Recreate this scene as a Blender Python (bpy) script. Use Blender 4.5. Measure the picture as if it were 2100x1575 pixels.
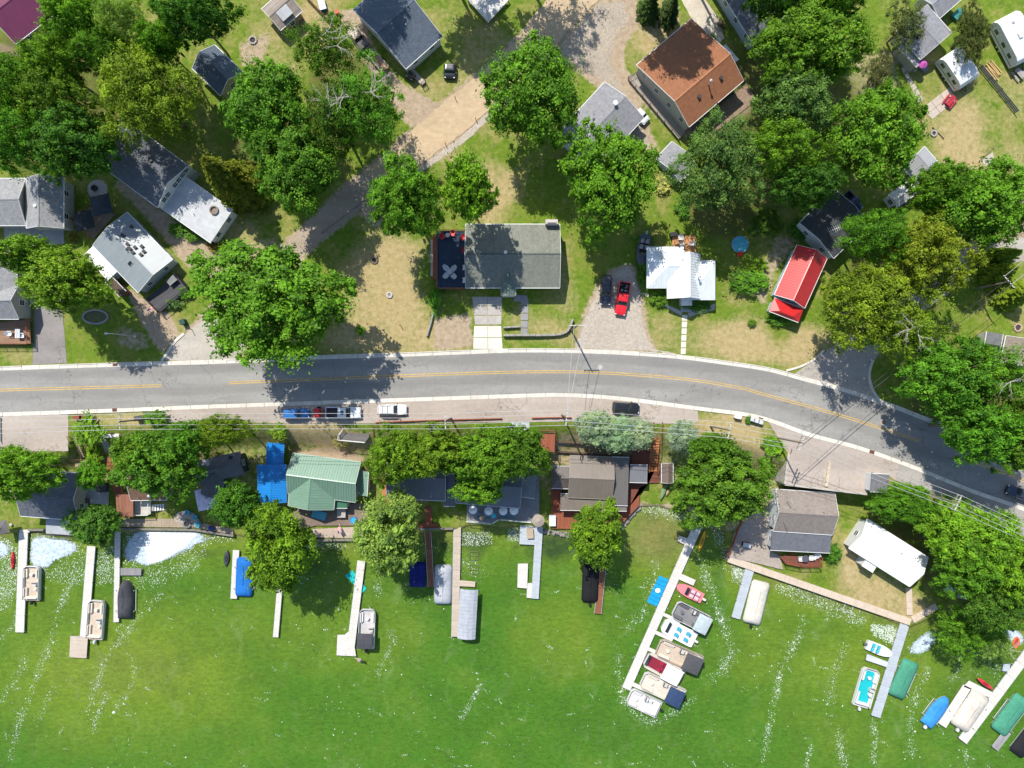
import bpy, bmesh, math, random
import numpy as np
from mathutils import Vector, Matrix, Euler

sc = bpy.context.scene
for o in list(bpy.data.objects):
    bpy.data.objects.remove(o)
col = sc.collection

# ---------------------------------------------------------------- camera, sky, sun, exposure
HC = 116.0          # drone height above the road, metres
SP = 0.083          # metres per photo pixel (2100 wide) at road level
cam_d = bpy.data.cameras.new('camera')
cam_d.sensor_width = 36.0
cam_d.lens = 36.0 * HC / (2100 * SP)
cam_d.clip_start = 1.0
cam_d.clip_end = 3000.0
cam = bpy.data.objects.new('camera', cam_d)
cam.location = (0, 0, HC)
col.objects.link(cam)
sc.camera = cam

SUN_EL = math.radians(53.0)
SHX, SHY = 0.45, -0.893          # direction in which shadows fall on the ground
world = bpy.data.worlds.new('World')
sc.world = world
world.use_nodes = True
wn = world.node_tree
bg = wn.nodes['Background']
sky = wn.nodes.new('ShaderNodeTexSky')
sky.sky_type = 'NISHITA'
sky.sun_disc = False
sky.sun_elevation = SUN_EL
sky.sun_rotation = math.atan2(-SHX, -SHY)
sky.air_density = 1.0
sky.dust_density = 0.6
wn.links.new(sky.outputs[0], bg.inputs[0])
bg.inputs[1].default_value = 0.145

sun_d = bpy.data.lights.new('sun', 'SUN')
sun_d.energy = 4.6
sun_d.angle = math.radians(0.5)
sun_d.color = (1.0, 0.95, 0.86)
sun = bpy.data.objects.new('sun', sun_d)
ce = math.cos(SUN_EL)
sun.rotation_euler = Vector((SHX * ce, SHY * ce, -math.sin(SUN_EL))).to_track_quat('-Z', 'Y').to_euler()
sun.location = (-40, 80, 90)
col.objects.link(sun)

vs = sc.view_settings
vs.view_transform = 'Standard'
vs.look = 'None'
vs.exposure = 0.42
vs.gamma = 1.0
vs.use_curve_mapping = False

# ---------------------------------------------------------------- helpers
R = random.Random(11)
ZW = -5.0           # lake level

def P(px, py, z=0.0):
    k = SP * (HC - z) / HC
    return ((px - 1050.0) * k, (787.5 - py) * k, z)

def PX(px, py, z=0.0):
    return Vector(P(px, py, z))

class MB:
    def __init__(s):
        s.v = []; s.f = []
    def add(s, v, f):
        n = len(s.v)
        s.v.extend([tuple(q) for q in v])
        s.f.extend([tuple(i + n for i in q) for q in f])
        return s
    def box(s, x0, x1, y0, y1, z0, z1, M=None):
        v = [Vector(q) for q in ((x0,y0,z0),(x1,y0,z0),(x1,y1,z0),(x0,y1,z0),(x0,y0,z1),(x1,y0,z1),(x1,y1,z1),(x0,y1,z1))]
        if M is not None: v = [M @ q for q in v]
        return s.add(v, ((3,2,1,0),(4,5,6,7),(0,1,5,4),(1,2,6,5),(2,3,7,6),(3,0,4,7)))
    def cbox(s, cx, cy, sx, sy, z0, z1, a=0.0):
        M = Matrix.Translation((cx, cy, 0)) @ Matrix.Rotation(a, 4, 'Z')
        return s.box(-sx/2, sx/2, -sy/2, sy/2, z0, z1, M)
    def prism(s, pts, z0, z1):
        n = len(pts)
        ar = sum(pts[i][0]*pts[(i+1)%n][1]-pts[(i+1)%n][0]*pts[i][1] for i in range(n))
        if ar < 0: pts = list(pts)[::-1]
        v = [(p[0], p[1], z0) for p in pts] + [(p[0], p[1], z1) for p in pts]
        f = [tuple(range(n))[::-1], tuple(range(n, 2*n))]
        f += [(i, (i+1) % n, n + (i+1) % n, n + i) for i in range(n)]
        return s.add(v, f)
    def slab(s, poly, t):
        n = len(poly)
        v = [tuple(p) for p in poly] + [(p[0], p[1], p[2]-t) for p in poly]
        f = [tuple(range(n)), tuple(range(n, 2*n))[::-1]]
        f += [(n+i, n+(i+1) % n, (i+1) % n, i) for i in range(n)]
        return s.add(v, f)
    def tube(s, a, b, r, n=6, r2=None):
        a = Vector(a); b = Vector(b); d = b - a
        if d.length < 1e-6: return s
        q = d.to_track_quat('Z', 'Y'); r2 = r if r2 is None else r2
        v = []
        for k, (c, rr) in enumerate(((a, r), (b, r2))):
            for i in range(n):
                t = 2*math.pi*i/n
                v.append(c + q @ Vector((math.cos(t)*rr, math.sin(t)*rr, 0)))
        f = [(i, (i+1) % n, n+(i+1) % n, n+i) for i in range(n)]
        f += [tuple(range(n))[::-1], tuple(range(n, 2*n))]
        return s.add(v, f)
    def path(s, pts, r, n=6):
        for i in range(len(pts)-1): s.tube(pts[i], pts[i+1], r, n)
        return s
    def lathe(s, prof, n=12, c=(0,0,0), sx=1.0, sy=1.0):
        v = []; f = []
        for (r, z) in prof:
            for i in range(n):
                t = 2*math.pi*i/n
                v.append((c[0]+r*math.cos(t)*sx, c[1]+r*math.sin(t)*sy, c[2]+z))
        m = len(prof)
        for j in range(m-1):
            for i in range(n):
                f.append((j*n+i, j*n+(i+1) % n, (j+1)*n+(i+1) % n, (j+1)*n+i))
        f.append(tuple(range(n))[::-1]); f.append(tuple(range((m-1)*n, m*n)))
        return s.add(v, f)
    def loft(s, rings, cap=True):
        n = len(rings[0]); v = [p for r in rings for p in r]; f = []
        for j in range(len(rings)-1):
            for i in range(n):
                f.append((j*n+i, j*n+(i+1) % n, (j+1)*n+(i+1) % n, (j+1)*n+i))
        if cap:
            f.append(tuple(range(n))[::-1]); f.append(tuple(range((len(rings)-1)*n, len(rings)*n)))
        return s.add(v, f)
    def mesh(s, name):
        me = bpy.data.meshes.new(name)
        me.from_pydata(s.v, [], s.f); me.update()
        return me
    def build(s, name, mat, parent=None, loc=(0,0,0), rz=0.0, smooth=False, bevel=0.0, kind=None):
        me = s.mesh(name)
        if bevel or smooth:
            bm = bmesh.new(); bm.from_mesh(me)
            bmesh.ops.recalc_face_normals(bm, faces=bm.faces)
            if bevel:
                ed = [e for e in bm.edges if len(e.link_faces) == 2 and e.calc_face_angle(0) > 0.5]
                try: bmesh.ops.bevel(bm, geom=ed, offset=bevel, segments=2, affect='EDGES', profile=0.6, clamp_overlap=True)
                except Exception: pass
            bm.to_mesh(me); bm.free()
        if smooth:
            for p in me.polygons: p.use_smooth = True
        return link(name, me, mat, parent, loc, rz, kind)

def link(name, me, mat, parent=None, loc=(0,0,0), rz=0.0, kind=None):
    o = bpy.data.objects.new(name, me)
    if mat is not None and not me.materials: me.materials.append(mat)
    col.objects.link(o)
    o.location = loc; o.rotation_euler = (0, 0, rz)
    if parent is not None: o.parent = parent
    if kind: o['kind'] = kind
    return o

def tag(o, label, cat, group=None):
    o['label'] = label; o['category'] = cat
    if group: o['group'] = group
    return o

def thing(name, label, cat, loc=(0,0,0), rz=0.0, group=None):
    o = bpy.data.objects.new(name, None)
    o.empty_display_size = 0.3
    col.objects.link(o)
    o.location = loc; o.rotation_euler = (0, 0, rz)
    return tag(o, label, cat, group)

def struct(o):
    o['kind'] = 'structure'
    return o

def dens(pts, step, jit=0.0, rnd=R, closed=True):
    """subdivide an outline and jitter it a little so that edges are not ruler-straight"""
    out = []; n = len(pts)
    for i in range(n if closed else n-1):
        a = pts[i]; b = pts[(i+1) % n]
        m = max(1, int(math.hypot(b[0]-a[0], b[1]-a[1]) / step))
        for k in range(m):
            t = k/m
            out.append((a[0]+(b[0]-a[0])*t + (rnd.uniform(-jit, jit) if k else 0), a[1]+(b[1]-a[1])*t + (rnd.uniform(-jit, jit) if k else 0)))
    if not closed: out.append(pts[-1])
    return out

def smooth_line(pts, n=8):
    """Catmull-Rom"""
    out = []
    for i in range(len(pts)-1):
        p0 = pts[max(0, i-1)]; p1 = pts[i]; p2 = pts[i+1]; p3 = pts[min(len(pts)-1, i+2)]
        for k in range(n):
            t = k/n
            out.append(tuple(0.5*((2*p1[j])+(-p0[j]+p2[j])*t+(2*p0[j]-5*p1[j]+4*p2[j]-p3[j])*t*t+(-p0[j]+3*p1[j]-3*p2[j]+p3[j])*t**3) for j in range(2)))
    out.append(pts[-1])
    return out

# ---------------------------------------------------------------- procedural materials
MATS = {}
def hx(h):
    h = h.lstrip('#')
    c = [int(h[i:i+2], 16)/255 for i in (0, 2, 4)]
    return tuple(x/12.92 if x < 0.04045 else ((x+0.055)/1.055)**2.4 for x in c)

class NT:
    def __init__(s, name):
        s.m = bpy.data.materials.new(name); s.m.use_nodes = True
        s.t = s.m.node_tree; s.n = s.t.nodes; s.b = s.n['Principled BSDF']
        s.out = s.n['Material Output']
    def new(s, k, **kw):
        q = s.n.new(k)
        for a, b in kw.items(): setattr(q, a, b)
        return q
    def l(s, a, b): s.t.links.new(a, b)
    def coord(s, rand=True):
        tc = s.new('ShaderNodeTexCoord')
        if not rand: return tc.outputs['Object']
        oi = s.new('ShaderNodeObjectInfo')
        mu = s.new('ShaderNodeMath', operation='MULTIPLY'); mu.inputs[1].default_value = 37.0
        s.l(oi.outputs['Random'], mu.inputs[0])
        ad = s.new('ShaderNodeVectorMath', operation='ADD')
        s.l(tc.outputs['Object'], ad.inputs[0]); s.l(mu.outputs[0], ad.inputs[1])
        return ad.outputs[0]
    def noise(s, vec, scale, detail=5, rough=0.6, stretch=None):
        if stretch:
            mp = s.new('ShaderNodeMapping'); mp.inputs['Scale'].default_value = stretch
            s.l(vec, mp.inputs[0]); vec = mp.outputs[0]
        q = s.new('ShaderNodeTexNoise'); q.inputs['Scale'].default_value = scale
        q.inputs['Detail'].default_value = detail; q.inputs['Roughness'].default_value = rough
        s.l(vec, q.inputs['Vector'])
        return q.outputs['Fac']
    def ramp(s, fac, a, b, ca=(0,0,0), cb=(1,1,1)):
        q = s.new('ShaderNodeValToRGB'); e = q.color_ramp.elements
        e[0].position = a; e[1].position = b
        e[0].color = (*ca, 1); e[1].color = (*cb, 1)
        s.l(fac, q.inputs[0])
        return q.outputs[0]
    def mix(s, fac, a, b, blend='MIX'):
        q = s.new('ShaderNodeMix', data_type='RGBA', blend_type=blend)
        for inp, val in ((q.inputs[0], fac), (q.inputs[6], a), (q.inputs[7], b)):
            if hasattr(val, 'node'): s.l(val, inp)
            elif isinstance(val, (int, float)): inp.default_value = val
            else: inp.default_value = (*val, 1)
        return q.outputs[2]
    def math(s, op, a, b=0.0, clamp=False):
        q = s.new('ShaderNodeMath', operation=op, use_clamp=clamp)
        for inp, val in ((q.inputs[0], a), (q.inputs[1], b)):
            if hasattr(val, 'node'): s.l(val, inp)
            else: inp.default_value = val
        return q.outputs[0]
    def bump(s, h, strength=0.3, dist=0.05):
        q = s.new('ShaderNodeBump'); q.inputs['Strength'].default_value = strength
        q.inputs['Distance'].default_value = dist
        s.l(h, q.inputs['Height']); s.l(q.outputs[0], s.b.inputs['Normal'])
    def fin(s, colr, rough=0.8, metal=0.0, spec=0.3, coat=0.0):
        if hasattr(colr, 'node'): s.l(colr, s.b.inputs['Base Color'])
        else: s.b.inputs['Base Color'].default_value = (*colr, 1)
        s.b.inputs['Roughness'].default_value = rough
        s.b.inputs['Metallic'].default_value = metal
        s.b.inputs['Specular IOR Level'].default_value = spec
        s.b.inputs['Coat Weight'].default_value = coat
        return s.m

def mul(c, k): return tuple(min(1.0, x*k) for x in c)

def m_rough(c, var=0.3, scale=2.5, rough=0.85, bump=0.3, metal=0.0, spec=0.25, stain=0.35, stretch=None, coat=0.0):
    """mottled surface: fine grain, mid mottling and broad stains"""
    key = ('r', c, var, scale, rough, metal, stain, stretch, coat)
    if key in MATS: return MATS[key]
    q = NT('surface_%d' % len(MATS)); v = q.coord()
    f = q.noise(v, scale, 6, 0.65, stretch)
    base = q.mix(q.ramp(f, 0.3, 0.7), mul(c, 1-var), mul(c, 1+var))
    g = q.noise(v, scale*7, 3, 0.7, stretch)
    base = q.mix(0.35*min(1, var*3), base, q.ramp(g, 0.3, 0.7, (0.25,)*3, (0.8,)*3), 'OVERLAY')
    if stain:
        st = q.noise(v, 0.28, 4, 0.6)
        base = q.mix(q.ramp(st, 0.42, 0.72, (0,)*3, (stain,)*3), base, mul(c, 0.55))
    if bump: q.bump(g, bump, 0.03)
    MATS[key] = q.fin(base, rough, metal, spec, coat)
    return MATS[key]

def m_shingle(c, var=0.28, streak=0.3):
    key = ('s', c, var, streak)
    if key in MATS: return MATS[key]
    q = NT('shingle_%d' % len(MATS)); v = q.coord(False)
    br = q.new('ShaderNodeTexBrick'); br.offset = 0.5
    br.inputs['Scale'].default_value = 1.0; br.inputs['Brick Width'].default_value = 0.32
    br.inputs['Row Height'].default_value = 0.16; br.inputs['Mortar Size'].default_value = 0.012
    br.inputs['Color1'].default_value = (*mul(c, 1-var), 1); br.inputs['Color2'].default_value = (*mul(c, 1+var), 1)
    br.inputs['Mortar'].default_value = (*mul(c, 0.45), 1)
    q.l(v, br.inputs['Vector'])
    n = q.noise(v, 1.7, 6, 0.7)
    base = q.mix(0.55, br.outputs['Color'], q.ramp(n, 0.3, 0.72, mul(c, 0.72), mul(c, 1.3)))
    s1 = q.noise(v, 0.7, 4, 0.6, (1.6, 0.22, 1))
    base = q.mix(q.ramp(s1, 0.5, 0.75, (0,)*3, (streak,)*3), base, mul(c, 0.5))
    q.bump(br.outputs['Fac'], 0.4, 0.02)
    MATS[key] = q.fin(base, 0.9, 0, 0.2)
    return MATS[key]

def m_plank(c, w=0.14, var=0.25, gap=0.012, rough=0.75, length=3.4, wear=0.3, axis=0):
    key = ('p', c, w, var, gap, length, wear, axis)
    if key in MATS: return MATS[key]
    q = NT('planks_%d' % len(MATS)); v = q.coord(False)
    if axis:
        mp = q.new('ShaderNodeMapping'); mp.inputs['Rotation'].default_value = (0, 0, math.pi/2)
        q.l(v, mp.inputs[0]); v = mp.outputs[0]
    br = q.new('ShaderNodeTexBrick'); br.offset = 0.37
    br.inputs['Scale'].default_value = 1.0; br.inputs['Brick Width'].default_value = length
    br.inputs['Row Height'].default_value = w; br.inputs['Mortar Size'].default_value = gap
    br.inputs['Color1'].default_value = (*mul(c, 1-var), 1); br.inputs['Color2'].default_value = (*mul(c, 1+var), 1)
    br.inputs['Mortar'].default_value = (*mul(c, 0.3), 1)
    q.l(v, br.inputs['Vector'])
    n = q.noise(v, 2.0, 6, 0.7, (0.4, 3, 1))
    base = q.mix(0.35, br.outputs['Color'], q.ramp(n, 0.3, 0.7, mul(c, 0.7), mul(c, 1.35)))
    s1 = q.noise(v, 0.5, 4, 0.6)
    base = q.mix(q.ramp(s1, 0.45, 0.75, (0,)*3, (wear,)*3), base, mul(c, 0.55))
    q.bump(br.outputs['Fac'], 0.5, -0.02)
    MATS[key] = q.fin(base, rough, 0, 0.25)
    return MATS[key]

def m_paint(c, rough=0.35, metal=0.0, coat=0.0, var=0.06):
    return m_rough(c, var, 1.5, rough, 0.0, metal, 0.5, 0.0, None, coat)

GLASS = None
def m_glass():
    global GLASS
    if GLASS: return GLASS
    q = NT('window_glass')
    GLASS = q.fin((0.02, 0.028, 0.035), 0.06, 0.0, 0.7, 0.3)
    return GLASS

WHITE = m_paint((0.74, 0.74, 0.72), 0.5)
TRIM = m_paint((0.68, 0.69, 0.68), 0.55)
BLACK = m_paint((0.018, 0.018, 0.02), 0.5)
CHROME = m_rough((0.55, 0.56, 0.58), 0.15, 4, 0.35, 0.0, 0.9, 0.5, 0.0)
ALU = m_rough((0.62, 0.63, 0.64), 0.1, 2, 0.5, 0.05, 0.5, 0.4, 0.15)
GALV = m_rough((0.42, 0.43, 0.44), 0.2, 3, 0.55, 0.1, 0.5, 0.4, 0.2)
WOODGREY = m_rough((0.27, 0.23, 0.19), 0.35, 5, 0.85, 0.3)
RUBBER = m_rough((0.02, 0.02, 0.02), 0.3, 8, 0.9, 0.1, 0, 0.2, 0.0)
CONC = m_rough((0.47, 0.44, 0.39), 0.18, 1.6, 0.88, 0.3, 0, 0.2, 0.35)
STONE = m_rough((0.25, 0.23, 0.21), 0.4, 4, 0.9, 0.5)
# ================================================================ TERRAIN
TOPL = [(-400,930),(0,924),(138,924),(150,872),(330,868),(560,868),(760,868),(1040,866),(1180,862),(1400,868),(1480,884),(1545,905),(1600,935),(1830,1000),(1860,1002),(2100,1100),(2500,1260)]
BOTL = [(-400,990),(0,985),(140,968),(260,945),(400,935),(560,922),(760,945),(1040,928),(1180,935),(1380,955),(1480,960),(1540,975),(1600,985),(1830,1045),(1950,1095),(2100,1180),(2500,1340)]
SHORE = [(-400,1092),(0,1092),(55,1086),(240,1086),(470,1088),(500,1098),(640,1108),(740,1104),(860,1090),(935,1085),(960,1074),(1090,1078),(1170,1092),(1240,1085),(1285,1058),(1312,1036),(1350,1034),(1420,1060),(1484,1085),(1492,1152),(1700,1219),(1862,1284),(1925,1256),(1945,1290),(2000,1300),(2050,1285),(2100,1290),(2500,1400)]
def wl(L, z):
    w = [P(a, b, z) for a, b in L]
    return np.array([q[0] for q in w]), np.array([q[1] for q in w])
tx, ty = wl(TOPL, 0); bx_, by_ = wl(BOTL, -3.9); sx_, sy_ = wl(SHORE, ZW)
def sstep(t):
    t = np.clip(t, 0, 1); return t*t*(3-2*t)
def gz(x, y):
    x = np.asarray(x, float); y = np.asarray(y, float)
    T = np.interp(x, tx, ty); B = np.minimum(np.interp(x, bx_, by_), T-1.5); S_ = np.minimum(np.interp(x, sx_, sy_), B-1.0)
    z = np.where(y >= T, 0.0, -3.9*sstep((T-y)/(T-B)))
    z = np.where(y < B, -3.9-0.5*np.clip((B-y)/(B-S_), 0, 1), z)
    d = S_-y
    z = np.where(d > 0, -4.4-1.1*np.clip(d/0.7, 0, 1)-1.9*sstep(d/26.0), z)
    return z
def gzs(x, y): return float(gz(x, y))
def gpt(px, py, it=4):
    """world point on the terrain that the photo pixel shows"""
    z = 0.0
    for _ in range(it):
        x, y, _q = P(px, py, z); z = max(gzs(x, y), ZW)
    return Vector(P(px, py, z))

def grid_axis(a, b, step):
    fine = np.arange(a, b+step/2, step)
    g = [step]; acc = []
    d = 0; s = step
    while d < 900:
        s *= 1.35; d += s; acc.append(d)
    acc = np.array(acc)
    return np.concatenate([fine[0]-acc[::-1], fine, fine[-1]+acc])
STEP = 0.42
gx = grid_axis(-96, 96, STEP); gy = grid_axis(-50, 72, STEP)
XX, YY = np.meshgrid(gx, gy)
ZZ = gz(XX, YY)
rng = np.random.RandomState(5)
inland = np.exp(-np.abs(ZZ)*2)
ZZ = ZZ + 0.05*np.sin(XX*0.31+1)*np.cos(YY*0.27) * (ZZ > -0.02)*0.4
kk = HC/(HC-ZZ)/SP
PXg = XX*kk+1050; PYg = 787.5-YY*kk

def pip(poly):
    """points of the terrain grid inside a photo-space outline"""
    m = np.zeros(PXg.shape, bool); n = len(poly)
    bb = (PXg > min(p[0] for p in poly)-2) & (PXg < max(p[0] for p in poly)+2) & (PYg > min(p[1] for p in poly)-2) & (PYg < max(p[1] for p in poly)+2)
    ii = np.where(bb); x = PXg[ii]; y = PYg[ii]; r = np.zeros(x.shape, bool)
    j = n-1
    for i in range(n):
        xi, yi = poly[i]; xj, yj = poly[j]
        if yi != yj:
            c = ((yi > y) != (yj > y)) & (x < (xj-xi)*(y-yi)/(yj-yi)+xi)
            r ^= c
        j = i
    m[ii] = r
    return m.astype(float)
def ell(cx, cy, rx, ry):
    d = np.sqrt(((PXg-cx)/rx)**2+((PYg-cy)/ry)**2)
    return np.clip((1.25-d)/0.5, 0, 1)
def blur(m, k):
    for _ in range(k):
        m = m.copy()
        m[1:-1] = (m[:-2]+2*m[1:-1]+m[2:])/4
        m[:, 1:-1] = (m[:, :-2]+2*m[:, 1:-1]+m[:, 2:])/4
    return m

dry = 0.20*np.ones(PXg.shape)
for e, a in (((800,590,100,120),.85),((790,690,130,45),.85),((860,600,40,80),.6),((950,300,70,60),.75),((1010,400,60,70),.8),((900,280,60,40),.5),((960,250,50,30),.1),
             ((1165,560,25,90),.6),((1130,680,60,25),.6),((1560,700,150,50),.85),((1470,700,60,40),.6),((1360,690,45,60),.45),((1640,720,60,40),.8),((1990,290,80,90),.85),
             ((1930,240,60,50),.5),((2050,330,70,50),.6),((2080,200,50,60),.5),((1960,170,40,50),.6),((640,880,70,30),.95),((700,905,60,25),.9),((255,860,80,14),.9),((1490,880,80,40),.9),((1530,920,50,40),.85),
             ((960,170,30,90),.55),((900,60,60,60),.4),((1000,90,50,40),.55),((880,190,40,25),.6),((1050,110,60,40),.4),((1340,60,60,60),.75),((1320,120,40,40),.5),((560,90,50,60),.55),((650,50,50,60),.8),((590,140,30,20),.6),
             ((1745,1150,28,60),.85),((1790,1215,60,35),.9),((1850,1245,60,30),.85),((1700,1080,30,40),.5),((330,680,60,40),.5),((100,700,40,40),.2),((60,735,70,14),.5),((290,740,90,12),.75),((1070,655,30,30),.55),((1010,655,20,30),.5),
             ((520,520,60,40),.6),((490,470,50,30),.6),((2000,560,60,40),.45),((2050,640,70,70),.5),((1950,560,30,40),.8),((1890,110,40,60),.5),((930,700,40,20),.9),((1290,960,120,30),.5),((1440,960,40,30),.5)):
    dry = np.maximum(dry, a*ell(*e))
for e, a in (((880,570,22,60),.15),((985,300,60,30),.2),((1100,440,70,30),.1),((1250,530,80,80),.0),((2040,260,30,90),.35),((250,700,110,45),.0),((1960,660,120,90),.15),((1410,470,60,40),.0),((1600,660,30,50),.1),((1110,480,60,35),0.05)):
    w = ell(*e); dry = dry*(1-w)+a*w
dirt = np.zeros(PXg.shape)
for pl, a in (([(690,25),(735,15),(770,100),(800,145),(832,175),(905,215),(850,265),(826,248),(800,205),(760,150),(720,80)],1),
              ([(228,365),(285,380),(330,425),(400,485),(480,525),(500,570),(430,575),(380,545),(300,450),(240,390)],.8),
              ([(258,585),(300,612),(350,645),(372,690),(330,728),(312,700),(270,625)],.9),
              ([(890,650),(970,640),(972,716),(890,718)],.75),([(745,400),(800,395),(800,440),(770,470),(735,440)],.9),
              ([(1535,600),(1590,480),(1650,480),(1592,560),(1570,640)],.6),([(-60,70),(30,95),(60,130),(-60,140)],.8),
              ([(1185,580),(1250,560),(1330,580),(1330,715),(1180,715)],.0),([(590,925),(700,915),(752,940),(750,960),(600,950)],.9),
              ([(1285,150),(1320,160),(1420,265),(1400,292),(1300,200)],.7),([(1400,262),(1530,175),(1545,230),(1420,290)],.9),
              ([(1300,1030),(1440,1040),(1470,1085),(1290,1075)],.95),([(240,665),(300,680),(310,720),(240,715)],.6),([(1290,20),(1400,0),(1400,50),(1340,100),(1300,60)],.45),
              ([(480,505),(560,480),(590,520),(510,560)],.5),([(1960,490),(2110,470),(2110,520),(1970,540)],.9),([(1930,560),(1985,520),(2000,560),(1950,600)],.7),
              ([(1530,960),(1610,935),(1600,1010),(1530,1100),(1480,1090)],.5),([(1290,880),(1600,880),(1540,960),(1300,960)],.25),([(1190,880),(1330,890),(1310,1000),(1130,1000),(1130,900)],.6),
              ([(1130,110),(1180,50),(1235,-10),(1305,-10),(1312,50),(1285,90),(1280,130),(1300,160),(1330,255),(1355,310),(1310,312),(1240,195),(1185,150)],.85),([(1172,722),(1182,680),(1202,622),(1222,582),(1250,552),(1296,535),(1316,575),(1326,640),(1336,690),(1352,722)],.8),([(330,742),(345,708),(400,655),(445,605),(580,495),(716,365),(795,312),(880,330),(802,396),(745,432),(655,504),(590,566),(545,655),(490,742)],.8),([(735,352),(785,312),(846,256),(900,208),(995,132),(1055,76),(1140,-20),(1240,-10),(1140,102),(1040,206),(952,284),(876,340),(800,395)],.8),
              ([(1700,100),(1850,100),(1840,200),(1760,220)],.5),([(1740,1100),(1762,1190),(1745,1210),(1722,1120)],.35),([(30,500),(0,540),(0,480)],.7),([(485,90),(560,60),(540,130),(495,140)],.7),([(2065,415),(2110,400),(2110,470),(2050,480)],.8)):
    dirt = np.maximum(dirt, a*blur(pip(pl), 2))
bank = np.clip((-ZZ-.15)/.5, 0, 1)*np.clip((ZZ+4.35)/.3, 0, 1)
dirt = np.maximum(dirt, .42*bank*(PXg < 1700))
# bare littered soil below the tree clumps
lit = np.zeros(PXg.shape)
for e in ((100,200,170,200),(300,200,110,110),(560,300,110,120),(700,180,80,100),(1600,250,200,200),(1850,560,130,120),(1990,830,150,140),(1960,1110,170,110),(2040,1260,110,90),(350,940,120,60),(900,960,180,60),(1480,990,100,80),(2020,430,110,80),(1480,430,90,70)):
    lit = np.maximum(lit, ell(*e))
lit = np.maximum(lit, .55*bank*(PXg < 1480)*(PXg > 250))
# bank slope vegetation, lake bed
bed = np.clip((-4.45-ZZ)/0.9, 0, 1)
nv = XX.size
verts = np.stack([XX, YY, ZZ], -1).reshape(-1, 3)
ny, nx = XX.shape
ids = np.arange(nv).reshape(ny, nx)
quads = np.stack([ids[:-1,:-1], ids[:-1,1:], ids[1:,1:], ids[1:,:-1]], -1).reshape(-1, 4)
def np_mesh(name, verts, quads):
    me = bpy.data.meshes.new(name)
    k = quads.shape[1]
    me.vertices.add(len(verts)); me.vertices.foreach_set('co', np.ascontiguousarray(verts, np.float32).ravel())
    me.loops.add(len(quads)*k); me.loops.foreach_set('vertex_index', np.ascontiguousarray(quads, np.int32).ravel())
    me.polygons.add(len(quads)); me.polygons.foreach_set('loop_start', np.arange(len(quads), dtype=np.int32)*k)
    me.update(calc_edges=True)
    return me
me = np_mesh('ground', verts, quads)
at = me.color_attributes.new('zone', 'FLOAT_COLOR', 'POINT')
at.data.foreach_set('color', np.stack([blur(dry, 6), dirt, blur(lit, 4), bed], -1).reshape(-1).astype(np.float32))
me.polygons.foreach_set('use_smooth', np.ones(len(quads), bool))

q = NT('ground_soil_and_grass'); v = q.coord(False)
za = q.new('ShaderNodeAttribute', attribute_name='zone')
sep = q.new('ShaderNodeSeparateColor'); q.l(za.outputs['Color'], sep.inputs[0])
n1 = q.noise(v, 0.22, 5, 0.65); n2 = q.noise(v, 1.3, 6, 0.7); n3 = q.noise(v, 7.0, 4, 0.75); n4 = q.noise(v, 0.06, 3, 0.5)
green = q.mix(q.ramp(n2, 0.3, 0.7), (0.085, 0.150, 0.014), (0.160, 0.225, 0.026))
green = q.mix(q.ramp(n1, 0.45, 0.7), green, (0.20, 0.205, 0.045))
green = q.mix(q.ramp(q.noise(v, 0.75, 6, 0.72), 0.52, 0.66, (0,)*3, (0.75,)*3), green, (0.060, 0.120, 0.014))
tan = q.mix(q.ramp(n2, 0.3, 0.72), (0.29, 0.225, 0.10), (0.43, 0.345, 0.18))
dfac = q.math('ADD', sep.outputs[0], q.math('MULTIPLY', q.math('SUBTRACT', q.math('ADD', q.math('MULTIPLY', n1, 0.6), q.math('MULTIPLY', n2, 0.6)), 0.60), 1.5))
grass = q.mix(q.ramp(dfac, 0.18, 0.85), green, tan)
soil = q.mix(q.ramp(n2, 0.3, 0.7), (0.27, 0.20, 0.135), (0.44, 0.35, 0.25))
ff = q.math('ADD', sep.outputs[1], q.math('MULTIPLY', q.math('SUBTRACT', n2, 0.5), 1.2))
land = q.mix(q.ramp(ff, 0.35, 0.7), grass, soil)
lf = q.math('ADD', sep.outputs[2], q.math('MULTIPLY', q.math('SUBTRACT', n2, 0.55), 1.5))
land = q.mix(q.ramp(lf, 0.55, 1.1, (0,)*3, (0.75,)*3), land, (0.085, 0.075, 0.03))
grain = q.ramp(n3, 0.25, 0.75, (0.3,)*3, (0.72,)*3)
land = q.mix(0.6, land, grain, 'OVERLAY')
bedc = q.mix(q.ramp(n1, 0.35, 0.65), (0.10, 0.115, 0.02), (0.22, 0.20, 0.07))
base = q.mix(q.ramp(za.outputs['Alpha'], 0.05, 0.4), land, bedc)
q.bump(n3, 0.6, 0.08)
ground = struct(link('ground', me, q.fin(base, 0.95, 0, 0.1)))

# ================================================================ LAKE
lx = grid_axis(-96, 96, 1.2); ly = grid_axis(-72, -18, 1.2); ly = ly[ly < 0]
LX, LY = np.meshgrid(lx, ly)
kw = HC/(HC-ZW)/SP; LPX = LX*kw+1050; LPY = 787.5-LY*kw
dsh = np.clip(LPY-np.interp(LPX, [p[0] for p in SHORE], [p[1] for p in SHORE]), 0, 900)   # photo pixels out from the shore
shal = 0.85*np.exp(-dsh/55.0)
def lell(cx, cy, rx, ry): return np.clip(1.3-np.sqrt(((LPX-cx)/rx)**2+((LPY-cy)/ry)**2), 0, 1)
for e_, a_ in (((1350,1100,110,90),1.0),((1390,1190,90,60),.45),((250,1380,330,170),.50),((1800,1350,260,120),.42),((640,1300,260,120),.30),((1150,1300,130,130),.32),((1700,1500,160,80),.25),((80,1230,140,120),.38),((1560,1330,110,90),.3)):
    shal = np.maximum(shal, a_*lell(*e_))
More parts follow.
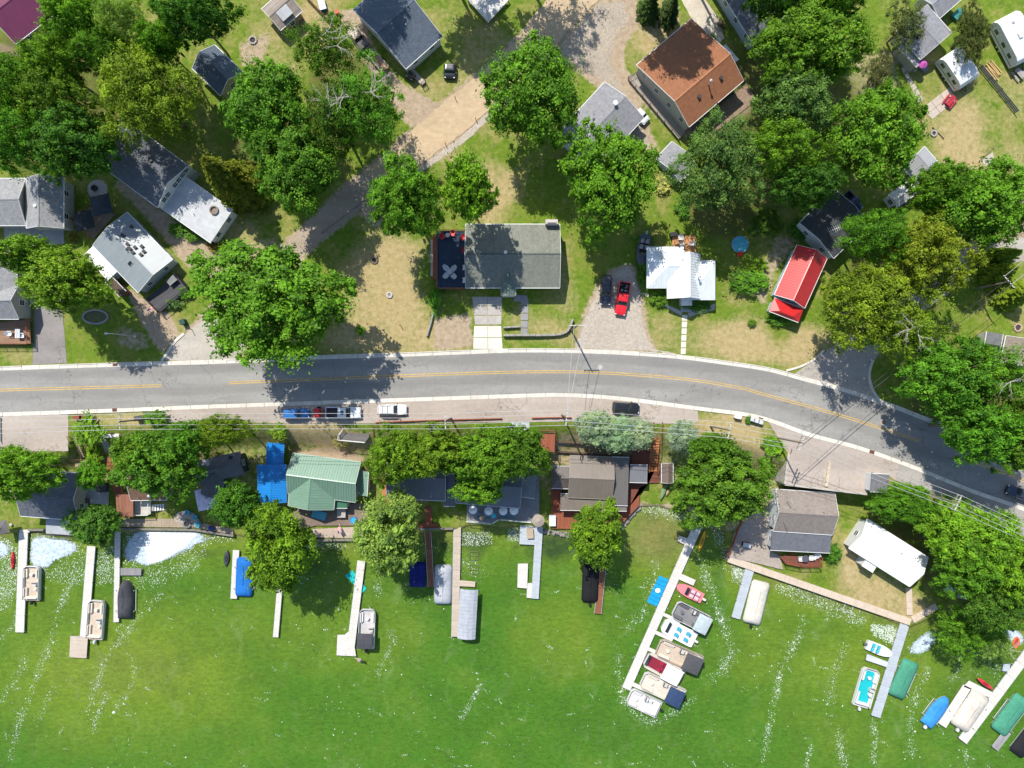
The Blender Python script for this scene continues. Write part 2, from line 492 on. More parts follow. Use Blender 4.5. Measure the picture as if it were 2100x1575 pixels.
for e_, a_ in (((900,1480,330,100),.02),((1100,1500,200,100),.0),((500,1540,260,60),.08),((1480,1520,180,60),.02)):
    w_ = lell(*e_); shal = shal*(1-w_)+a_*w_
lv = np.stack([LX, LY, np.full(LX.shape, ZW)], -1).reshape(-1, 3)
li = np.arange(LX.size).reshape(LX.shape)
lme = np_mesh('lake_water', lv, np.stack([li[:-1,:-1], li[:-1,1:], li[1:,1:], li[1:,:-1]], -1).reshape(-1, 4))
weed_and_shade = np.zeros(LX.shape)  # dark weed and shade of trees and houses, painted into the water colour
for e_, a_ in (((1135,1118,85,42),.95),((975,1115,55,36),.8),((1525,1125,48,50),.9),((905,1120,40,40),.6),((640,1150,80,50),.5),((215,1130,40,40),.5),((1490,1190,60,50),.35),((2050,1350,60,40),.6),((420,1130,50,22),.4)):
    weed_and_shade = np.maximum(weed_and_shade, a_*lell(*e_))
wa = lme.attributes.new('weed_and_shade', 'FLOAT', 'POINT'); wa.data.foreach_set('value', weed_and_shade.reshape(-1).astype(np.float32))
la = lme.attributes.new('shallow', 'FLOAT', 'POINT'); la.data.foreach_set('value', shal.reshape(-1).astype(np.float32))
q = NT('lake_water'); v = q.coord(False)
w1 = q.noise(v, 0.05, 4, 0.6); w2 = q.noise(v, 0.35, 5, 0.65); w3 = q.noise(v, 1.2, 6, 0.75, (0.8, 1.5, 1)); w4 = q.noise(v, 4.0, 4, 0.7, (0.7, 1.6, 1))
sa = q.new('ShaderNodeAttribute', attribute_name='shallow')
sh = q.math('ADD', sa.outputs['Fac'], q.math('MULTIPLY', q.math('SUBTRACT', q.math('ADD', q.math('MULTIPLY', w1, .5), q.math('MULTIPLY', w2, .5)), 0.5), 0.75))
wc = q.mix(q.ramp(sh, 0.0, 0.45), (0.074, 0.196, 0.020), (0.178, 0.268, 0.028))
wc = q.mix(q.ramp(sh, 0.45, 1.0), wc, (0.245, 0.235, 0.075))
wc = q.mix(q.ramp(w2, 0.35, 0.75, (0,)*3, (0.42,)*3), wc, (0.052, 0.122, 0.014))
wat = q.new('ShaderNodeAttribute', attribute_name='weed_and_shade')
wc = q.mix(q.ramp(q.math('ADD', wat.outputs['Fac'], q.math('MULTIPLY', q.math('SUBTRACT', w2, 0.5), 1.3)), 0.25, 0.95, (0,)*3, (0.85,)*3), wc, (0.024, 0.052, 0.026))  # near-shore shade and weedy bottom, both darkened by colour alone
wb = q.noise(v, 0.14, 5, 0.6)      # weedbeds below the surface
wc = q.mix(q.ramp(wb, 0.50, 0.72, (0,)*3, (0.42,)*3), wc, (0.050, 0.125, 0.020))
wc = q.mix(q.ramp(wb, 0.28, 0.46, (0.30,)*3, (0,)*3), wc, (0.215, 0.300, 0.045))
wc = q.mix(0.6, wc, q.ramp(w3, 0.3, 0.7, (0.26,)*3, (0.74,)*3), 'OVERLAY')
wc = q.mix(0.42, wc, q.ramp(w4, 0.3, 0.7, (0.26,)*3, (0.78,)*3), 'OVERLAY')
rm = q.new('ShaderNodeMapping'); rm.inputs['Rotation'].default_value = (0, 0, math.radians(18)); rm.inputs['Scale'].default_value = (0.34, 0.06, 1)
wp = q.new('ShaderNodeTexNoise'); wp.inputs['Scale'].default_value = 0.12; wp.inputs['Detail'].default_value = 3; q.l(v, wp.inputs['Vector'])
wsc = q.new('ShaderNodeVectorMath', operation='SCALE'); wsc.inputs['Scale'].default_value = 9.0; q.l(wp.outputs['Color'], wsc.inputs[0])
wad = q.new('ShaderNodeVectorMath', operation='ADD'); q.l(v, wad.inputs[0]); q.l(wsc.outputs[0], wad.inputs[1]); q.l(wad.outputs[0], rm.inputs[0])
film = q.noise(rm.outputs[0], 1.0, 6, 0.62)     # wind rows of thin scum drifting down the lake
wc = q.mix(q.ramp(film, 0.56, 0.82, (0,)*3, (0.30,)*3), wc, (0.34, 0.42, 0.20))
q.fin(wc, 0.25, 0, 0.15)
h = q.math('ADD', w3, q.math('MULTIPLY', w4, 0.5))
q.bump(h, 0.55, 0.12)
tr = q.new('ShaderNodeBsdfTransparent'); tr.inputs[0].default_value = (0.62, 0.78, 0.42, 1)
mx = q.new('ShaderNodeMixShader')
mx.inputs[0].default_value = 0.27
q.l(q.b.outputs[0], mx.inputs[1]); q.l(tr.outputs[0], mx.inputs[2]); q.l(mx.outputs[0], q.out.inputs[0])
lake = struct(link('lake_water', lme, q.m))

# ================================================================ MAIN ROAD
NE = [(-260,775),(-100,764),(0,760),(240,752),(450,746),(654,737),(816,732),(940,727),(1060,723),(1180,724),(1300,729),(1400,737),(1500,750),(1580,763),(1650,782),(1730,804),(1827,836),(1894,862),(1997,897),(2100,940),(2260,1015)]
SE = [(-260,858),(-100,850),(0,846),(231,838),(400,831),(540,826),(828,816),(1060,808),(1143,806),(1220,809),(1297,816),(1426,833),(1554,851),(1663,888),(1760,914),(1868,952),(1997,1004),(2100,1040),(2260,1105)]
YL = [(-260,812),(-100,804),(0,800),(321,791),(520,783),(816,771),(1060,763),(1220,764),(1400,777),(1516,795),(1560,807),(1689,842),(1791,873),(1887,905),(1997,947),(2100,986),(2260,1058)]
NEs = smooth_line(NE, 10); SEs = smooth_line(SE, 10); YLs = smooth_line(YL, 10)
def resample(L, n):
    p = np.array(L, float); d = np.r_[0, np.cumsum(np.hypot(*np.diff(p, axis=0).T))]
    t = np.linspace(0, d[-1], n)
    return [(float(np.interp(a, d, p[:,0])), float(np.interp(a, d, p[:,1]))) for a in t]
def strip(L1, L2, z, n=200):
    a = resample(L1, n); b = resample(L2, n); m = MB()
    v = []
    for i in range(n):
        p = P(*a[i]); r = P(*b[i])
        v += [(p[0], p[1], z), (r[0], r[1], z)]
    f = [(2*i, 2*i+1, 2*i+3, 2*i+2) for i in range(n-1)]
    m.add(v, f); return m
def off(L, d):
    """shift a photo-space line sideways (positive = to its right when walking along it, image down)"""
    out = []
    for i, p in enumerate(L):
        a = L[max(0, i-1)]; b = L[min(len(L)-1, i+1)]
        dx, dy = b[0]-a[0], b[1]-a[1]; q_ = math.hypot(dx, dy)
        out.append((p[0]-dy/q_*d, p[1]+dx/q_*d))
    return out

def m_asphalt(c, crack=True, wear=False):
    q = NT('asphalt_%d' % len(MATS)); v = q.coord(False)
    n1 = q.noise(v, 0.16, 4, 0.6, (0.35, 1.4, 1)); n2 = q.noise(v, 1.5, 6, 0.7); n3 = q.noise(v, 14, 3, 0.8)
    b = q.mix(q.ramp(n1, 0.3, 0.7), mul(c, 0.82), mul(c, 1.15))
    b = q.mix(0.3, b, q.ramp(n2, 0.3, 0.7, (0.35,)*3, (0.66,)*3), 'OVERLAY')
    if wear:
        # traffic-worn lanes: oily darker centre, polished paler wheel tracks
        aa = q.new('ShaderNodeAttribute', attribute_name='across')
        wv = q.math('SINE', q.math('MULTIPLY', q.math('ADD', aa.outputs['Fac'], q.math('MULTIPLY', q.math('SUBTRACT', n1, 0.5), 0.05)), 6.2832*2), 0.0)
        nl = q.noise(v, 0.9, 5, 0.7, (0.12, 1.6, 1))
        tone = q.math('ADD', q.math('MULTIPLY', wv, 0.5), q.math('ADD', q.math('MULTIPLY', q.math('SUBTRACT', nl, 0.5), 1.6), 0.5), True)
        b = q.mix(q.ramp(tone, 0.25, 0.95, (0,)*3, (0.55,)*3), b, mul(c, 0.70))
        # squared utility patches
        br = q.new('ShaderNodeTexBrick'); br.inputs['Scale'].default_value = 1.0; br.inputs['Brick Width'].default_value = 17.0; br.inputs['Row Height'].default_value = 3.1; br.inputs['Mortar Size'].default_value = 0.03
        br.inputs['Color1'].default_value = (0.42,)*3+(1,); br.inputs['Color2'].default_value = (0.56,)*3+(1,); br.inputs['Mortar'].default_value = (0.25,)*3+(1,); br.inputs['Bias'].default_value = -0.3
        q.l(v, br.inputs['Vector'])
        b = q.mix(0.35, b, br.outputs['Color'], 'OVERLAY')
    b = q.mix(0.35, b, q.ramp(n3, 0.3, 0.7, (0.3,)*3, (0.7,)*3), 'OVERLAY')
    if crack:
        vo = q.new('ShaderNodeTexVoronoi', feature='DISTANCE_TO_EDGE'); vo.inputs['Scale'].default_value = 0.11
        dv = q.new('ShaderNodeVectorMath', operation='ADD'); q.l(v, dv.inputs[0])
        nc = q.new('ShaderNodeTexNoise'); nc.inputs['Scale'].default_value = 0.5; nc.inputs['Detail'].default_value = 5
        q.l(v, nc.inputs['Vector'])
        sc_ = q.new('ShaderNodeVectorMath', operation='SCALE'); q.l(nc.outputs['Color'], sc_.inputs[0]); sc_.inputs['Scale'].default_value = 5.0
        q.l(sc_.outputs[0], dv.inputs[1]); q.l(dv.outputs[0], vo.inputs['Vector'])
        gate = q.ramp(q.noise(v, 0.12, 2, 0.5), 0.40, 0.55)
        cr = q.mix(gate, (0,0,0), q.ramp(vo.outputs['Distance'], 0.0, 0.010, (0.8,)*3, (0,)*3))
        b = q.mix(cr, b, mul(c, 0.42))
    q.bump(n3, 0.3, 0.02)
    MATS[('a', c, crack)] = q.fin(b, 0.9, 0, 0.2)
    return q.m
ASPH = m_asphalt((0.272, 0.264, 0.246), True, True)
PARK = m_asphalt((0.37, 0.315, 0.27), True)
GUT = m_rough((0.60, 0.56, 0.49), 0.14, 1.2, 0.85, 0.2, 0, 0.2, 0.3)
YEL = m_rough((0.56, 0.36, 0.09), 0.25, 2.5, 0.8, 0.1, 0, 0.2, 0.5)

def road_strip(L1, L2, z, n=260, k=24):
    a = resample(L1, n); b = resample(L2, n); V = []; T = []
    for i in range(n):
        p = Vector(P(*a[i])); r = Vector(P(*b[i]))
        for j in range(k+1):
            w_ = p.lerp(r, j/k); V.append((w_.x, w_.y, z)); T.append(j/k)
    F = [(i*(k+1)+j, i*(k+1)+j+1, (i+1)*(k+1)+j+1, (i+1)*(k+1)+j) for i in range(n-1) for j in range(k)]
    me = np_mesh('road', np.array(V), np.array(F)[:, ::-1])
    at = me.attributes.new('across', 'FLOAT', 'POINT'); at.data.foreach_set('value', np.array(T, np.float32))
    return me
road = struct(link('road', road_strip(NEs, SEs, 0.060), ASPH))
def subline(L, x0, x1):
    return [p for p in resample(L, 900) if x0 <= p[0] <= x1]
for (x0, x1) in ((-200, 333), (468, 1885), (1975, 2200)):
    seg = subline(YLs, x0, x1)
    for d in (-2.1, 2.1):
        L1 = off(seg, d-0.75); L2 = off(seg, d+0.75)
        strip(L1, L2, 0.064, max(8, int((x1-x0)/14))).build('painted_line', YEL, road)
# faint tyre-polished lane bands are in the asphalt; concrete gutter pans in slabs with open joints, plus kerb lip
def gutter(L, side, wid, name, gaps=()):
    A = resample(L, 900)
    n = int(sum(math.dist(A[i], A[i+1]) for i in range(len(A)-1))/38)
    for k in range(n):
        seg = A[int(k*899/n):int((k+1)*899/n)+1]
        m = len(seg)
        if m < 3 or seg[-1][0] < -30 or seg[0][0] > 2130: continue
        mid = seg[m//2][0]
        drop = any(a < mid < b for a, b in gaps)
        a = seg; b = off(seg, side*wid); c = off(seg, side*(wid+1.6))
        mm = MB()
        idx = list(range(0, m, max(1, m//4)));
        if idx[-1] != m-1: idx.append(m-1)
        e0, e1 = 0.006, 0.994
        v = []; H2 = 0.075 if drop else 0.17
        for i in idx:
            p0 = P(*a[i]); p1 = P(*b[i]); p2 = P(*c[i])
            v += [(p0[0], p0[1], 0.068), (p1[0], p1[1], 0.072), (p1[0]*1.0, p1[1], H2), (p2[0], p2[1], H2), (p2[0], p2[1], -0.2), (p0[0], p0[1], -0.2)]
        f = []
        for i in range(len(idx)-1):
            for j in range(6):
                q0 = i*6+j; q1 = i*6+(j+1) % 6
                f.append((q0, q1, q1+6, q0+6))
        mm.add(v, f)
        t = len(idx)-1
        if t > 1:           # open joints between the slabs
            for j in range(6):
                for (e, n2_) in ((0, 1), (t, t-1)):
                    pa = Vector(mm.v[e*6+j]); pb = Vector(mm.v[n2_*6+j]); d_ = pb-pa
                    if d_.length > 0.05: mm.v[e*6+j] = tuple(pa + d_.normalized()*0.025)
        mm.build('kerb_slab', GUT, road)
gutter(NEs, -1, 7.0, 'n', ((60,140),(330,470),(965,1035),(1180,1330),(1385,1425),(1660,1830)))
gutter(SEs, 1, 6.4, 's', ((-10,140),(340,1430),(1580,2100)))
# kerb joints: thin dark grooves are the gaps between slabs

def patch(name, pts, z, mat, jit=1.0, step=10, label=None, cat=None, parent=None):
    pp = dens(pts, step, jit)
    w = [P(a, b, z) for a, b in pp]
    m = MB(); m.add([(p[0], p[1], z) for p in w], [tuple(range(len(w)))])
    # face up
    ar = sum(w[i][0]*w[(i+1)%len(w)][1]-w[(i+1)%len(w)][0]*w[i][1] for i in range(len(w)))
    if ar < 0: m.f = [m.f[0][::-1]]
    o = m.build(name, mat)
    return struct(o)
def slabs(name, pts4, nu, nv, z, mat, gap=0.012, thick=0.12, parent=None):
    """a pavement of single concrete slabs inside a four-cornered outline"""
    rootp = parent
    A, B, C, D = [Vector(P(a, b, z)) for a, b in pts4]
    def at(u, w_): return A.lerp(B, u).lerp(D.lerp(C, u), w_)
    for i in range(nu):
        for j in range(nv):
            u0, u1 = i/nu+gap/2, (i+1)/nu-gap/2; v0, v1 = j/nv+gap/2, (j+1)/nv-gap/2
            dz = R.uniform(-0.012, 0.012)
            c = [at(u0,v0), at(u1,v0), at(u1,v1), at(u0,v1)]
            m = MB().prism([(p.x, p.y) for p in c], z-thick, z+dz)
            m.build('slab', mat, rootp)

# parking strips south of the road
def between(L, d0, pts):
    return off(L, d0) + pts
s1 = off(subline(SEs, -40, 140), 8.2) + [(140,925),(-40,928)]
patch('parking_pad', s1, 0.052, PARK, 0.6)
s2 = off(subline(SEs, 336, 1040), 8.2) + [(1040,866),(760,868),(560,868),(470,866),(340,866)]
s2b = off(subline(SEs, 1040, 1432), 8.2) + [(1432,866),(1400,870),(1180,864),(1040,866)]
patch('parking_strip', s2 [:-5] + s2b[:-4] + [(1432,866),(1400,870),(1180,864),(1040,866),(760,868),(560,868),(470,866),(340,866)], 0.052, PARK, 0.5)
PARK2 = m_asphalt((0.30, 0.28, 0.255), True)
s3 = off(subline(SEs, 1845, 2180), 8.2) + [(2180,1140),(2100,1098),(1990,1050),(1905,1010),(1836,985)]
patch('parking_lane', s3, 0.052, PARK2, 0.5)

# side streets and drives
STREET = m_asphalt((0.36, 0.29, 0.22), False)
APRON = m_asphalt((0.40, 0.36, 0.31), True)
SANDR = m_rough((0.46, 0.35, 0.225), 0.14, 1.4, 0.95, 0.25, 0, 0.1, 0.25, (0.6, 1.0, 1))
GRAVEL = m_rough((0.40, 0.35, 0.29), 0.25, 3.0, 0.95, 0.5, 0, 0.1, 0.2)
GRAV2 = m_rough((0.36, 0.305, 0.24), 0.3, 3.0, 0.95, 0.5, 0, 0.1, 0.3)
patch('side_street', [(338,737),(352,712),(382,684),(405,660),(450,612),(520,560),(585,505),(652,436),(722,372),(800,318),(876,328),(800,388),(742,425),(650,497),(585,560),(540,650),(500,700),(485,741),(420,744)], 0.034, STREET, 1.2)
patch('side_street_apron', [(338,738),(352,712),(380,686),(405,662),(455,650),(520,690),(485,742)], 0.040, APRON, 0.8)
patch('dirt_road', [(742,352),(790,318),(850,262),(905,214),(1000,138),(1060,82),(1085,40),(1120,0),(1180,-80),(1300,-80),(1228,0),(1132,96),(1032,200),(945,277),(868,333),(800,388)], 0.046, SANDR, 2.0, 9)
patch('dirt_road_verge', [(800,390),(870,336),(946,280),(1034,203),(1040,212),(952,292),(876,345),(812,398)], 0.028, GRAVEL, 1.5)
patch('gravel_drive', [(1148,104),(1182,60),(1228,8),(1280,4),(1290,40),(1262,80),(1250,120),(1268,160),(1308,250),(1338,300),(1322,300),(1254,190),(1235,165),(1190,138)], 0.024, GRAV2, 3.5, 6)
patch('gravel_parking', [(1180,716),(1192,680),(1212,625),(1228,590),(1250,566),(1290,545),(1308,580),(1316,640),(1326,690),(1340,716),(1400,728),(1300,718)], 0.026, GRAVEL, 3.0, 6)
patch('asphalt_drive', [(67,748),(70,640),(72,560),(118,560),(128,640),(137,745)], 0.030, m_asphalt((0.235,0.215,0.205), True), 0.8)
patch('concrete_forecourt', [(8,455),(130,462),(132,500),(60,505),(20,520),(8,500)], 0.030, m_rough((0.36,0.36,0.36),0.15,1.5,0.85,0.2), 0.6)
patch('side_road', [(1628,768),(1660,746),(1700,716),(1742,688),(1800,640),(1880,580),(1960,530),(2040,500),(2130,480),(2130,528),(2050,545),(1960,590),(1880,650),(1822,700),(1796,735),(1783,765),(1788,798),(1812,832),(1730,803),(1650,781)], 0.040, m_asphalt((0.36,0.325,0.285), True), 0.8)
patch('concrete_drive', [(1392,-10),(1440,-10),(1478,45),(1486,78),(1472,92),(1450,70),(1420,40)], 0.024, m_rough((0.50,0.44,0.35),0.15,1.5,0.9,0.3), 1.0)
# kerbs round the corner of the side streets
def kerb_run(pts, w=5.0):
    L = resample(smooth_line(pts, 6), 60)
    n = max(3, int(sum(math.dist(L[i], L[i+1]) for i in range(59))/30))
    for k in range(n):
        seg = L[int(k*59/n):int((k+1)*59/n)+1]
        a = off(seg, -w/2); b = off(seg, w/2)
        pts_ = [P(*p)[:2] for p in a] + [P(*p)[:2] for p in b[::-1]]
        MB().prism(pts_, -0.1, 0.16).build('kerb_slab', GUT, road)
kerb_run([(332,740),(345,722),(360,700),(378,684)], 5)
kerb_run([(1612,760),(1640,752),(1668,738),(1690,718)], 4)
kerb_run([(1815,832),(1792,805),(1782,770),(1790,738)], 5)
# ================================================================ TREES
q = NT('foliage')
oi = q.new('ShaderNodeObjectInfo'); v = q.coord(True)
ga = q.new('ShaderNodeAttribute', attribute_name='tone')
n1 = q.noise(v, 0.55, 4, 0.6); n2 = q.noise(v, 3.0, 2, 0.6)
base = oi.outputs['Color']
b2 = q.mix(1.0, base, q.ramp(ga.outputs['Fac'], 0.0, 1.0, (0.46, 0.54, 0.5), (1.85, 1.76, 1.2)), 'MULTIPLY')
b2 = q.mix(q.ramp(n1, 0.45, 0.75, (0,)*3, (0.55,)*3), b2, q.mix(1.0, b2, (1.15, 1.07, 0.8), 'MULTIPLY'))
q.fin(b2, 0.6, 0, 0.2)
tl = q.new('ShaderNodeBsdfTranslucent'); tcol = q.mix(1.0, b2, (1.3, 1.4, 0.5), 'MULTIPLY')
q.l(tcol, tl.inputs[0])
mx = q.new('ShaderNodeMixShader'); mx.inputs[0].default_value = 0.28
q.l(q.b.outputs[0], mx.inputs[1]); q.l(tl.outputs[0], mx.inputs[2]); q.l(mx.outputs[0], q.out.inputs[0])
FOL = q.m
BARK = m_rough((0.16, 0.125, 0.095), 0.35, 6, 0.9, 0.6)
DEADW = m_rough((0.36, 0.33, 0.29), 0.25, 6, 0.9, 0.3)

def leaf_mesh(name, pos, nrm, size, tone, rs, asp=0.62):
    """one kite-shaped leaf spray per point, folded along its midrib"""
    n = len(pos)
    nrm = nrm/np.linalg.norm(nrm, axis=1, keepdims=True)
    rv = rs.normal(size=(n, 3)); t = np.cross(nrm, rv); t /= np.linalg.norm(t, axis=1, keepdims=True)+1e-9
    b = np.cross(nrm, t)
    s = size[:, None]
    p0 = pos - t*s*0.5; p2 = pos + t*s*0.6 - nrm*s*0.12
    p1 = pos + b*s*asp*0.5 - t*s*0.05 + nrm*s*0.12; p3 = pos - b*s*asp*0.5 - t*s*0.05 + nrm*s*0.12
    V = np.stack([p0, p1, p2, p3], 1).reshape(-1, 3)
    F = np.arange(4*n).reshape(n, 4)
    me = np_mesh(name, V, F)
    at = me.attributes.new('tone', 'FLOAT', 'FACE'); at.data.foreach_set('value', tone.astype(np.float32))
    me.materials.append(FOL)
    return me

def crown(seed, rad, hgt, ncl, per, leaf, gap=0.0, lobes=0.16, rcl=0.17, flat=1.0, fine=False):
    rs = np.random.RandomState(seed)
    ph = rs.uniform(0, 6.28, 4)
    def env(th): return 1 + lobes*np.sin(2*th+ph[0])*0.6 + lobes*np.sin(3*th+ph[1]) + lobes*0.7*np.sin(5*th+ph[2]) + lobes*0.5*np.sin(8*th+ph[3])
    # clumps over a dome, evenly by a Fibonacci spiral with jitter, plus a few inside
    cl = []
    for i in range(ncl):
        u = (i+0.5)/ncl
        th = i*2.399963+rs.normal(0, 0.25)
        zc = 1-1.28*u+rs.normal(0, 0.05)          # from the top down past the widest ring
        zc = max(-0.34, min(1, zc))
        rr = math.sqrt(max(0, 1-zc*zc)) if zc > 0 else math.sqrt(1-zc*zc)*0.97
        depth = rs.choice([1.0, 0.88, 0.72], p=[0.62, 0.26, 0.12])
        e = env(th)*depth*(0.92+rs.normal(0, 0.055))
        cl.append((math.cos(th)*rr*e*rad, math.sin(th)*rr*e*rad, zc*hgt*depth*(0.97+rs.normal(0, 0.07))))
    cl = np.array(cl)
    if gap: cl = cl[rs.rand(len(cl)) > gap]
    P_, N_, T_, S_ = [], [], [], []
    for c in cl:
        k = int(per*rs.uniform(0.6, 1.4)); rc = rad*rcl*rs.choice([0.55, 0.8, 1.1, 1.5])
        d = rs.normal(size=(k, 3)); d /= np.linalg.norm(d, axis=1, keepdims=True)
        d[:, 2] = np.where(rs.rand(k) < 0.75, np.abs(d[:, 2]), d[:, 2])
        r = rc*np.clip(np.abs(rs.normal(0.72, 0.38, k)), 0.05, 1.7)
        A = rs.uniform(0.5, 1.5, 3)*np.array([1, 1, 0.75*flat]); ca_, sa_ = math.cos(rs.uniform(0, 6.28)), math.sin(rs.uniform(0, 6.28))
        dd = d*A; dd = np.stack([dd[:, 0]*ca_-dd[:, 1]*sa_, dd[:, 0]*sa_+dd[:, 1]*ca_, dd[:, 2]], -1)
        p = c + dd*r[:, None]
        out = c/np.array([rad, rad, hgt]); out = out/(np.linalg.norm(out)+1e-6)
        nr = d*0.75 + out*0.35 + np.array([0, 0, 0.42]) + rs.normal(0, 0.33, (k, 3))
        P_.append(p); N_.append(nr)
        T_.append(np.clip(0.5+rs.normal(0, 0.22)+rs.normal(0, 0.15, k), 0, 1))
        S_.append(leaf*rs.uniform(0.5, 1.5, k))
    # sparse inner leaves that close the view to the ground
    k = ncl*per//9
    d = rs.normal(size=(k, 3)); d /= np.linalg.norm(d, axis=1, keepdims=True)
    p = d*(rs.rand(k)**0.45)[:, None]*0.78*np.array([rad, rad, hgt]); p[:, 2] = np.abs(p[:, 2])*0.85-0.2*hgt*rs.rand(k)
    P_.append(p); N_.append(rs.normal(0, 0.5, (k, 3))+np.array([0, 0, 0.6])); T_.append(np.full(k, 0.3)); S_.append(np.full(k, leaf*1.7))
    return leaf_mesh('crown', np.concatenate(P_), np.concatenate(N_), np.concatenate(S_), np.concatenate(T_), rs, 0.5 if fine else 0.68)

def conifer(seed, rad, hgt, nb, per, leaf, droop=0.25):
    rs = np.random.RandomState(seed); P_, N_, T_ = [], [], []
    for i in range(nb):
        u = (i+0.5)/nb; z = hgt*(1-u**0.85); L = rad*(0.10+0.95*u**0.8)*rs.uniform(0.82, 1.15)
        th = i*2.399963+rs.normal(0, 0.2)
        t = rs.rand(per)**0.6*1.02
        side = rs.normal(0, 1, per)*0.17*L*(1.05-t*0.75)
        x = t*L; zz = z - droop*L*t**1.5 + rs.normal(0, 0.05, per)*L*0.4
        P_.append(np.stack([x*math.cos(th)-side*math.sin(th), x*math.sin(th)+side*math.cos(th), zz], -1))
        N_.append(np.stack([np.full(per, math.cos(th)*0.45), np.full(per, math.sin(th)*0.45), np.full(per, 0.9)], -1)+rs.normal(0, 0.38, (per, 3)))
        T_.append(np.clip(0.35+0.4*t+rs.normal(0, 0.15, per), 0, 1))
    n = nb*per
    return leaf_mesh('crown', np.concatenate(P_), np.concatenate(N_), leaf*rs.uniform(0.7, 1.3, n), np.concatenate(T_), rs, 0.4)

CR = {
 'maple': [crown(100+i, 8.0, 5.6, 280, 122, 0.34, 0.06, 0.12, 0.102) for i in range(6)],
 'oak':   [crown(200+i, 8.0, 5.0, 260, 105, 0.33, 0.13, 0.16, 0.115, fine=True) for i in range(4)],
 'sparse':[crown(300+i, 7.0, 5.0, 130, 120, 0.33, 0.28, 0.22, 0.15, fine=True) for i in range(3)],
 'small': [crown(400+i, 4.4, 3.6, 140, 105, 0.29, 0.03, 0.10, 0.145) for i in range(4)],
 'blue': [crown(450+i, 4.0, 4.2, 95, 150, 0.24, 0.0, 0.05, 0.17) for i in range(3)],
 'willow':[crown(500+i, 6.5, 4.6, 130, 170, 0.42, 0.10, 0.18, 0.18, fine=True) for i in range(2)],
 'bush':  [crown(600+i, 1.5, 1.1, 34, 60, 0.24, 0.0, 0.10, 0.26) for i in range(3)],
 'spruce':[conifer(700+i, 3.0, 8.5, 150, 90, 0.34) for i in range(2)],
 'cedar': [conifer(720+i, 1.3, 4.6, 90, 55, 0.30, 0.1) for i in range(2)],
 'pine':  [conifer(740+i, 5.0, 10.0, 170, 110, 0.46, 0.15) for i in range(2)],
}
CRR = {'maple': (8.0, 5.6), 'oak': (8.0, 5.0), 'sparse': (7.0, 5.0), 'small': (4.4, 3.6), 'blue': (4.0, 4.2), 'willow': (6.5, 4.6), 'bush': (1.5, 1.1), 'spruce': (3.0, 8.5), 'cedar': (1.3, 4.6), 'pine': (5.0, 10.0)}

def trunk_mesh(seed, limbs=7):
    """unit tree: crown centre at z=1, crown radius about 1 (scaled per tree)"""
    rs = random.Random(seed); m = MB()
    m.tube((0,0,-0.05), (0.02,0.01,0.35), 0.062, 8, 0.05); m.tube((0.02,0.01,0.35), (0,0,0.8), 0.05, 8, 0.036); m.tube((0,0,0.8), (0.03,0,1.25), 0.036, 6, 0.012)
    for i in range(limbs):
        th = i*2.4+rs.uniform(-.3,.3); z0 = rs.uniform(0.45, 0.9); L = rs.uniform(0.5, 0.8)
        a = Vector((0.01, 0, z0)); b = a+Vector((math.cos(th)*L*0.5, math.sin(th)*L*0.5, rs.uniform(0.1, 0.28))); c = b+Vector((math.cos(th+rs.uniform(-.4,.4))*L*0.5, math.sin(th+rs.uniform(-.4,.4))*L*0.5, rs.uniform(0.02, 0.2)))
        m.tube(a, b, 0.026, 6, 0.016); m.tube(b, c, 0.016, 5, 0.005)
        m.tube(b, b+Vector((math.cos(th+0.8)*0.25, math.sin(th+0.8)*0.25, 0.15)), 0.011, 5, 0.003)
    return m.mesh('trunk')
TRK = [trunk_mesh(i) for i in range(4)]
for t in TRK: t.materials.append(BARK)

def dead_twigs(seed, n=5):
    rs = random.Random(seed); m = MB()
    for i in range(n):
        th = rs.uniform(0, 6.28); a = Vector((0,0,0)); L = rs.uniform(1.4, 2.8)
        d = Vector((math.cos(th), math.sin(th), rs.uniform(0.25, 0.7)))
        for s_ in range(4):
            b = a + d*L/4; m.tube(a, b, 0.05*(1-s_/4)+0.008, 5, 0.05*(1-(s_+1)/4)+0.008)
            for k in range(2):
                e = d + Vector((rs.uniform(-.9,.9), rs.uniform(-.9,.9), rs.uniform(-.2,.4)))
                m.tube(b, b+e*L*0.22, 0.02, 4, 0.006)
            d = (d + Vector((rs.uniform(-.35,.35), rs.uniform(-.35,.35), 0.02))).normalized(); a = b
    return m.mesh('dead_branch')
DEAD = [dead_twigs(i) for i in range(3)]
for t in DEAD: t.materials.append(DEADW)

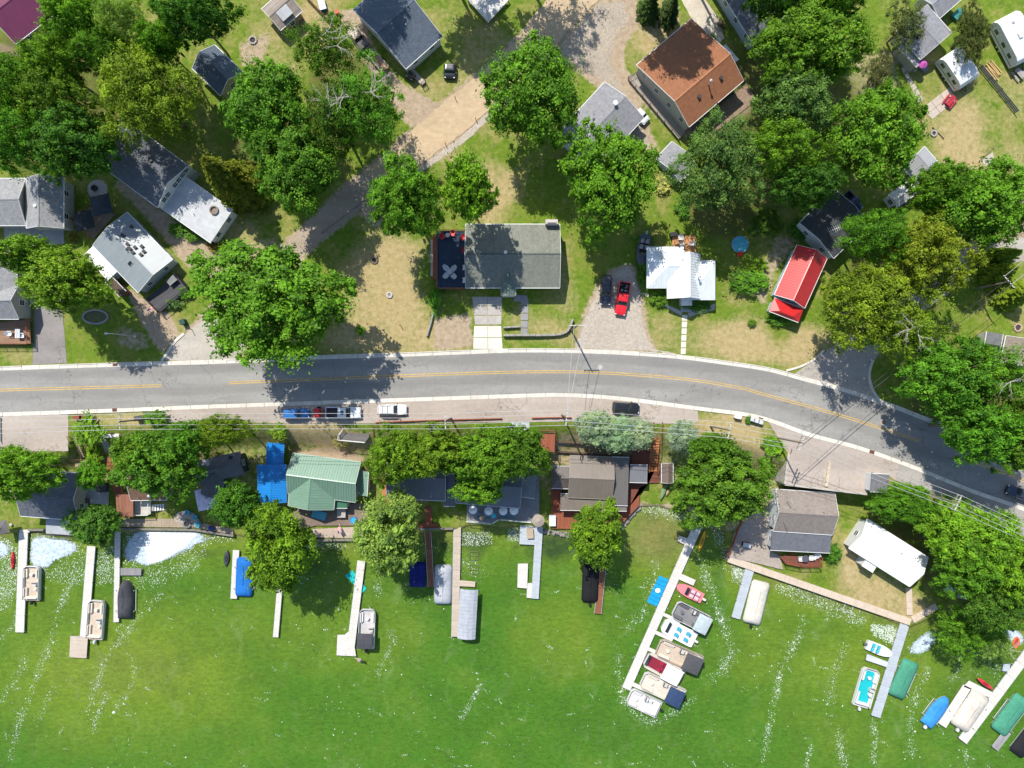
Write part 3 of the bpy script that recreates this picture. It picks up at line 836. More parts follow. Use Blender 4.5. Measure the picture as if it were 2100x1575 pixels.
GREEN = (0.095, 0.215, 0.018); DEEP = (0.068, 0.165, 0.020); LIME = (0.132, 0.268, 0.020); OLIVE = (0.168, 0.245, 0.020); GREY = (0.100, 0.185, 0.050); SILV = (0.215, 0.340, 0.080); BLUEG = (0.25, 0.32, 0.265); DKCON = (0.045, 0.085, 0.025)
tcount = [0]
def tree(px, py, rx, ry, top, kind, colr, label, name=None, group=None, dead=0, base=None, cat='tree'):
    """px,py,rx,ry: the crown as the photo shows it; top: tree height in metres"""
    i = tcount[0]; tcount[0] += 1
    mr, mh = CRR[kind]
    conif = kind in ('spruce', 'cedar', 'pine')
    g = gpt(px, py); zb = base if base is not None else g.z
    if conif:
        zc = zb + top*0.35
    else:
        zc = zb + top*0.66
    c = PX(px, py, zc)
    k = SP*(HC-zc)/HC
    sx, sy = (rx*k/mr, ry*k/mr) if conif or kind == 'bush' else (rx*k/mr*.93, ry*k/mr*.93)
    if base is None: zb = gzs(c.x, c.y) if gzs(c.x, c.y) > ZW else max(gzs(c.x, c.y), ZW-0.3)
    jit = random.Random(i*7+3)
    cj = tuple(x*jit.uniform(0.9, 1.12) for x in colr)
    t = thing(name or ('deciduous_tree' if not conif else 'conifer_tree'), label, cat, (c.x, c.y, zb), 0, group)
    me = CR[kind][i % len(CR[kind])]
    sgx = jit.choice((-1, 1)); sgy = jit.choice((-1, 1)); rot = jit.choice((0, 1))
    if conif:
        cz = 0.35; sz = (top-0.35)/mh
    else:
        sz = (top-(zc-zb))/mh; cz = zc-zb
    co = link('crown', me, None, t, (0, 0, cz), rot*math.pi/2)
    co.scale = (sx*sgx, sy*sgy, sz) if not rot else (sy*sgx, sx*sgy, sz)
    co.color = (*cj, 1)
    tr = link('trunk', TRK[i % 4], None, t, (0, 0, 0), jit.uniform(0, 6))
    if conif: tr.scale = (top*0.12, top*0.12, top*0.7)
    else:
        hr = (zc-zb); tr.scale = (min(sx, sy)*mr*0.95, min(sx, sy)*mr*0.95, hr*1.02)
    for d in range(dead):
        a = jit.uniform(0, 6.28); rr = jit.uniform(0.1, 0.55)
        zz = math.sqrt(max(0, 1-rr*rr))
        do = link('dead_branch', DEAD[d % 3], None, t, (math.cos(a)*rr*sx*mr, math.sin(a)*rr*sy*mr, cz+zz*sz*mh*0.93), a)
        do.scale = (1, 1, 0.55)
    return t

FW = 'wood of broadleaf trees in the top left corner'
TREES = [
 (170,45,75,62,13,'maple',LIME,'bright green tree beside the purple metal roof',FW),
 (262,48,48,58,14,'sparse',SILV,'thin grey-green tree between two fuller crowns near the top left',FW),
 (402,36,86,54,14,'maple',DEEP,'dark green wide crown above the small navy-roofed shed',FW),
 (338,98,42,40,11,'small',GREEN,'smaller crown wedged below the dark green wide crown at top left',FW),
 (222,118,58,48,12,'maple',GREEN,'mid-green crown up-left of the yellow-tinged oak',FW),
 (120,140,62,58,12,'maple',LIME,'light green crown below the olive wall of the purple-roofed building',FW),
 (35,185,72,78,13,'oak',GREEN,'crown on the left edge below the sandy corner',FW),
 (130,215,82,72,13,'oak',GREEN,'loose feathery crown left of the yellow-tinged oak',FW),
 (45,290,85,72,14,'oak',GREEN,'lower crown on the left edge above the grey double-gabled house',FW),
 (165,300,88,75,14,'maple',DEEP,'dark crown overhanging the corner of the long grey-roofed house',FW),
 (304,200,96,106,15,'oak',OLIVE,'yellow-tinged oak above the long grey-roofed house',None),
 (556,232,90,100,14,'maple',GREEN,'broad crown just right of the small navy-roofed shed',None),
 (605,348,86,95,13,'maple',GREEN,'bright round crown beside the paved part of the side street',None),
 (478,372,62,62,11,'pine',(0.15,0.20,0.028),'olive-green pine beside the pale flat roof',None),
 (672,112,72,62,11,'sparse',GREEN,'thin crown with bare twigs next to the pickup in the dirt lane',None),
 (752,222,82,92,13,'sparse',GREEN,'half-bare tree with grey branches at the fork of dirt lane and road',None),
 (690,250,60,80,11,'oak',DEEP,'dark crown squeezed between the broad crown and the half-bare tree',None),
 (1092,195,102,112,15,'maple',GREEN,'lone round maple on the right side of the dirt road',None),
 (835,412,76,88,12,'maple',GREEN,'round tree at the corner of the side street above the blue deck',None),
 (963,392,56,72,10,'small',LIME,'yellow-green small tree touching the grey shingle roof',None),
 (1247,370,102,116,15,'maple',GREEN,'large crown over the lower end of the grey garage roof',None),
 (555,620,158,140,17,'maple',GREEN,'largest crown of all overhanging the main road by the side street',None),
 (1655,105,118,92,15,'maple',GREEN,'wide crown below the navy house at the top right',None),
 (1585,5,60,45,11,'maple',DEEP,'dark crown cut by the top edge beside the navy roof',None),
 (1700,10,70,42,11,'maple',GREEN,'crown cut by the top edge right of the navy roof',None),
 (1622,222,78,70,13,'maple',GREY,'grey-green crown right of the brown roof',None),
 (1788,280,100,112,15,'maple',GREEN,'big crown left of the lawn with the red picnic table',None),
 (1600,312,88,66,13,'oak',LIME,'light yellow-green crown in the middle of the right-hand clump',None),
 (1470,342,94,104,13,'oak',GREY,'grey-green crown beside the small grey shed',None),
 (1650,385,70,50,11,'maple',DEEP,'dark low crown above the black garage roof',None),
 (1785,632,112,92,13,'oak',OLIVE,'olive crown right of the red metal roof',None),
 (1890,535,98,92,13,'oak',OLIVE,'olive crown above the power line on the right',None),
 (1790,490,70,60,11,'oak',GREEN,'green crown between black garage roof and olive crowns',None),
 (1840,680,75,60,11,'sparse',OLIVE,'thin olive crown with bare twigs over the right side road',None),
 (2010,420,112,92,12,'maple',GREEN,'spreading crown on the right edge below the brown lawn',None),
 (1920,390,62,56,11,'maple',GREEN,'crown beside the grey roof with the brick chimney',None),
 (1935,770,98,78,13,'maple',GREEN,'crown at the corner of the right side road and main road',None),
 (2045,775,80,72,13,'sparse',GREEN,'thin crown with bare branches on the right edge by the brown roof',None),
 (2000,880,82,72,13,'maple',GREEN,'crown hanging over the kerb of the main road at right',None),
 (2085,900,65,70,13,'maple',GREEN,'crown on the right edge just above the main road',None),
 (142,580,92,66,11,'maple',LIME,'spreading tree between the asphalt drive and the mobile home',None),
 (58,525,62,40,9,'small',LIME,'narrow crown reaching over the left edge house',None),
]
LOW = [
 (50,968,82,58,9,'maple',LIME,'broad tree on the left edge below the parking pad',None),
 (190,973,31,31,6,'small',LIME,'small round tree beside the dark lake cottage',None),
 (193,1075,55,45,6,'small',DEEP,'round tree leaning over the water by the second dock',None),
 (330,950,98,76,9,'maple',GREEN,'wide crown above the small brown roof by the lake',None),
 (288,925,48,45,8,'small',GREEN,'crown at the top of the brown boardwalk',None),
 (400,900,48,40,8,'small',GREEN,'crown beside the olive one below the parked blue car',None),
 (468,882,62,38,7,'oak',OLIVE,'olive low tree on the bank above the navy cottage',None),
 (490,1035,52,50,7,'small',DEEP,'dense round tree beside the lilac umbrella',None),
 (574,1122,74,84,9,'willow',LIME,'large tree leaning over the lake below the green roof',None),
 (815,935,70,62,9,'maple',LIME,'yellow-tinged crown right of the green metal roof',None),
 (900,925,72,54,9,'maple',LIME,'crown over the middle of the dark metal roof',None),
 (1000,935,86,62,10,'maple',GREEN,'crown below the grey entrance bridge',None),
 (1062,925,70,56,9,'maple',GREEN,'crown left of the red walkway and brown house',None),
 (980,1000,52,36,7,'small',LIME,'low crown hanging over the long grey lake deck',None),
 (798,1092,72,80,8,'willow',SILV,'silvery willow over the white dock',None),
 (1222,1092,58,68,7,'small',LIME,'yellow-green tree over the black covered boat',None),
 (1475,990,112,92,10,'maple',GREEN,'broad crown at the head of the long white dock',None),
 (1455,920,46,30,7,'small',GREEN,'low crown beside the small round blue spruce',None),
 (1850,1032,72,42,6,'maple',GREEN,'crown below the little grey shed by the road',None),
 (1948,1076,76,60,6.5,'maple',LIME,'yellow-green crown right of the white metal roof',None),
 (2000,1110,92,72,9,'maple',LIME,'crown below the white pole crossarms at right',None),
 (2070,1160,70,80,9,'maple',LIME,'crown on the right edge below the parking lane',None),
 (1978,1162,72,60,9,'maple',GREEN,'crown hanging over the right end of the white roof',None),
 (2040,1240,78,60,8,'oak',DEEP,'dark crown behind the orange raft',None),
 (1978,1292,70,54,6.5,'oak',GREEN,'loose tree on the shore right of the light grey dock',None),
 (2035,1315,38,36,6,'sparse',SILV,'pale thin tree at the water next to the orange raft',None),
]
SPEC = [
 (1222,876,44,38,6.5,'blue',BLUEG,'blue spruce at the left of the row below the black car','spruces below the parked black car'),
 (1266,888,46,38,6.0,'blue',BLUEG,'blue spruce in the middle of the row below the black car','spruces below the parked black car'),
 (1304,890,38,36,5.5,'blue',BLUEG,'blue spruce next to the orange stairs','spruces below the parked black car'),
 (1400,896,35,35,5,'blue',(0.24,0.31,0.25),'small round blue spruce right of the orange stairs',None),
 (2052,524,46,20,6.5,'cedar',(0.15,0.25,0.02),'upper clipped cedar on the right edge','cedars in a row on the right edge'),
 (2046,556,42,24,6.5,'cedar',(0.15,0.25,0.02),'middle clipped cedar on the right edge','cedars in a row on the right edge'),
 (2078,600,36,36,6.5,'cedar',(0.14,0.23,0.02),'lowest clipped cedar beside the leaning power pole','cedars in a row on the right edge'),
 (1332,15,26,30,6,'spruce',DKCON,'dark spruce at the top edge left of the concrete drive','dark spruces at the top edge'),
 (1375,22,22,34,6,'spruce',DKCON,'dark narrow spruce touching the concrete drive','dark spruces at the top edge'),
 (1855,55,42,50,8,'sparse',(0.09,0.115,0.05),'thin grey tree left of the grey gabled house',None),
 (1990,70,36,60,7,'oak',(0.075,0.105,0.03),'narrow tree between grey house and the cut-off camper',None),
 (1800,150,30,44,5,'sparse',(0.09,0.10,0.04),'scrubby low tree left of the grey house path',None),
 (1570,460,40,30,5,'oak',DEEP,'shaded low tree left of the black garage roof',None),
]
TALL = {(963,392): 21, (835,412): 19.5}
for a in TREES: tree(*a[:4], TALL.get(a[:2], 12+.4*a[4]), *a[5:8], group=a[8])
for a in ((1372,-98,80,78,23,'maple',GREEN,'tall crown just beyond the top edge that shades the brown roof'),(1085,-150,95,80,20,'sparse',GREEN,'crown beyond the top edge that shades the dirt road'),(925,-125,90,75,20,'maple',GREEN,'crown beyond the top edge that shades the lawn by the porch deck'),(705,-135,75,70,20,'oak',GREEN,'crown beyond the top edge that shades the blue-grey house'),(1480,-120,70,60,20,'oak',GREEN,'crown beyond the top edge above the navy corner house')): tree(*a)
for a in LOW: tree(*a[:4], (4+a[4]*1.15) if a[4] >= 7 else a[4]+1, *a[5:8], group=a[8], dead=1 if a[5] == 'sparse' else 0, base=None)
for a in SPEC: tree(*a[:8], group=a[8], name={'spruce': 'spruce_tree', 'blue': 'spruce_tree', 'cedar': 'cedar_tree'}.get(a[5]))
for o in list(bpy.data.objects):      # bare grey branches that show above some crowns
    if o.type == 'EMPTY' and any(w in o.get('label', '') for w in ('half-bare', 'bare twigs', 'bare branches')):
        cr = [c for c in o.children if c.name.startswith('crown')][0]
        for d in range(3):
            a = R.uniform(0, 6.28); rr = R.uniform(0.1, 0.6)
            do = link('dead_branch', DEAD[d % 3], None, o, (math.cos(a)*rr*abs(cr.scale.x)*7, math.sin(a)*rr*abs(cr.scale.y)*7, cr.location.z+math.sqrt(1-rr*rr)*cr.scale.z*4.7), a)
            do.scale = (1, 1, 0.5)

BUSH = [
 (1540,578,34,22,1.8,GREEN,'leafy bed of shrubs below the blue kiddie pool'),
 (1515,572,20,18,1.4,DEEP,'round clipped bush left of the shrub bed'),
 (1556,545,18,14,1.3,LIME,'light bush at the upper end of the shrub bed'),
 (1358,376,17,18,1.3,(0.40,0.42,0.16),'cream-flowering hydrangea under the grey shed'),
 (893,615,11,26,1.4,GREEN,'vine-covered mound at the corner of the blue deck'),
 (1707,1133,18,18,1.8,DEEP,'round dark bush beside the red lakeside deck'),
 (740,678,9,9,0.9,GREEN,'single small bush under the edge of the largest crown'),
 (1320,490,22,10,1.1,GREEN,'low shrubs along the top of the white metal roof'),
 (1318,560,12,30,1.2,DEEP,'shrubs between the fishing boat and white house'),
 (1352,612,20,14,1.1,GREEN,'shrubs at the lower left wall of the white house'),
 (1432,628,26,10,1.0,DEEP,'low planting right of the white house steps'),
 (1542,662,9,7,0.8,GREEN,'tiny bush alone on the dry front lawn'),
 (1600,655,24,12,1.2,DEEP,'dark hedge below the red porch roof'),
 (365,470,20,12,1.1,GREEN,'leafy strip along the pale flat roof'),
 (395,485,16,10,1.0,GREEN,'end of the leafy strip at the pale roof corner'),
 (440,505,14,12,1.0,(0.17,0.11,0.03),'rust-coloured bush at the tip of the pale roof'),
 (180,885,26,30,1.8,LIME,'climbing greenery between parking pad and white platform'),
 (195,930,16,24,1.4,LIME,'light weeds beside the wooden stairs on the left'),
 (318,858,22,14,1.3,GREEN,'bush with white planters by the road at left'),
 (572,886,17,14,1.3,LIME,'bright round shrub above the blue roof'),
 (580,935,12,26,1.2,GREEN,'weeds between blue roof and green roof'),
 (1585,915,20,18,1.2,LIME,'bright shrubs at the top of the red side stairs'),
 (1568,950,10,24,1.2,GREEN,'weeds along the red side stairs'),
 (1535,862,7,8,0.7,DEEP,'tiny dark shrub beside the black mailboxes'),
 (380,600,16,12,1.0,GREEN,'flower bed in front of the dark mobile home deck'),
 (355,622,14,12,1.0,(0.10,0.16,0.06),'lower flower bed by the dark mobile home deck'),
 (700,905,18,10,1.0,(0.22,0.19,0.09),'dry weeds on the bank above the green roof'),
 (1100,460,6,5,0.5,GREEN,'tiny weedy clump beside the chimney of the shingle roof'),
 (1685,1085,0.1,0.1,0.1,GREEN,''),
 (150,488,9,10,0.9,(0.19,0.17,0.02),'yellow flowering bush by the concrete forecourt'),
 (680,32,8,8,0.9,DEEP,'dark round bush near the trampoline top'),
 (1460,80,8,10,0.8,GREEN,'bush at the end of the concrete drive'),
 (1400,425,14,20,1.2,DEEP,'shaded shrub left of the colourful patio'),
 (1640,470,22,22,1.5,DEEP,'shaded shrub left of the white garage wall'),
 (1480,50,8,9,0.9,(0.16,0.13,0.08),'faded brown bush against the light blue wall'),
 (905,590,9,10,0.9,DEEP,'upper part of the vine mound below the deck'),
 (1970,560,0.1,0.1,0.1,GREEN,''),
]
for b in BUSH:
    if b[6]: tree(b[0], b[1], b[2], b[3], b[4], 'bush', b[5], b[6], name='shrub', cat='shrub')
# ================================================================ HOUSES
def m_siding(c):
    key = ('sd', c)
    if key in MATS: return MATS[key]
    q = NT('siding_%d' % len(MATS)); v = q.coord(False)
    wv = q.new('ShaderNodeTexWave', wave_type='BANDS', bands_direction='Z', wave_profile='SAW'); wv.inputs['Scale'].default_value = 1.6
    q.l(v, wv.inputs['Vector'])
    n = q.noise(v, 1.2, 5, 0.6)
    b = q.mix(q.ramp(wv.outputs['Fac'], 0.86, 1.0), c, mul(c, 0.6))
    b = q.mix(0.3, b, q.ramp(n, 0.3, 0.7, (0.35,)*3, (0.65,)*3), 'OVERLAY')
    q.bump(wv.outputs['Fac'], 0.4, 0.03)
    MATS[key] = q.fin(b, 0.7, 0, 0.3)
    return MATS[key]
def m_metal(c, rough=0.42):
    return m_rough(c, 0.10, 0.9, rough, 0.05, 0.0, 0.5, 0.18, (2.2, 0.35, 1))

_wf = MB()
for (x0, x1, z0, z1) in ((-.52,.52,-.62,-.52),(-.52,.52,.52,.62),(-.52,-.44,-.52,.52),(.44,.52,-.52,.52),(-.44,.44,-.03,.03)): _wf.box(x0, x1, -.04, .03, z0, z1)
WINF = _wf.mesh('window'); WINF.materials.append(WHITE)
WINP = MB().box(-.44, .44, -.01, .01, -.52, .52).mesh('pane'); WINP.materials.append(m_glass())
_dr = MB().box(-.46, .46, -.05, .03, 0.05, 2.05); DOORM = _dr.mesh('door')
DOORM.materials.append(m_paint((0.45, 0.44, 0.42)))
HANDM = MB().box(.3, .38, -.11, -.05, .95, 1.05).mesh('handle'); HANDM.materials.append(CHROME)

class Block:
    """one roofed block of a house; a,b,c are three roof corners in the photo, seen at eave height (a-b along the ridge)"""
    def __init__(s, root, a, b, c, zb, eave, rise, roof, wall, style='gable', ridge=0.5, hip=(0.0, 0.0), over=0.35, ribs=0.0, trim=None, cap=None, win=True, door=None, wallz=None, slope=0.25, gut=True):
        z = zb+eave
        A, B, C = PX(*a, z), PX(*b, z), PX(*c, z)
        u = (B-A); L = u.length; u.normalize(); n = Vector((-u.y, u.x, 0))
        w = (C-B).dot(n); sg = 1 if w > 0 else -1; W = abs(w)
        ctr = (A+B)/2 + n*w/2
        s.ang = math.atan2(u.y, u.x); s.L, s.W, s.sg = L, W, sg
        s.root = root; rl = root.location
        s.loc = Vector((ctr.x-rl.x, ctr.y-rl.y, zb-rl.z)); s.eave, s.rise = eave, rise
        hl, hw = L/2, W/2
        y0 = sg*W*(ridge-0.5); s.y0 = y0; s.style = style
        t = 0.16; tm = trim or TRIM
        def zr(y):
            if style == 'flat': return eave
            if style == 'shed': return eave+slope*rise*(y*sg+hw)/W
            return eave+rise*(1-abs(y-y0)/(hw-y0 if y > y0 else hw+y0))
        s.zr = zr
        # walls
        ix, iy = hl-over, hw-over
        m = MB(); zl = -0.6 if wallz is None else wallz
        if style == 'gable' and not hip[0] and not hip[1]:
            pr = [(-iy, zl), (iy, zl), (iy, zr(iy)-t), (y0, zr(y0)-t-0.02), (-iy, zr(-iy)-t)]
        else:
            e2 = min(zr(iy), zr(-iy))-t
            pr = [(-iy, zl), (iy, zl), (iy, e2), (-iy, e2)]
        k = len(pr)
        m.add([(-ix, p[0], p[1]) for p in pr]+[(ix, p[0], p[1]) for p in pr], [tuple(range(k)), tuple(range(k, 2*k))[::-1]]+[(i, k+i, k+(i+1) % k, (i+1) % k) for i in range(k)])
        s.put(m, 'wall', wall)
        # roof
        if style in ('flat', 'shed'):
            o = s.put(MB().slab([(-hl,-hw,zr(-hw)),(hl,-hw,zr(-hw)),(hl,hw,zr(hw)),(-hl,hw,zr(hw))], t), 'roof', roof)
            if ribs:
                mr = MB(); x = -hl+ribs/2
                while x < hl: mr.slab([(x-.03,-hw,zr(-hw)+.05),(x+.03,-hw,zr(-hw)+.05),(x+.03,hw,zr(hw)+.05),(x-.03,hw,zr(hw)+.05)], .06); x += ribs
                mr.build('roof_rib', roof, o, kind='stuff')
            for (x0, x1, ya, yb) in ((-hl-.03, hl+.03, -hw-.08, -hw), (-hl-.03, hl+.03, hw, hw+.08)):
                MB().slab([(x0,ya,zr(-hw if ya < 0 else hw)+.03),(x1,ya,zr(-hw if ya < 0 else hw)+.03),(x1,yb,zr(-hw if ya < 0 else hw)+.03),(x0,yb,zr(-hw if ya < 0 else hw)+.03)], .2).build('fascia', tm, o)
        else:
            zt = eave+rise; r0, r1 = -hl+hip[0], hl-hip[1]
            s.slopes = []
            for sd in (-1, 1):
                ye = sd*hw
                poly = [(-hl, ye, eave), (hl, ye, eave), (r1, y0, zt), (r0, y0, zt)]
                if sd > 0: poly = poly[::-1]
                o = s.put(MB().slab(poly, t), 'roof_slope', roof)
                if ribs:
                    mr = MB(); x = -hl+ribs/2
                    while x < hl:
                        f = 1.0
                        if x < r0: f = (x+hl)/max(hip[0], 1e-3)
                        if x > r1: f = (hl-x)/max(hip[1], 1e-3)
                        ya, yb = ye, ye+(y0-ye)*f; zb_ = eave+rise*f
                        if f > 0.06:
                            q_ = [(x-.03, ya, eave+.05), (x+.03, ya, eave+.05), (x+.03, yb, zb_+.05), (x-.03, yb, zb_+.05)]
                            mr.slab(q_ if sd < 0 else q_[::-1], .06)
                        x += ribs
                    mr.build('roof_rib', roof, o, kind='stuff')
                if gut:
                    gy = (ye-.1, ye) if sd < 0 else (ye, ye+.1)
                    MB().box(-hl, hl, gy[0], gy[1], eave-.14, eave-.02).build('gutter', tm, o)
                s.slopes.append(o)
            for e_, sx_ in ((0, -1), (1, 1)):
                xe = sx_*hl
                if hip[e_]:
                    poly = [(xe, -hw, eave), (xe, hw, eave), (sx_*(hl-hip[e_]), y0, zt)]
                    if sx_ < 0: poly = poly[::-1]
                    s.put(MB().slab(poly, t), 'roof_hip', roof)
                else:
                    m = MB()
                    for sd in (-1, 1):
                        xx = (xe, xe+.05) if sx_ > 0 else (xe-.05, xe)
                        m.slab([(xx[0], sd*hw, eave+.02), (xx[1], sd*hw, eave+.02), (xx[1], y0, zt+.02), (xx[0], y0, zt+.02)] if sd < 0 else [(xx[0], y0, zt+.02), (xx[1], y0, zt+.02), (xx[1], sd*hw, eave+.02), (xx[0], sd*hw, eave+.02)], .22)
                    s.put(m, 'rake_board', tm)
            m = MB()
            m.slab([(r0, y0-.14, zt-.005), (r1, y0-.14, zt-.005), (r1, y0, zt+.05), (r0, y0, zt+.05)], .04)
            m.slab([(r0, y0, zt+.05), (r1, y0, zt+.05), (r1, y0+.14, zt-.005), (r0, y0+.14, zt-.005)], .04)
            s.put(m, 'ridge_cap', cap or roof)
        # windows along the walls
        if win and eave > 2.0:
            zc = eave-1.25
            for sd in (-1, 1):
                nw = max(1, int((L-1.2)/2.9))
                for i in range(nw):
                    x = -ix+(2*ix)*(i+0.5)/nw
                    s.window(x, sd*(iy+.005), zc, math.pi if sd > 0 else 0)
                nw = max(1, int((W-1.0)/2.6))
                for i in range(nw):
                    y = -iy+(2*iy)*(i+0.5)/nw
                    s.window(sd*(ix+.005), y, zc, math.pi/2*(1 if sd > 0 else -1))
        if door:
            x, sd = door
            o = link('door', DOORM, None, root, s.loc+Matrix.Rotation(s.ang, 3, 'Z') @ Vector((x*hl, sd*(iy+.01), 0)), s.ang+(math.pi if sd > 0 else 0))
            link('handle', HANDM, None, o)
    def put(s, m, name, mat, **k):
        return m.build(name, mat, s.root, s.loc, s.ang, **k)
    def window(s, x, y, z, rz):
        o = link('window', WINF, None, s.root, s.loc+Matrix.Rotation(s.ang, 3, 'Z') @ Vector((x, y, z)), s.ang+rz)
        link('pane', WINP, None, o)
    def at(s, u, v):
        """roof point; u along the ridge, v across, both -1..1"""
        return u*s.L/2, v*s.W/2, s.zr(v*s.W/2)
    def vent(s, u, v, kind='vent'):
        x, y, z = s.at(u, v)
        if kind == 'vent':
            m = MB().box(x-.2, x+.2, y-.2, y+.2, z-.15, z+.22).box(x-.27, x+.27, y-.27, y+.27, z+.22, z+.27); s.put(m, 'roof_vent', BLACK)
        elif kind == 'pipe':
            s.put(MB().tube((x, y, z-.2), (x, y, z+.55), .06, 8), 'vent_pipe', GALV)
        elif kind == 'white':
            m = MB().lathe([(.22, -.2), (.22, .15), (.3, .18), (.26, .3), (.05, .38)], 12, (x, y, z)); s.put(m, 'roof_vent', WHITE)
        elif kind == 'flue':
            m = MB().tube((x, y, z-.2), (x, y, z+1.5), .11, 10).lathe([(.2, 1.5), (.24, 1.6), (.05, 1.75)], 10, (x, y, z)); s.put(m, 'flue_pipe', ALU)
        elif kind == 'chimney':
            m = MB().box(x-.45, x+.45, y-.35, y+.35, z-.8, z+1.2); o = s.put(m, 'chimney', m_rough((0.32, 0.18, 0.13), 0.3, 5, 0.9, 0.4))
            MB().box(x-.52, x+.52, y-.42, y+.42, z+1.2, z+1.32).box(x-.2, x+.2, y-.15, y+.15, z+1.32, z+1.55).build('chimney_cap', CONC, o)
        elif kind == 'skylight':
            dz = s.zr(y+.45)-s.zr(y-.45)
            m = MB().slab([(x-.35, y-.45, z+.1-dz/2), (x+.35, y-.45, z+.1-dz/2), (x+.35, y+.45, z+.1+dz/2), (x-.35, y+.45, z+.1+dz/2)], .14); o = s.put(m, 'skylight', m_paint((0.3, 0.31, 0.32)))
            MB().slab([(x-.28, y-.38, z+.115-dz/2*.84), (x+.28, y-.38, z+.115-dz/2*.84), (x+.28, y+.38, z+.115+dz/2*.84), (x-.28, y+.38, z+.115+dz/2*.84)], .03).build('pane', m_glass(), o)
        elif kind == 'dish':
            m = MB().tube((x, y, z), (x+.2, y, z+.7), .03, 6); o = s.put(m, 'dish_mount', GALV)
            MB().lathe([(.02, 0), (.2, .03), (.33, .1), (.36, .16)], 12, (x+.25, y, z+.7)).build('satellite_dish', ALU, o)
        elif kind == 'tall':
            s.put(MB().tube((x, y, z-.2), (x, y, z+2.2), .05, 8), 'mast', GALV)

def house(name, label, ctr, zb, cat='house'):
    p = PX(*ctr, zb)
    return thing(name, label, cat, (p.x, p.y, zb))

SH_DK = m_shingle((0.125, 0.135, 0.155)); SH_NAVY = m_shingle((0.100, 0.125, 0.160)); SH_GREY = m_shingle((0.28, 0.28, 0.285)); SH_LT = m_shingle((0.25, 0.25, 0.268)); SH_BRN = m_shingle((0.285, 0.125, 0.065), 0.16, 0.15); SH_OLV = m_shingle((0.195, 0.202, 0.168), 0.25, 0.35)
SD_W = m_siding((0.62, 0.63, 0.62)); SD_BL = m_siding((0.42, 0.50, 0.58)); SD_TAN = m_siding((0.46, 0.40, 0.30)); SD_GR = m_siding((0.40, 0.39, 0.36)); SD_NV = m_siding((0.035, 0.055, 0.09)); SD_YEL = m_siding((0.50, 0.43, 0.24)); SD_OL = m_siding((0.25, 0.27, 0.10)); SD_BRN = m_siding((0.13, 0.065, 0.04))

# --- north side of the road
h = house('purple_roof_building', 'building with purple metal roof and olive wall in the top left corner', (30, 20), 0, 'building')
Block(h, (32,90), (115,26), (49,-60), 0, 3.0, 2.2, m_metal((0.15, 0.028, 0.075)), SD_OL, ribs=0.45)
h = house('grey_long_house', 'long house with dark shingle roof, white clerestory gable and pale flat front roof', (330, 370), 0)
B1 = Block(h, (386,340), (272,256), (209,341), 0, 4.6, 1.9, SH_DK, SD_W, over=.08, win=False)
for y_ in (-3.4, -2.4, -1.4, -.4, 1.6, 2.6): B1.window(-B1.L/2+.05, y_, 4.3, -math.pi/2)
B1.vent(-.2, -.3); B1.vent(.3, .4, 'pipe')
B2 = Block(h, (321,420), (432,498), (478,431), 0, 2.9, 2.0, m_rough((0.47, 0.48, 0.49), 0.12, 1.2, 0.8, 0.1), SD_W, 'shed', over=0.3, slope=0.15, trim=WHITE)
B2.vent(.1, -.3, 'pipe'); B2.vent(-.3, .1, 'pipe')
x, y, z = B2.at(.55, .45)
B2.put(MB().lathe([(.75, -.1), (.75, .3), (.55, .32), (.5, .05)], 18, (x, y, z)), 'roof_ring', m_rough((0.22, 0.18, 0.15), 0.3, 4))
Block(h, (232,262), (256,237), (290,266), 0, 3.4, 0.8, WHITE, SD_W, 'flat', win=False)
h = house('navy_shed', 'small shed with navy shingle roof and yellow gable end', (445, 145), 0, 'shed')
Block(h, (498,148), (440,92), (392,138), 0, 2.7, 1.6, SH_NAVY, SD_YEL)
h = house('grey_gable_house', 'grey double-gabled house on the left edge above the forecourt', (60, 415), 0)
Block(h, (-70,462), (52,462), (52,366), 0, 3.2, 1.7, SH_GREY, SD_GR)
b = Block(h, (54,468), (54,364), (130,364), 0, 3.3, 1.6, SH_GREY, SD_GR); b.vent(-.2, .2, 'white')
h = house('grey_edge_house', 'grey-roofed house on the left edge beside the asphalt drive', (0, 590), 0)
Block(h, (34,527), (34,600), (-70,600), 0, 3.4, 1.6, SH_GREY, SD_GR)
Block(h, (-70,654), (38,654), (38,584), 0, 3.4, 1.9, SH_GREY, SD_GR)
h = house('mobile_home', 'pale grey-blue metal-roofed mobile home with many black roof vents', (275, 520), 0)
b = Block(h, (190,503), (283,600), (358,537), 0, 2.9, 0.9, m_metal((0.225, 0.255, 0.275)), m_siding((0.40, 0.43, 0.40)), over=0.25)
for (u, v) in ((-.5, .25), (-.2, .15), (-.05, .1), (.02, .28), (.1, .08), (.12, .5), (.3, .25), (.28, .42), (-.55, .75)): b.vent(u, v)
b.vent(-.08, .02, 'skylight'); b.vent(.25, -.35, 'skylight')
Block(h, (190,505), (240,557), (224,577), 0, 2.5, 0.3, WHITE, WHITE, 'flat', over=0.2, win=False)
Block(h, (222,560), (258,597), (243,606), 0, 2.3, 0.3, m_rough((0.10, 0.065, 0.055)), SD_BRN, 'flat', over=0.2, win=False)
h = house('blue_grey_house', 'blue-grey shingled house beside the dirt lane with the pickup', (830, 50), 0)
b = Block(h, (832,141), (907,74), (802,-49), 0, 3.0, 2.0, SH_NAVY, SD_W); b.vent(.1, -.3, 'pipe')
h = house('weathered_shed', 'weathered wooden shed with porch at the top edge', (580, 25), 0, 'shed')
b = Block(h, (575,62), (620,22), (585,-25), 0, 2.4, 0.9, m_plank((0.25, 0.21, 0.18), 0.3), m_siding((0.33, 0.24, 0.16)))
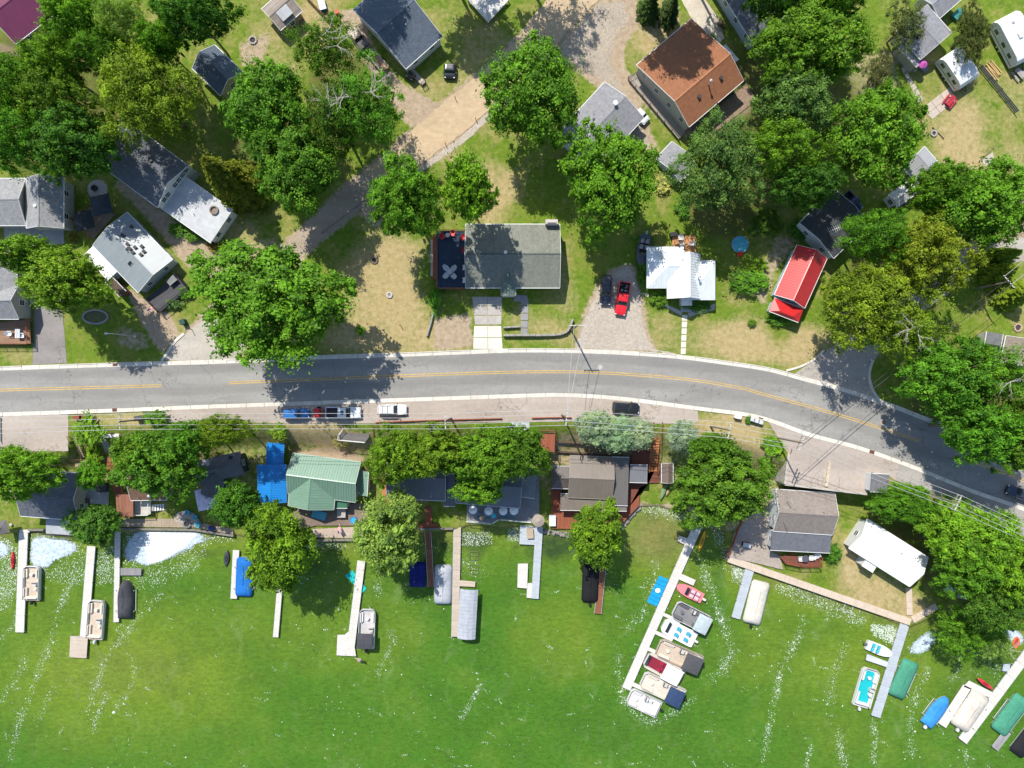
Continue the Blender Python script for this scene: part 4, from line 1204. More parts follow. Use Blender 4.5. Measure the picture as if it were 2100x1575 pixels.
b.put(MB().slab([(-1.2, -2.0, 3.05), (1.0, -2.0, 3.05), (1.0, -.3, 3.42), (-1.2, -.3, 3.42)], .08), 'skylight_panel', m_rough((0.42, 0.44, 0.45), 0.1))
h = house('brown_roof_house', 'large house with rust-brown shingle roof and two black vents', (1415, 155), 0)
b = Block(h, (1413,260), (1525,165), (1418,38), 0, 3.7, 2.1, SH_BRN, m_siding((0.45, 0.43, 0.38)), ridge=0.33, cap=m_rough((0.36, 0.16, 0.08), .1))
b.vent(-.35, -.62); b.vent(.45, -.62); b.vent(0.05, -.55, 'flue'); b.vent(.3, .4, 'pipe')
h = house('lavender_garage', 'lavender-grey shingled garage half hidden by the large crown', (1230, 260), 0, 'garage')
b = Block(h, (1140,277), (1240,168), (1320,242), 0, 2.9, 1.4, SH_LT, SD_BL); b.vent(.6, .1, 'dish')
h = house('grey_shed', 'small grey shed below the brown-roofed house', (1385, 345), 0, 'shed')
Block(h, (1345,325), (1378,290), (1429,338), 0, 2.5, 0.9, SH_LT, SD_BL)
h = house('navy_corner_house', 'navy-roofed house with light blue siding at the top edge', (1540, 20), 0)
b = Block(h, (1545,90), (1455,-55), (1522,-97), 0, 3.1, 1.5, SH_DK, SD_BL); b.vent(-.1, .2)
h = house('grey_gabled_house', 'light grey gabled house above the white camper', (1895, 70), 0)
b = Block(h, (1838,65), (1888,122), (1953,68), 0, 2.9, 1.2, SH_LT, SD_W, ridge=0.45)
Block(h, (1842,96), (1880,138), (1893,126), 0, 2.2, 0.4, m_rough((0.48, 0.47, 0.44)), SD_GR, 'flat', over=0.1, win=False)
Block(h, (1926,38), (1974,-4), (1935,-50), 0, 2.6, 0.9, SH_LT, SD_GR)
h = house('chimney_house', 'grey ribbed roof with brick chimney under the right-hand trees', (1900, 355), 0)
b = Block(h, (1896,300), (1955,368), (1909,408), 0, 2.9, 1.2, m_metal((0.33, 0.33, 0.34)), SD_GR, ribs=0.4); b.vent(.15, -.75, 'chimney')
h = house('red_roof_house', 'small house with bright red metal roof and hipped porch', (1635, 580), 0)
RED = m_metal((0.50, 0.022, 0.022), 0.34)
b = Block(h, (1696,530), (1650,632), (1587,608), 0, 2.9, 1.7, RED, SD_BL, ribs=0.45, trim=WHITE)
Block(h, (1588,611), (1648,634), (1638,661), 0, 2.5, 0.7, RED, SD_BL, hip=(1.4, 1.4), ribs=0.45, trim=WHITE, ridge=0.8)
h = house('black_garage', 'black-roofed garage with white gable wall beside the red roof', (1705, 460), 0, 'garage')
b = Block(h, (1640,457), (1712,388), (1782,460), 0, 3.4, 1.0, m_shingle((0.062, 0.066, 0.072)), SD_W, over=0.15, ridge=0.5)
h = house('white_metal_house', 'white metal-roofed cottage with hipped left wing and front step', (1398, 560), 0)
WM = m_metal((0.66, 0.70, 0.70), 0.35)
Block(h, (1326,590), (1402,590), (1402,507), 0, 2.8, 1.5, WM, SD_W, hip=(3.3, 0), ribs=0.42)
Block(h, (1398,614), (1467,614), (1470,535), 0, 2.9, 1.2, WM, SD_W, hip=(0, 2.4), ribs=0.42)
b = Block(h, (1369,521), (1369,612), (1435,612), 0, 3.2, 1.9, WM, SD_W, ribs=0.42, ridge=0.6); b.vent(-.5, .6, 'tall'); b.vent(.1, .8, 'flue'); b.vent(-.7, -.2, 'pipe')
Block(h, (1399,626), (1399,610), (1418,610), 0, 2.4, 0.5, WM, SD_W, over=0.1, win=False)
h = house('grey_shingle_house', 'grey shingled house beside the navy deck with a green cross gable', (1050, 525), 0)
b = Block(h, (955,590), (1148,590), (1148,460), 0, 3.4, 1.9, SH_OLV, SD_W, trim=WHITE, cap=m_rough((0.10, 0.12, 0.11)))
b.vent(-.15, .05, 'white')
GRG = m_shingle((0.125, 0.175, 0.15))
Block(h, (1028,606), (1028,545), (1057,545), 0, 3.45, 1.0, GRG, SD_W, trim=m_rough((0.3,0.33,0.31)), over=0.15, win=False)
p = PX(1131, 456, 4.4)
c_ = p-h.location
MB().box(-1.0, 1.0, -.35, .35, -4.6, .6).box(-.7, .7, -.2, .2, .6, .8).build('chimney', m_rough((0.5, 0.45, 0.42), .25, 5), h, c_)
h = house('brown_edge_house', 'brown-grey roofed house on the right edge above the trees', (2080, 720), 0)
Block(h, (2052,742), (2064,688), (2170,712), 0, 2.9, 1.4, m_shingle((0.24, 0.20, 0.165)), SD_W)
Block(h, (2020,704), (2024,680), (2056,690), 0, 2.4, 0.6, m_rough((0.15, 0.15, 0.155)), SD_GR, 'flat', win=False, over=.1)
h = house('white_edge_cottage', 'small pale cottage hidden under the trees beside the blue pickup', (1840, 400), 0, 'cottage')
Block(h, (1822,400), (1862,372), (1878,398), 0, 2.6, 0.8, m_rough((0.5, 0.5, 0.48)), SD_W)

# --- lake side, below the bank
ZB = -4.1
h = house('dark_lake_cottage', 'dark-roofed cottage at the far left lake shore', (105, 1020), ZB, 'cottage')
b = Block(h, (42,1058), (160,1067), (166,971), ZB, 3.0, 1.8, SH_DK, SD_GR); b.vent(-.3, .3, 'pipe'); b.vent(.5, .05, 'pipe'); b.vent(.1, -.2, 'pipe')
h = house('brown_lake_cottage', 'small brown-roofed cottage with white porch under the wide crown', (305, 1000), ZB, 'cottage')
b = Block(h, (268,1026), (342,1025), (342,952), ZB, 2.9, 1.3, m_shingle((0.17, 0.10, 0.07)), SD_W, trim=WHITE); b.vent(.1, -.75, 'white'); b.vent(-.5, -.85, 'pipe')
h = house('navy_lake_cottage', 'navy-walled cottage with blue-grey shingles left of the blue roof', (462, 960), ZB, 'cottage')
SHB = m_shingle((0.135, 0.14, 0.158))
b = Block(h, (410,992), (502,972), (514,922), ZB, 3.1, 1.2, SHB, SD_NV, trim=m_paint((0.10,0.11,0.13))); b.vent(.6, .7); b.vent(-.4, .6, 'dish')
Block(h, (412,1012), (424,965), (460,973), ZB, 3.0, 1.1, SHB, SD_NV, trim=m_paint((0.10,0.11,0.13)))
h = house('blue_roof_cottage', 'narrow cottage with bright blue metal roof by the lake', (557, 980), ZB, 'cottage')
BLU = m_metal((0.012, 0.20, 0.56), 0.38)
b = Block(h, (529,1031), (528,953), (586,955), ZB, 2.9, 0.8, BLU, SD_TAN, ribs=0.4, trim=m_paint((0.05,0.2,0.45)))
Block(h, (546,955), (548,908), (582,909), ZB, 2.7, 0.6, BLU, SD_TAN, ribs=0.4, trim=m_paint((0.05,0.2,0.45)))
h = house('green_roof_house', 'house with pale green ribbed metal roof near the lake', (665, 985), ZB)
GRM = m_metal((0.165, 0.275, 0.205), 0.38); GTR = m_paint((0.42, 0.5, 0.44))
b = Block(h, (590,1012), (729,1030), (741,948), ZB, 3.0, 2.1, GRM, SD_TAN, ribs=0.45, ridge=0.5, trim=GTR)
b2 = Block(h, (591,1037), (597,972), (690,981), ZB, 3.02, 2.0, GRM, SD_TAN, ribs=0.45, trim=GTR)
Block(h, (733,1016), (736,966), (756,966), ZB, 2.4, 0.8, GRM, SD_TAN, 'shed', over=.1, ribs=.45, win=False)
Block(h, (688,1042), (712,1042), (713,1020), ZB, 2.3, 0.5, m_metal((0.035, 0.13, 0.075)), SD_TAN, 'flat', over=.1, win=False)
h = house('dark_metal_house', 'dark metal-roofed house under the row of yellow-green crowns', (855, 980), ZB)
DM = m_metal((0.115, 0.125, 0.15), 0.4)
Block(h, (793,1022), (913,1027), (916,930), ZB, 3.0, 1.7, DM, SD_GR, ribs=0.42)
Block(h, (910,1038), (933,1038), (934,972), ZB, 2.7, 1.0, DM, SD_GR, 'shed', over=.15, win=False, ribs=.42)
h = house('dark_deck_house', 'dark-roofed house behind the long grey lake deck', (1000, 990), ZB)
Block(h, (934,1031), (1066,1042), (1072,952), ZB, 3.1, 1.5, DM, SD_GR, trim=m_paint((0.5,0.52,0.55)))
Block(h, (1064,1018), (1096,1022), (1098,960), ZB, 2.9, 0.6, m_rough((0.20,0.21,0.22), .15), SD_GR, 'flat', over=.15, win=False)
h = house('brown_metal_house', 'brown metal-roofed lake house with several roof levels and red decks', (1215, 990), ZB)
BM = m_metal((0.185, 0.155, 0.13), 0.38)
Block(h, (1165,1020), (1255,1024), (1256,938), ZB, 3.4, 1.6, BM, SD_BRN, ribs=0.4, trim=m_paint((0.3,0.27,0.24)))
Block(h, (1252,1036), (1287,1037), (1291,938), ZB, 3.2, 1.0, m_metal((0.125, 0.115, 0.11)), SD_BRN, 'shed', ribs=.4, over=.2)
Block(h, (1149,1046), (1285,1048), (1286,1014), ZB, 2.7, 1.2, BM, SD_BRN, 'shed', ribs=.4, over=.2, win=False)
Block(h, (1131,1001), (1167,1002), (1167,957), ZB, 2.8, 0.9, m_metal((0.105, 0.085, 0.075)), SD_BRN, hip=(1.3, 0), over=.2)
h = house('slate_shed', 'small slate-roofed shed on the red walkway right of the brown house', (1310, 970), ZB, 'shed')
Block(h, (1291,989), (1327,990), (1329,954), ZB, 2.5, 0.5, m_metal((0.16, 0.165, 0.18)), SD_BRN, 'shed', ribs=.4, over=.15, win=False)
h = house('brown_shed', 'narrow brown shed above the green canoe', (1368, 970), ZB, 'shed')
Block(h, (1357,990), (1357,950), (1380,951), ZB, 2.3, 0.6, m_metal((0.16, 0.12, 0.10)), SD_BRN, ribs=.4, over=.15, win=False)
h = house('tan_shingle_house', 'brown-grey shingled house below the concrete parking deck', (1650, 1060), ZB)
b = Block(h, (1586,1089), (1707,1097), (1717,1012), ZB, 3.4, 1.8, m_shingle((0.25, 0.215, 0.19), .2), SD_W)
b.vent(-.5, .2, 'pipe'); b.vent(.5, .15, 'pipe'); b.vent(-.7, .5, 'tall'); b.vent(-.75, -.5, 'tall')
Block(h, (1580,1128), (1702,1134), (1709,1093), ZB, 2.9, 1.2, m_shingle((0.13, 0.135, 0.155), .15), SD_W, 'shed', win=True)
h = house('white_roof_cottage', 'cottage with plain white metal roof on the right shore lawn', (1820, 1135), ZB, 'cottage')
b = Block(h, (1741,1124), (1866,1203), (1903,1143), ZB, 3.0, 1.3, m_metal((0.74, 0.75, 0.73), 0.4), SD_W, ribs=0.5, trim=WHITE); b.vent(-.85, .75, 'pipe'); b.vent(.2, .35, 'pipe')
Block(h, (1768,1160), (1790,1174), (1796,1150), ZB, 2.6, 0.5, m_metal((0.70, 0.71, 0.69)), SD_W, 'flat', win=False, over=.1)
h = house('pale_blue_shed', 'tiny pale blue shed under the trees at the right shore', (1968, 1208), ZB, 'shed')
Block(h, (1950,1220), (1958,1190), (1992,1197), ZB, 2.3, 0.8, m_rough((0.38, 0.44, 0.50)), SD_BL, over=.15, win=False)
h = house('roadside_shed', 'little grey-roofed shed with white wall at the end of the parking deck', (1800, 990), 0, 'shed')
Block(h, (1785,1008), (1821,1010), (1826,973), 0, 2.2, 0.7, m_shingle((0.16, 0.16, 0.165)), SD_W, 'shed', over=.1, win=False, wallz=-3)

# ---------------------------------------------------------------- parking deck with its retaining walls
t = thing('parking_deck', 'concrete parking deck on retaining walls above the tan shingled house', 'parking deck', PX(1690, 960, 0))
L0 = off(subline(SEs, 1578, 1848), 8.2)
pts = L0 + [(1836,985),(1822,975),(1786,968),(1778,1012),(1609,992),(1616,930)]
w = [PX(a, b, 0)-t.location for a, b in pts]
MB().prism([(p.x, p.y) for p in w], -0.3, 0.056).build('deck_slab', PARK, t)
def wallrun(pts, zb, zt, th, mat, name, parent, zpix=0.0):
    """a wall of butted lengths along photo points"""
    L = [PX(a, b, zpix) for a, b in pts]
    o = parent.location if parent else Vector((0,0,0))
    m = MB()
    for i in range(len(L)-1):
        a, b = L[i]-o, L[i+1]-o; d = (b-a).normalized(); n = Vector((-d.y, d.x, 0))*th/2
        m.prism([(a-n).xy, (b-n).xy, (b+n).xy, (a+n).xy], zb-o.z, zt-o.z-0.004*i)
    return m.build(name, mat, parent)
CW = m_rough((0.42, 0.385, 0.34), 0.2, 1.2, 0.9, 0.3)
wallrun([(1777,1013),(1609,993)], -4.6, 0.25, 0.35, CW, 'retaining_wall', t)
wallrun([(1609,992),(1617,928)], -4.6, 0.22, 0.35, CW, 'side_wall', t)
wallrun([(1700,945),(1693,998)], -0.1, 0.35, 0.45, m_rough((0.5,0.42,0.32)), 'kerb_wall', t)
# ================================================================ DECKS, STAIRS, WALLS
def local(t, pts, z): return [(lambda v: (v.x, v.y))(PX(a, b, z)-t.location) for a, b in pts]
def rail_run(t, a, b, z0, mat, h=0.95, mid=True, name='railing'):
    """posts, top rail, bottom rail and balusters between two local points"""
    a = Vector((a[0], a[1], z0)); b = Vector((b[0], b[1], z0)); L = (b-a).length
    m = MB(); n = max(1, int(L/1.7))
    for i in range(n+1):
        p = a.lerp(b, i/n); m.box(p.x-.05, p.x+.05, p.y-.05, p.y+.05, z0-.1, z0+h+.05)
    u = Vector((0,0,1))
    m.tube(a+u*h, b+u*h, .055, 4); m.tube(a+u*.15, b+u*.15, .035, 4)
    k = max(1, int(L/.16))
    for i in range(k):
        p = a.lerp(b, (i+.5)/k); m.tube(p+u*.15, p+u*h, .016, 4)
    return m.build(name, mat, t)
def deck(name, label, pts, z, mat, rails=(), railmat=None, zb=None, cat='deck', thick=0.14, skirt=None, posts=True, rz=None):
    c = PX(sum(p[0] for p in pts)/len(pts), sum(p[1] for p in pts)/len(pts), z)
    zb = gzs(c.x, c.y) if zb is None else zb
    t = thing(name, label, cat, (c.x, c.y, zb))
    if rz is None:
        e = max(((math.dist(pts[i], pts[(i+1) % len(pts)]), i) for i in range(len(pts))))[1]
        A = PX(*pts[e]); B = PX(*pts[(e+1) % len(pts)]); rz = math.atan2(B.y-A.y, B.x-A.x)
    lp = local(t, pts, z)
    Rm = Matrix.Rotation(-rz, 2)
    rp = [tuple(Rm @ Vector(p)) for p in lp]
    MB().prism(rp, z-zb-thick, z-zb).build('deck_floor', mat, t, (0,0,0), rz)
    if posts and z-zb > 0.35:
        for p in lp:
            q_ = Vector(p)*0.95
            MB().box(q_.x-.07, q_.x+.07, q_.y-.07, q_.y+.07, min(-.6, gzs(c.x+q_.x, c.y+q_.y)-zb-.3), z-zb-thick).build('post', WOODGREY, t)
    if skirt: MB().prism([(p[0]*.99, p[1]*.99) for p in lp], min(-.5, -.2), z-zb-thick-.01).build('skirt', skirt, t)
    for i in rails:
        rail_run(t, lp[i], lp[(i+1) % len(lp)], z-zb, railmat or WHITE)
    return t
def stairs(name, label, top, ztop, bot, zbot, wpx, n, mat, railm=None, gap=0.25):
    A = PX(*top, ztop); B = PX(*bot, zbot)
    d = (B-A); hd = Vector((d.x, d.y, 0)); Lh = hd.length; ang = math.atan2(hd.y, hd.x); W = wpx*SP
    t = thing(name, label, 'stairs', (B.x, B.y, zbot), ang)
    run = Lh/n; rise = (ztop-zbot)/n
    me = MB().box(0, run*(1-gap), -W/2, W/2, -.06, 0).mesh('step'); me.materials.append(mat)
    for i in range(n):
        link('step', me, None, t, (-Lh+i*run, 0, (ztop-zbot)-(i+.3)*rise))
    for s in (-1, 1):
        MB().slab([(-Lh, s*W/2-.06, ztop-zbot-.1), (0, s*W/2-.06, -.05), (0, s*W/2+.06, -.05), (-Lh, s*W/2+.06, ztop-zbot-.1)], .28).build('stringer', mat, t)
        if railm:
            m = MB(); a = Vector((-Lh, s*(W/2+.05), ztop-zbot+.9)); b = Vector((0, s*(W/2+.05), .9)); m.tube(a, b, .05, 5)
            for i in range(5):
                p = a.lerp(b, i/4); m.tube(p-Vector((0,0,1.1)), p, .045, 5)
            m.build('railing', railm, t)
    return t
PL_NAVY = m_plank((0.030, 0.050, 0.085), .14, .2); PL_RED = m_plank((0.27, 0.085, 0.045), .14, .22); PL_RBR = m_plank((0.17, 0.06, 0.04), .14, .2); PL_GREY = m_plank((0.24, 0.245, 0.255), .14, .15); PL_TAN = m_plank((0.36, 0.29, 0.21), .14, .2); PL_ORG = m_plank((0.42, 0.17, 0.07), .14, .2); PL_LT = m_plank((0.50, 0.47, 0.42), .14, .15); PL_DK = m_plank((0.075, 0.075, 0.08), .14, .2); PL_ROOFR = m_plank((0.24, 0.105, 0.07), .3, .2)
BRN = m_rough((0.22, 0.11, 0.06), .25, 4); REDW = m_rough((0.30, 0.09, 0.045), .25, 4)

t = deck('navy_deck', 'navy-painted deck with brown railing beside the grey shingle roof', [(897,592),(955,592),(955,474),(897,474)], 1.6, PL_NAVY, (0, 2, 3), BRN, 0, skirt=BRN)
lp = local(t, [(888,572),(897,572),(897,480),(888,480)], 1.0); MB().prism(lp, -.1, 1.1).build('planter_box', REDW, t)
lp = local(t, [(883,566),(888,566),(888,492),(883,492)], .4); MB().prism(lp, -.1, .45).build('stone_edge', CONC, t)
deck('mobile_home_deck', 'dark grey deck at the lower end of the mobile home', [(300,612),(362,562),(388,592),(328,640)], 0.9, PL_DK, (1, 2, 3), BLACK, 0, skirt=m_rough((0.06,0.06,0.065)))
deck('tall_side_deck', 'brown deck with dark gazebo top left of the mobile home', [(150,450),(200,415),(235,440),(190,490)], 0.6, m_plank((0.26,0.2,0.15)), (0, 3), BRN, 0)
deck('edge_house_deck', 'brown deck with white furniture on the left edge', [(-20,662),(60,655),(63,706),(-20,706)], 0.9, m_plank((0.28, 0.17, 0.11)), (1, 2), REDW, 0)
deck('white_porch_deck', 'white porch deck cut by the top edge above the dry lawn', [(958,-2),(1001,46),(1045,-2)], 0.8, m_plank((0.60, 0.58, 0.56), .14, .06), (0,), WHITE, 0)
deck('side_yard_deck', 'long pale deck along the left wall of the brown-roofed house', [(1288,162),(1310,148),(1412,262),(1392,286)], 0.3, m_plank((0.38, 0.34, 0.29)), (0, 3), WOODGREY, 0)
deck('back_yard_patio', 'brown backyard patio behind the brown-roofed house', [(1418,266),(1530,172),(1552,205),(1440,292)], 0.15, m_rough((0.24, 0.17, 0.12), .3, 2), (), None, 0, cat='patio', posts=False)
deck('grey_house_porch', 'grey porch floor below the light grey gabled house', [(1842,102),(1852,92),(1905,140),(1898,150)], 0.3, PL_GREY, (), None, 0, cat='porch')
deck('orange_patio', 'sunlit orange wooden patio above the white metal roof', [(1379,485),(1426,482),(1428,528),(1379,525)], 0.35, m_plank((0.52, 0.26, 0.11), .14, .25), (), None, 0, cat='patio')
deck('ramp_deck', 'long wooden ramp at the corner of the blue-grey house', [(833,141),(842,134),(873,168),(865,175)], 0.5, m_plank((0.42,0.37,0.31)), (0, 2), WOODGREY, 0, cat='ramp')

# lake side
deck('brown_boardwalk', 'red-brown boardwalk running down to the small brown cottage', [(222,912),(240,912),(252,1015),(236,1018),(218,965)], -2.6, PL_RED, (), None, -3.9, cat='boardwalk')
deck('brown_platform_roof', 'rust-brown platform at the end of the boardwalk', [(237,1014),(273,1014),(273,1060),(240,1060)], -1.8, PL_ROOFR, (), None, -4.2, cat='platform')
deck('white_porch', 'small white porch with steps in front of the brown cottage', [(276,1028),(309,1028),(309,1055),(276,1055)], -3.3, PL_LT, (1, 2), WHITE, -4.2, cat='porch')
stairs('white_stairs', 'short white steps beside the small white porch', (311,1042), -3.3, (338,1040), -4.2, 12, 5, WHITE)
deck('shore_boardwalk', 'grey plank boardwalk along the shore behind the white foam', [(248,1064),(368,1064),(400,1070),(478,1085),(478,1096),(400,1082),(248,1080)], -4.15, PL_TAN, (), None, -4.6, cat='boardwalk', rz=math.pi/2)
deck('round_patio', 'rounded stone patio with turquoise chairs by the foam', [(366,1050),(385,1046),(402,1056),(414,1075),(400,1081),(360,1070),(356,1060)], -4.0, m_rough((0.36, 0.31, 0.26), .3, 4), (), None, -4.5, cat='patio', posts=False)
deck('cottage_patio', 'pale concrete patio below the far left dark cottage', [(94,1062),(155,1068),(152,1098),(94,1094)], -4.1, m_rough((0.36, 0.38, 0.41), .12, 2), (2,), BLACK, -4.7, cat='patio', posts=False)
deck('side_terrace', 'light grey side terrace between dark cottage and brown boardwalk', [(176,1000),(222,1002),(222,1035),(178,1032)], -3.9, m_rough((0.44,0.45,0.47), .12, 2), (), None, -4.3, cat='terrace', posts=False)
deck('white_landing', 'white concrete landing on the bank below the dry verge', [(206,872),(268,876),(268,884),(244,884),(244,898),(206,898)], -0.6, m_rough((0.62,0.58,0.53), .1, 2), (), None, -2.5, cat='landing')
stairs('wooden_bank_stairs', 'wooden stairs with landing below the left parking pad', (150,895), -0.2, (168,938), -2.7, 11, 12, m_rough((0.34,0.26,0.18),.3,4), WOODGREY)
deck('stair_landing', 'small wooden landing at the foot of the left bank stairs', [(154,942),(184,942),(184,957),(154,957)], -2.8, PL_TAN, (0, 1), BRN, -3.9, cat='landing')
stairs('grey_bank_stairs', 'narrow grey stairs left of the brown boardwalk', (210,900), -0.8, (222,928), -2.6, 10, 9, CONC)
deck('grey_bank_deck', 'grey plank deck with white chairs hanging below the parked white pickup', [(696,893),(706,880),(733,873),(757,873),(757,896),(749,907),(696,902)], -0.7, m_plank((0.15,0.135,0.13)), (6, 5, 0), WHITE, -2.6)
stairs('red_bank_stairs', 'red-brown stairs right of the grey bank deck', (770,869), -0.1, (773,893), -1.7, 8, 15, REDW, REDW)
deck('grey_bridge', 'narrow grey plank bridge from the parking strip to the dark metal house', [(880,858),(906,858),(905,884),(880,886)], -0.05, PL_GREY, (), None, -1.8, cat='bridge')
deck('entrance_bridge', 'wide pale grey entrance bridge under the crown by the road', [(1042,852),(1086,850),(1086,886),(1042,888)], 0.0, m_rough((0.40,0.42,0.44),.12,2), (), None, -2.0, cat='bridge')
deck('red_landing', 'red plank landing left of the spruce row', [(1110,882),(1138,882),(1136,928),(1108,925)], -1.2, PL_RED, (0, 1), REDW, -3.4, cat='landing')
deck('red_brown_walk', 'dark red walkway below the blue spruces', [(1298,905),(1335,905),(1333,955),(1296,955)], -2.7, PL_RBR, (), None, -3.9, cat='walkway')
stairs('orange_stairs', 'orange wooden stairs descending the bank beside the blue spruces', (1348,866), -0.1, (1338,968), -3.6, 17, 18, PL_ORG, REDW)
deck('lower_red_walk', 'dark red deck strip between slate shed and green canoe', [(1290,992),(1352,990),(1352,945),(1330,945),(1330,992),(1312,1000),(1290,1040)], -3.75, PL_RBR, (), None, -4.2, cat='deck')
deck('red_lake_deck', 'red wooden deck wrapped around the brown house at the shore', [(1130,1000),(1152,1000),(1152,1046),(1286,1046),(1290,1000),(1312,1000),(1311,1036),(1270,1080),(1240,1086),(1132,1084)], -3.8, PL_RED, (), None, -4.4, cat='deck', rz=math.pi/2)
deck('long_grey_deck', 'long grey lake deck with turquoise chairs and white parasols', [(957,1022),(1066,1040),(1072,958),(1106,958),(1106,1064),(1090,1070),(1024,1064),(1008,1073),(957,1068)], -3.6, PL_GREY, (4, 5, 6, 7), WHITE, -4.4)
deck('red_side_walk', 'orange-red walkway between green and dark metal roofs', [(781,980),(797,980),(800,1040),(786,1040)], -3.8, PL_ORG, (), None, -4.2, cat='walkway')
deck('red_dock_walk', 'red plank walk leading down to the brown dock', [(872,1040),(884,1040),(886,1074),(900,1074),(900,1082),(860,1082),(860,1074),(872,1072)], -4.0, PL_RED, (), None, -4.4, cat='walkway')
deck('green_house_patio', 'brown patio with grill and blue tub in front of the green roof', [(600,1045),(757,1030),(752,1078),(648,1078),(610,1086)], -4.0, m_rough((0.20,0.15,0.12),.25,2), (), None, -4.4, cat='patio', posts=False)
deck('shore_walk', 'tan concrete shore walk below the green-roofed house', [(640,1085),(745,1080),(745,1104),(640,1102)], -4.2, m_rough((0.42,0.33,0.27),.15,2), (), None, -4.8, cat='walkway', posts=False)
deck('red_tan_deck', 'small red deck with table below the tan shingled house', [(1600,1142),(1612,1140),(1682,1142),(1682,1160),(1640,1160),(1610,1154)], -3.0, PL_RBR, (2, 3, 4), REDW, -4.2)
stairs('red_tan_stairs', 'short red stairs at the left of the small red deck', (1628,1136), -3.0, (1604,1152), -4.2, 6, 12, REDW)
stairs('concrete_bank_stairs', 'pale concrete stairs down the dry bank near the mailboxes', (1578,892), -0.4, (1536,944), -3.4, 14, 13, m_rough((0.50,0.46,0.40),.2,3))
stairs('dark_side_stairs', 'dark stairs beside the left wall of the parking deck', (1612,918), -0.2, (1585,982), -3.8, 16, 15, m_rough((0.12,0.115,0.11),.2,3), REDW)
patch('shore_patio', [(1560,1000),(1597,990),(1585,1080),(1578,1128),(1600,1140),(1606,1168),(1494,1142),(1505,1095),(1535,1060)], -4.05, m_rough((0.34,0.29,0.245),.2,2), .6)
CON2 = m_rough((0.52,0.43,0.34), .12, 1.5, .9, .2, 0, .2, .2)
def slab_walk(label, p0, p1, wpx, n, z, name='concrete_walk', mat=CON2, zb=-5.6, thick=0.6):
    A = PX(*p0, z); B = PX(*p1, z); d = B-A; ang = math.atan2(d.y, d.x); L = d.length; W = wpx*SP*(HC-z)/HC
    t = thing(name, label, 'walkway', (A.x, A.y, z-thick), ang)
    me = MB().box(0, L/n-.03, -W/2, W/2, 0, thick).mesh('slab'); me.materials.append(mat)
    for i in range(n): link('slab', me, None, t, (i*L/n, 0, R.uniform(-.012, .012)))
    return t
slab_walk('pale concrete seawall walk along the right shore', (1494,1146), (1868,1276), 14, 16, -4.15)
slab_walk('short concrete walk branching up-right at the end of the seawall', (1872,1272), (1922,1243), 13, 3, -4.12)
slab_walk('narrow concrete path from the white roof cottage to the seawall', (1864,1206), (1866,1262), 12, 4, -4.1)
# seawalls
def seawall(label, pts, mat, top=-4.1, th=0.35):
    c = PX(*pts[0], -4.5); t = thing('seawall', label, 'seawall', (c.x, c.y, -6))
    wallrun(pts, -6.4, top, th, mat, 'wall_face', t, -4.5); return t
SW = m_rough((0.20, 0.18, 0.16), .3, 2)
seawall('dark timber seawall at the left shore behind the foam', [(60,1086),(92,1086)], SW)
seawall('dark seawall below the shore boardwalk', [(248,1084),(400,1086),(480,1098)], SW)
seawall('seawall in front of the tan shore walk', [(600,1108),(745,1106)], SW)
seawall('low seawall by the red dock walk', [(860,1085),(930,1083)], SW)
seawall('seawall at the tip of the shore patio', [(1508,1090),(1489,1146)], SW)

# garden walls, steps and paths of the shingle house
def stonewall(label, pts, h, th, mat, name='retaining_wall'):
    c = PX(*pts[0], 0); t = thing(name, label, 'wall', (c.x, c.y, 0))
    L = resample(smooth_line(pts, 6), 40)
    W_ = [PX(a, b, 0)-c for a, b in L]
    tot = sum((W_[i+1]-W_[i]).length for i in range(39)); n = max(2, int(tot/1.1))
    for k in range(n):
        a = W_[int(k*39/n)]; b = W_[int((k+1)*39/n)]; d = b-a; l = d.length
        MB().box(.015, l-.015, -th/2*R.uniform(.85, 1.1), th/2*R.uniform(.85, 1.1), -.2, h*R.uniform(.93, 1.05)).build('stone', mat, t, a, math.atan2(d.y, d.x), bevel=.04)
    return t
GS = m_rough((0.30, 0.285, 0.255), .35, 4, .9, .5)
stonewall('curved stone retaining wall in front of the grey shingle house', [(1032,688),(1080,688),(1150,686),(1168,672),(1174,655)], .9, .35, GS)
stonewall('stone wall beside the garage driveway ending in a curve', [(890,640),(884,662),(876,690)], .7, .3, GS)
stonewall('short inner stone wall by the entrance steps', [(1032,672),(1066,670)], .7, .3, GS)
def paving(label, quad, nu, nv, z=0.03, mat=CONC, name='paved_path', cat='path'):
    c = PX(*quad[0], z); t = thing(name, label, cat, (c.x, c.y, 0))
    A, B, C, D = [PX(a, b, z)-t.location for a, b in quad]
    for i in range(nu):
        for j in range(nv):
            def at(u, w_): return A.lerp(B, u).lerp(D.lerp(C, u), w_)
            g = .012
            cc = [at(i/nu+g/2, j/nv+g), at((i+1)/nu-g/2, j/nv+g), at((i+1)/nu-g/2, (j+1)/nv-g), at(i/nu+g/2, (j+1)/nv-g)]
            MB().prism([(p.x, p.y) for p in cc], -.1, z+R.uniform(-.006, .006)).build('slab', mat, t)
    return t
LTC = m_rough((0.62,0.57,0.50), .1, 1.2, .88, .2, 0, .2, .15)
paving('white concrete garage driveway in front of the grey shingle house', [(972,668),(1028,668),(1031,716),(970,716)], 2, 2, .03, LTC, 'driveway', 'driveway')
paving('shaded upper driveway slabs below the garage door', [(968,608),(1030,608),(1028,666),(974,666)], 2, 3, .03, m_rough((0.40,0.37,0.34),.15,1.5), 'driveway', 'driveway')
paving('entrance path slabs right of the green cross gable', [(1068,612),(1084,612),(1082,688),(1068,688)], 1, 5, .10, m_rough((0.27,0.265,0.265),.15,3))
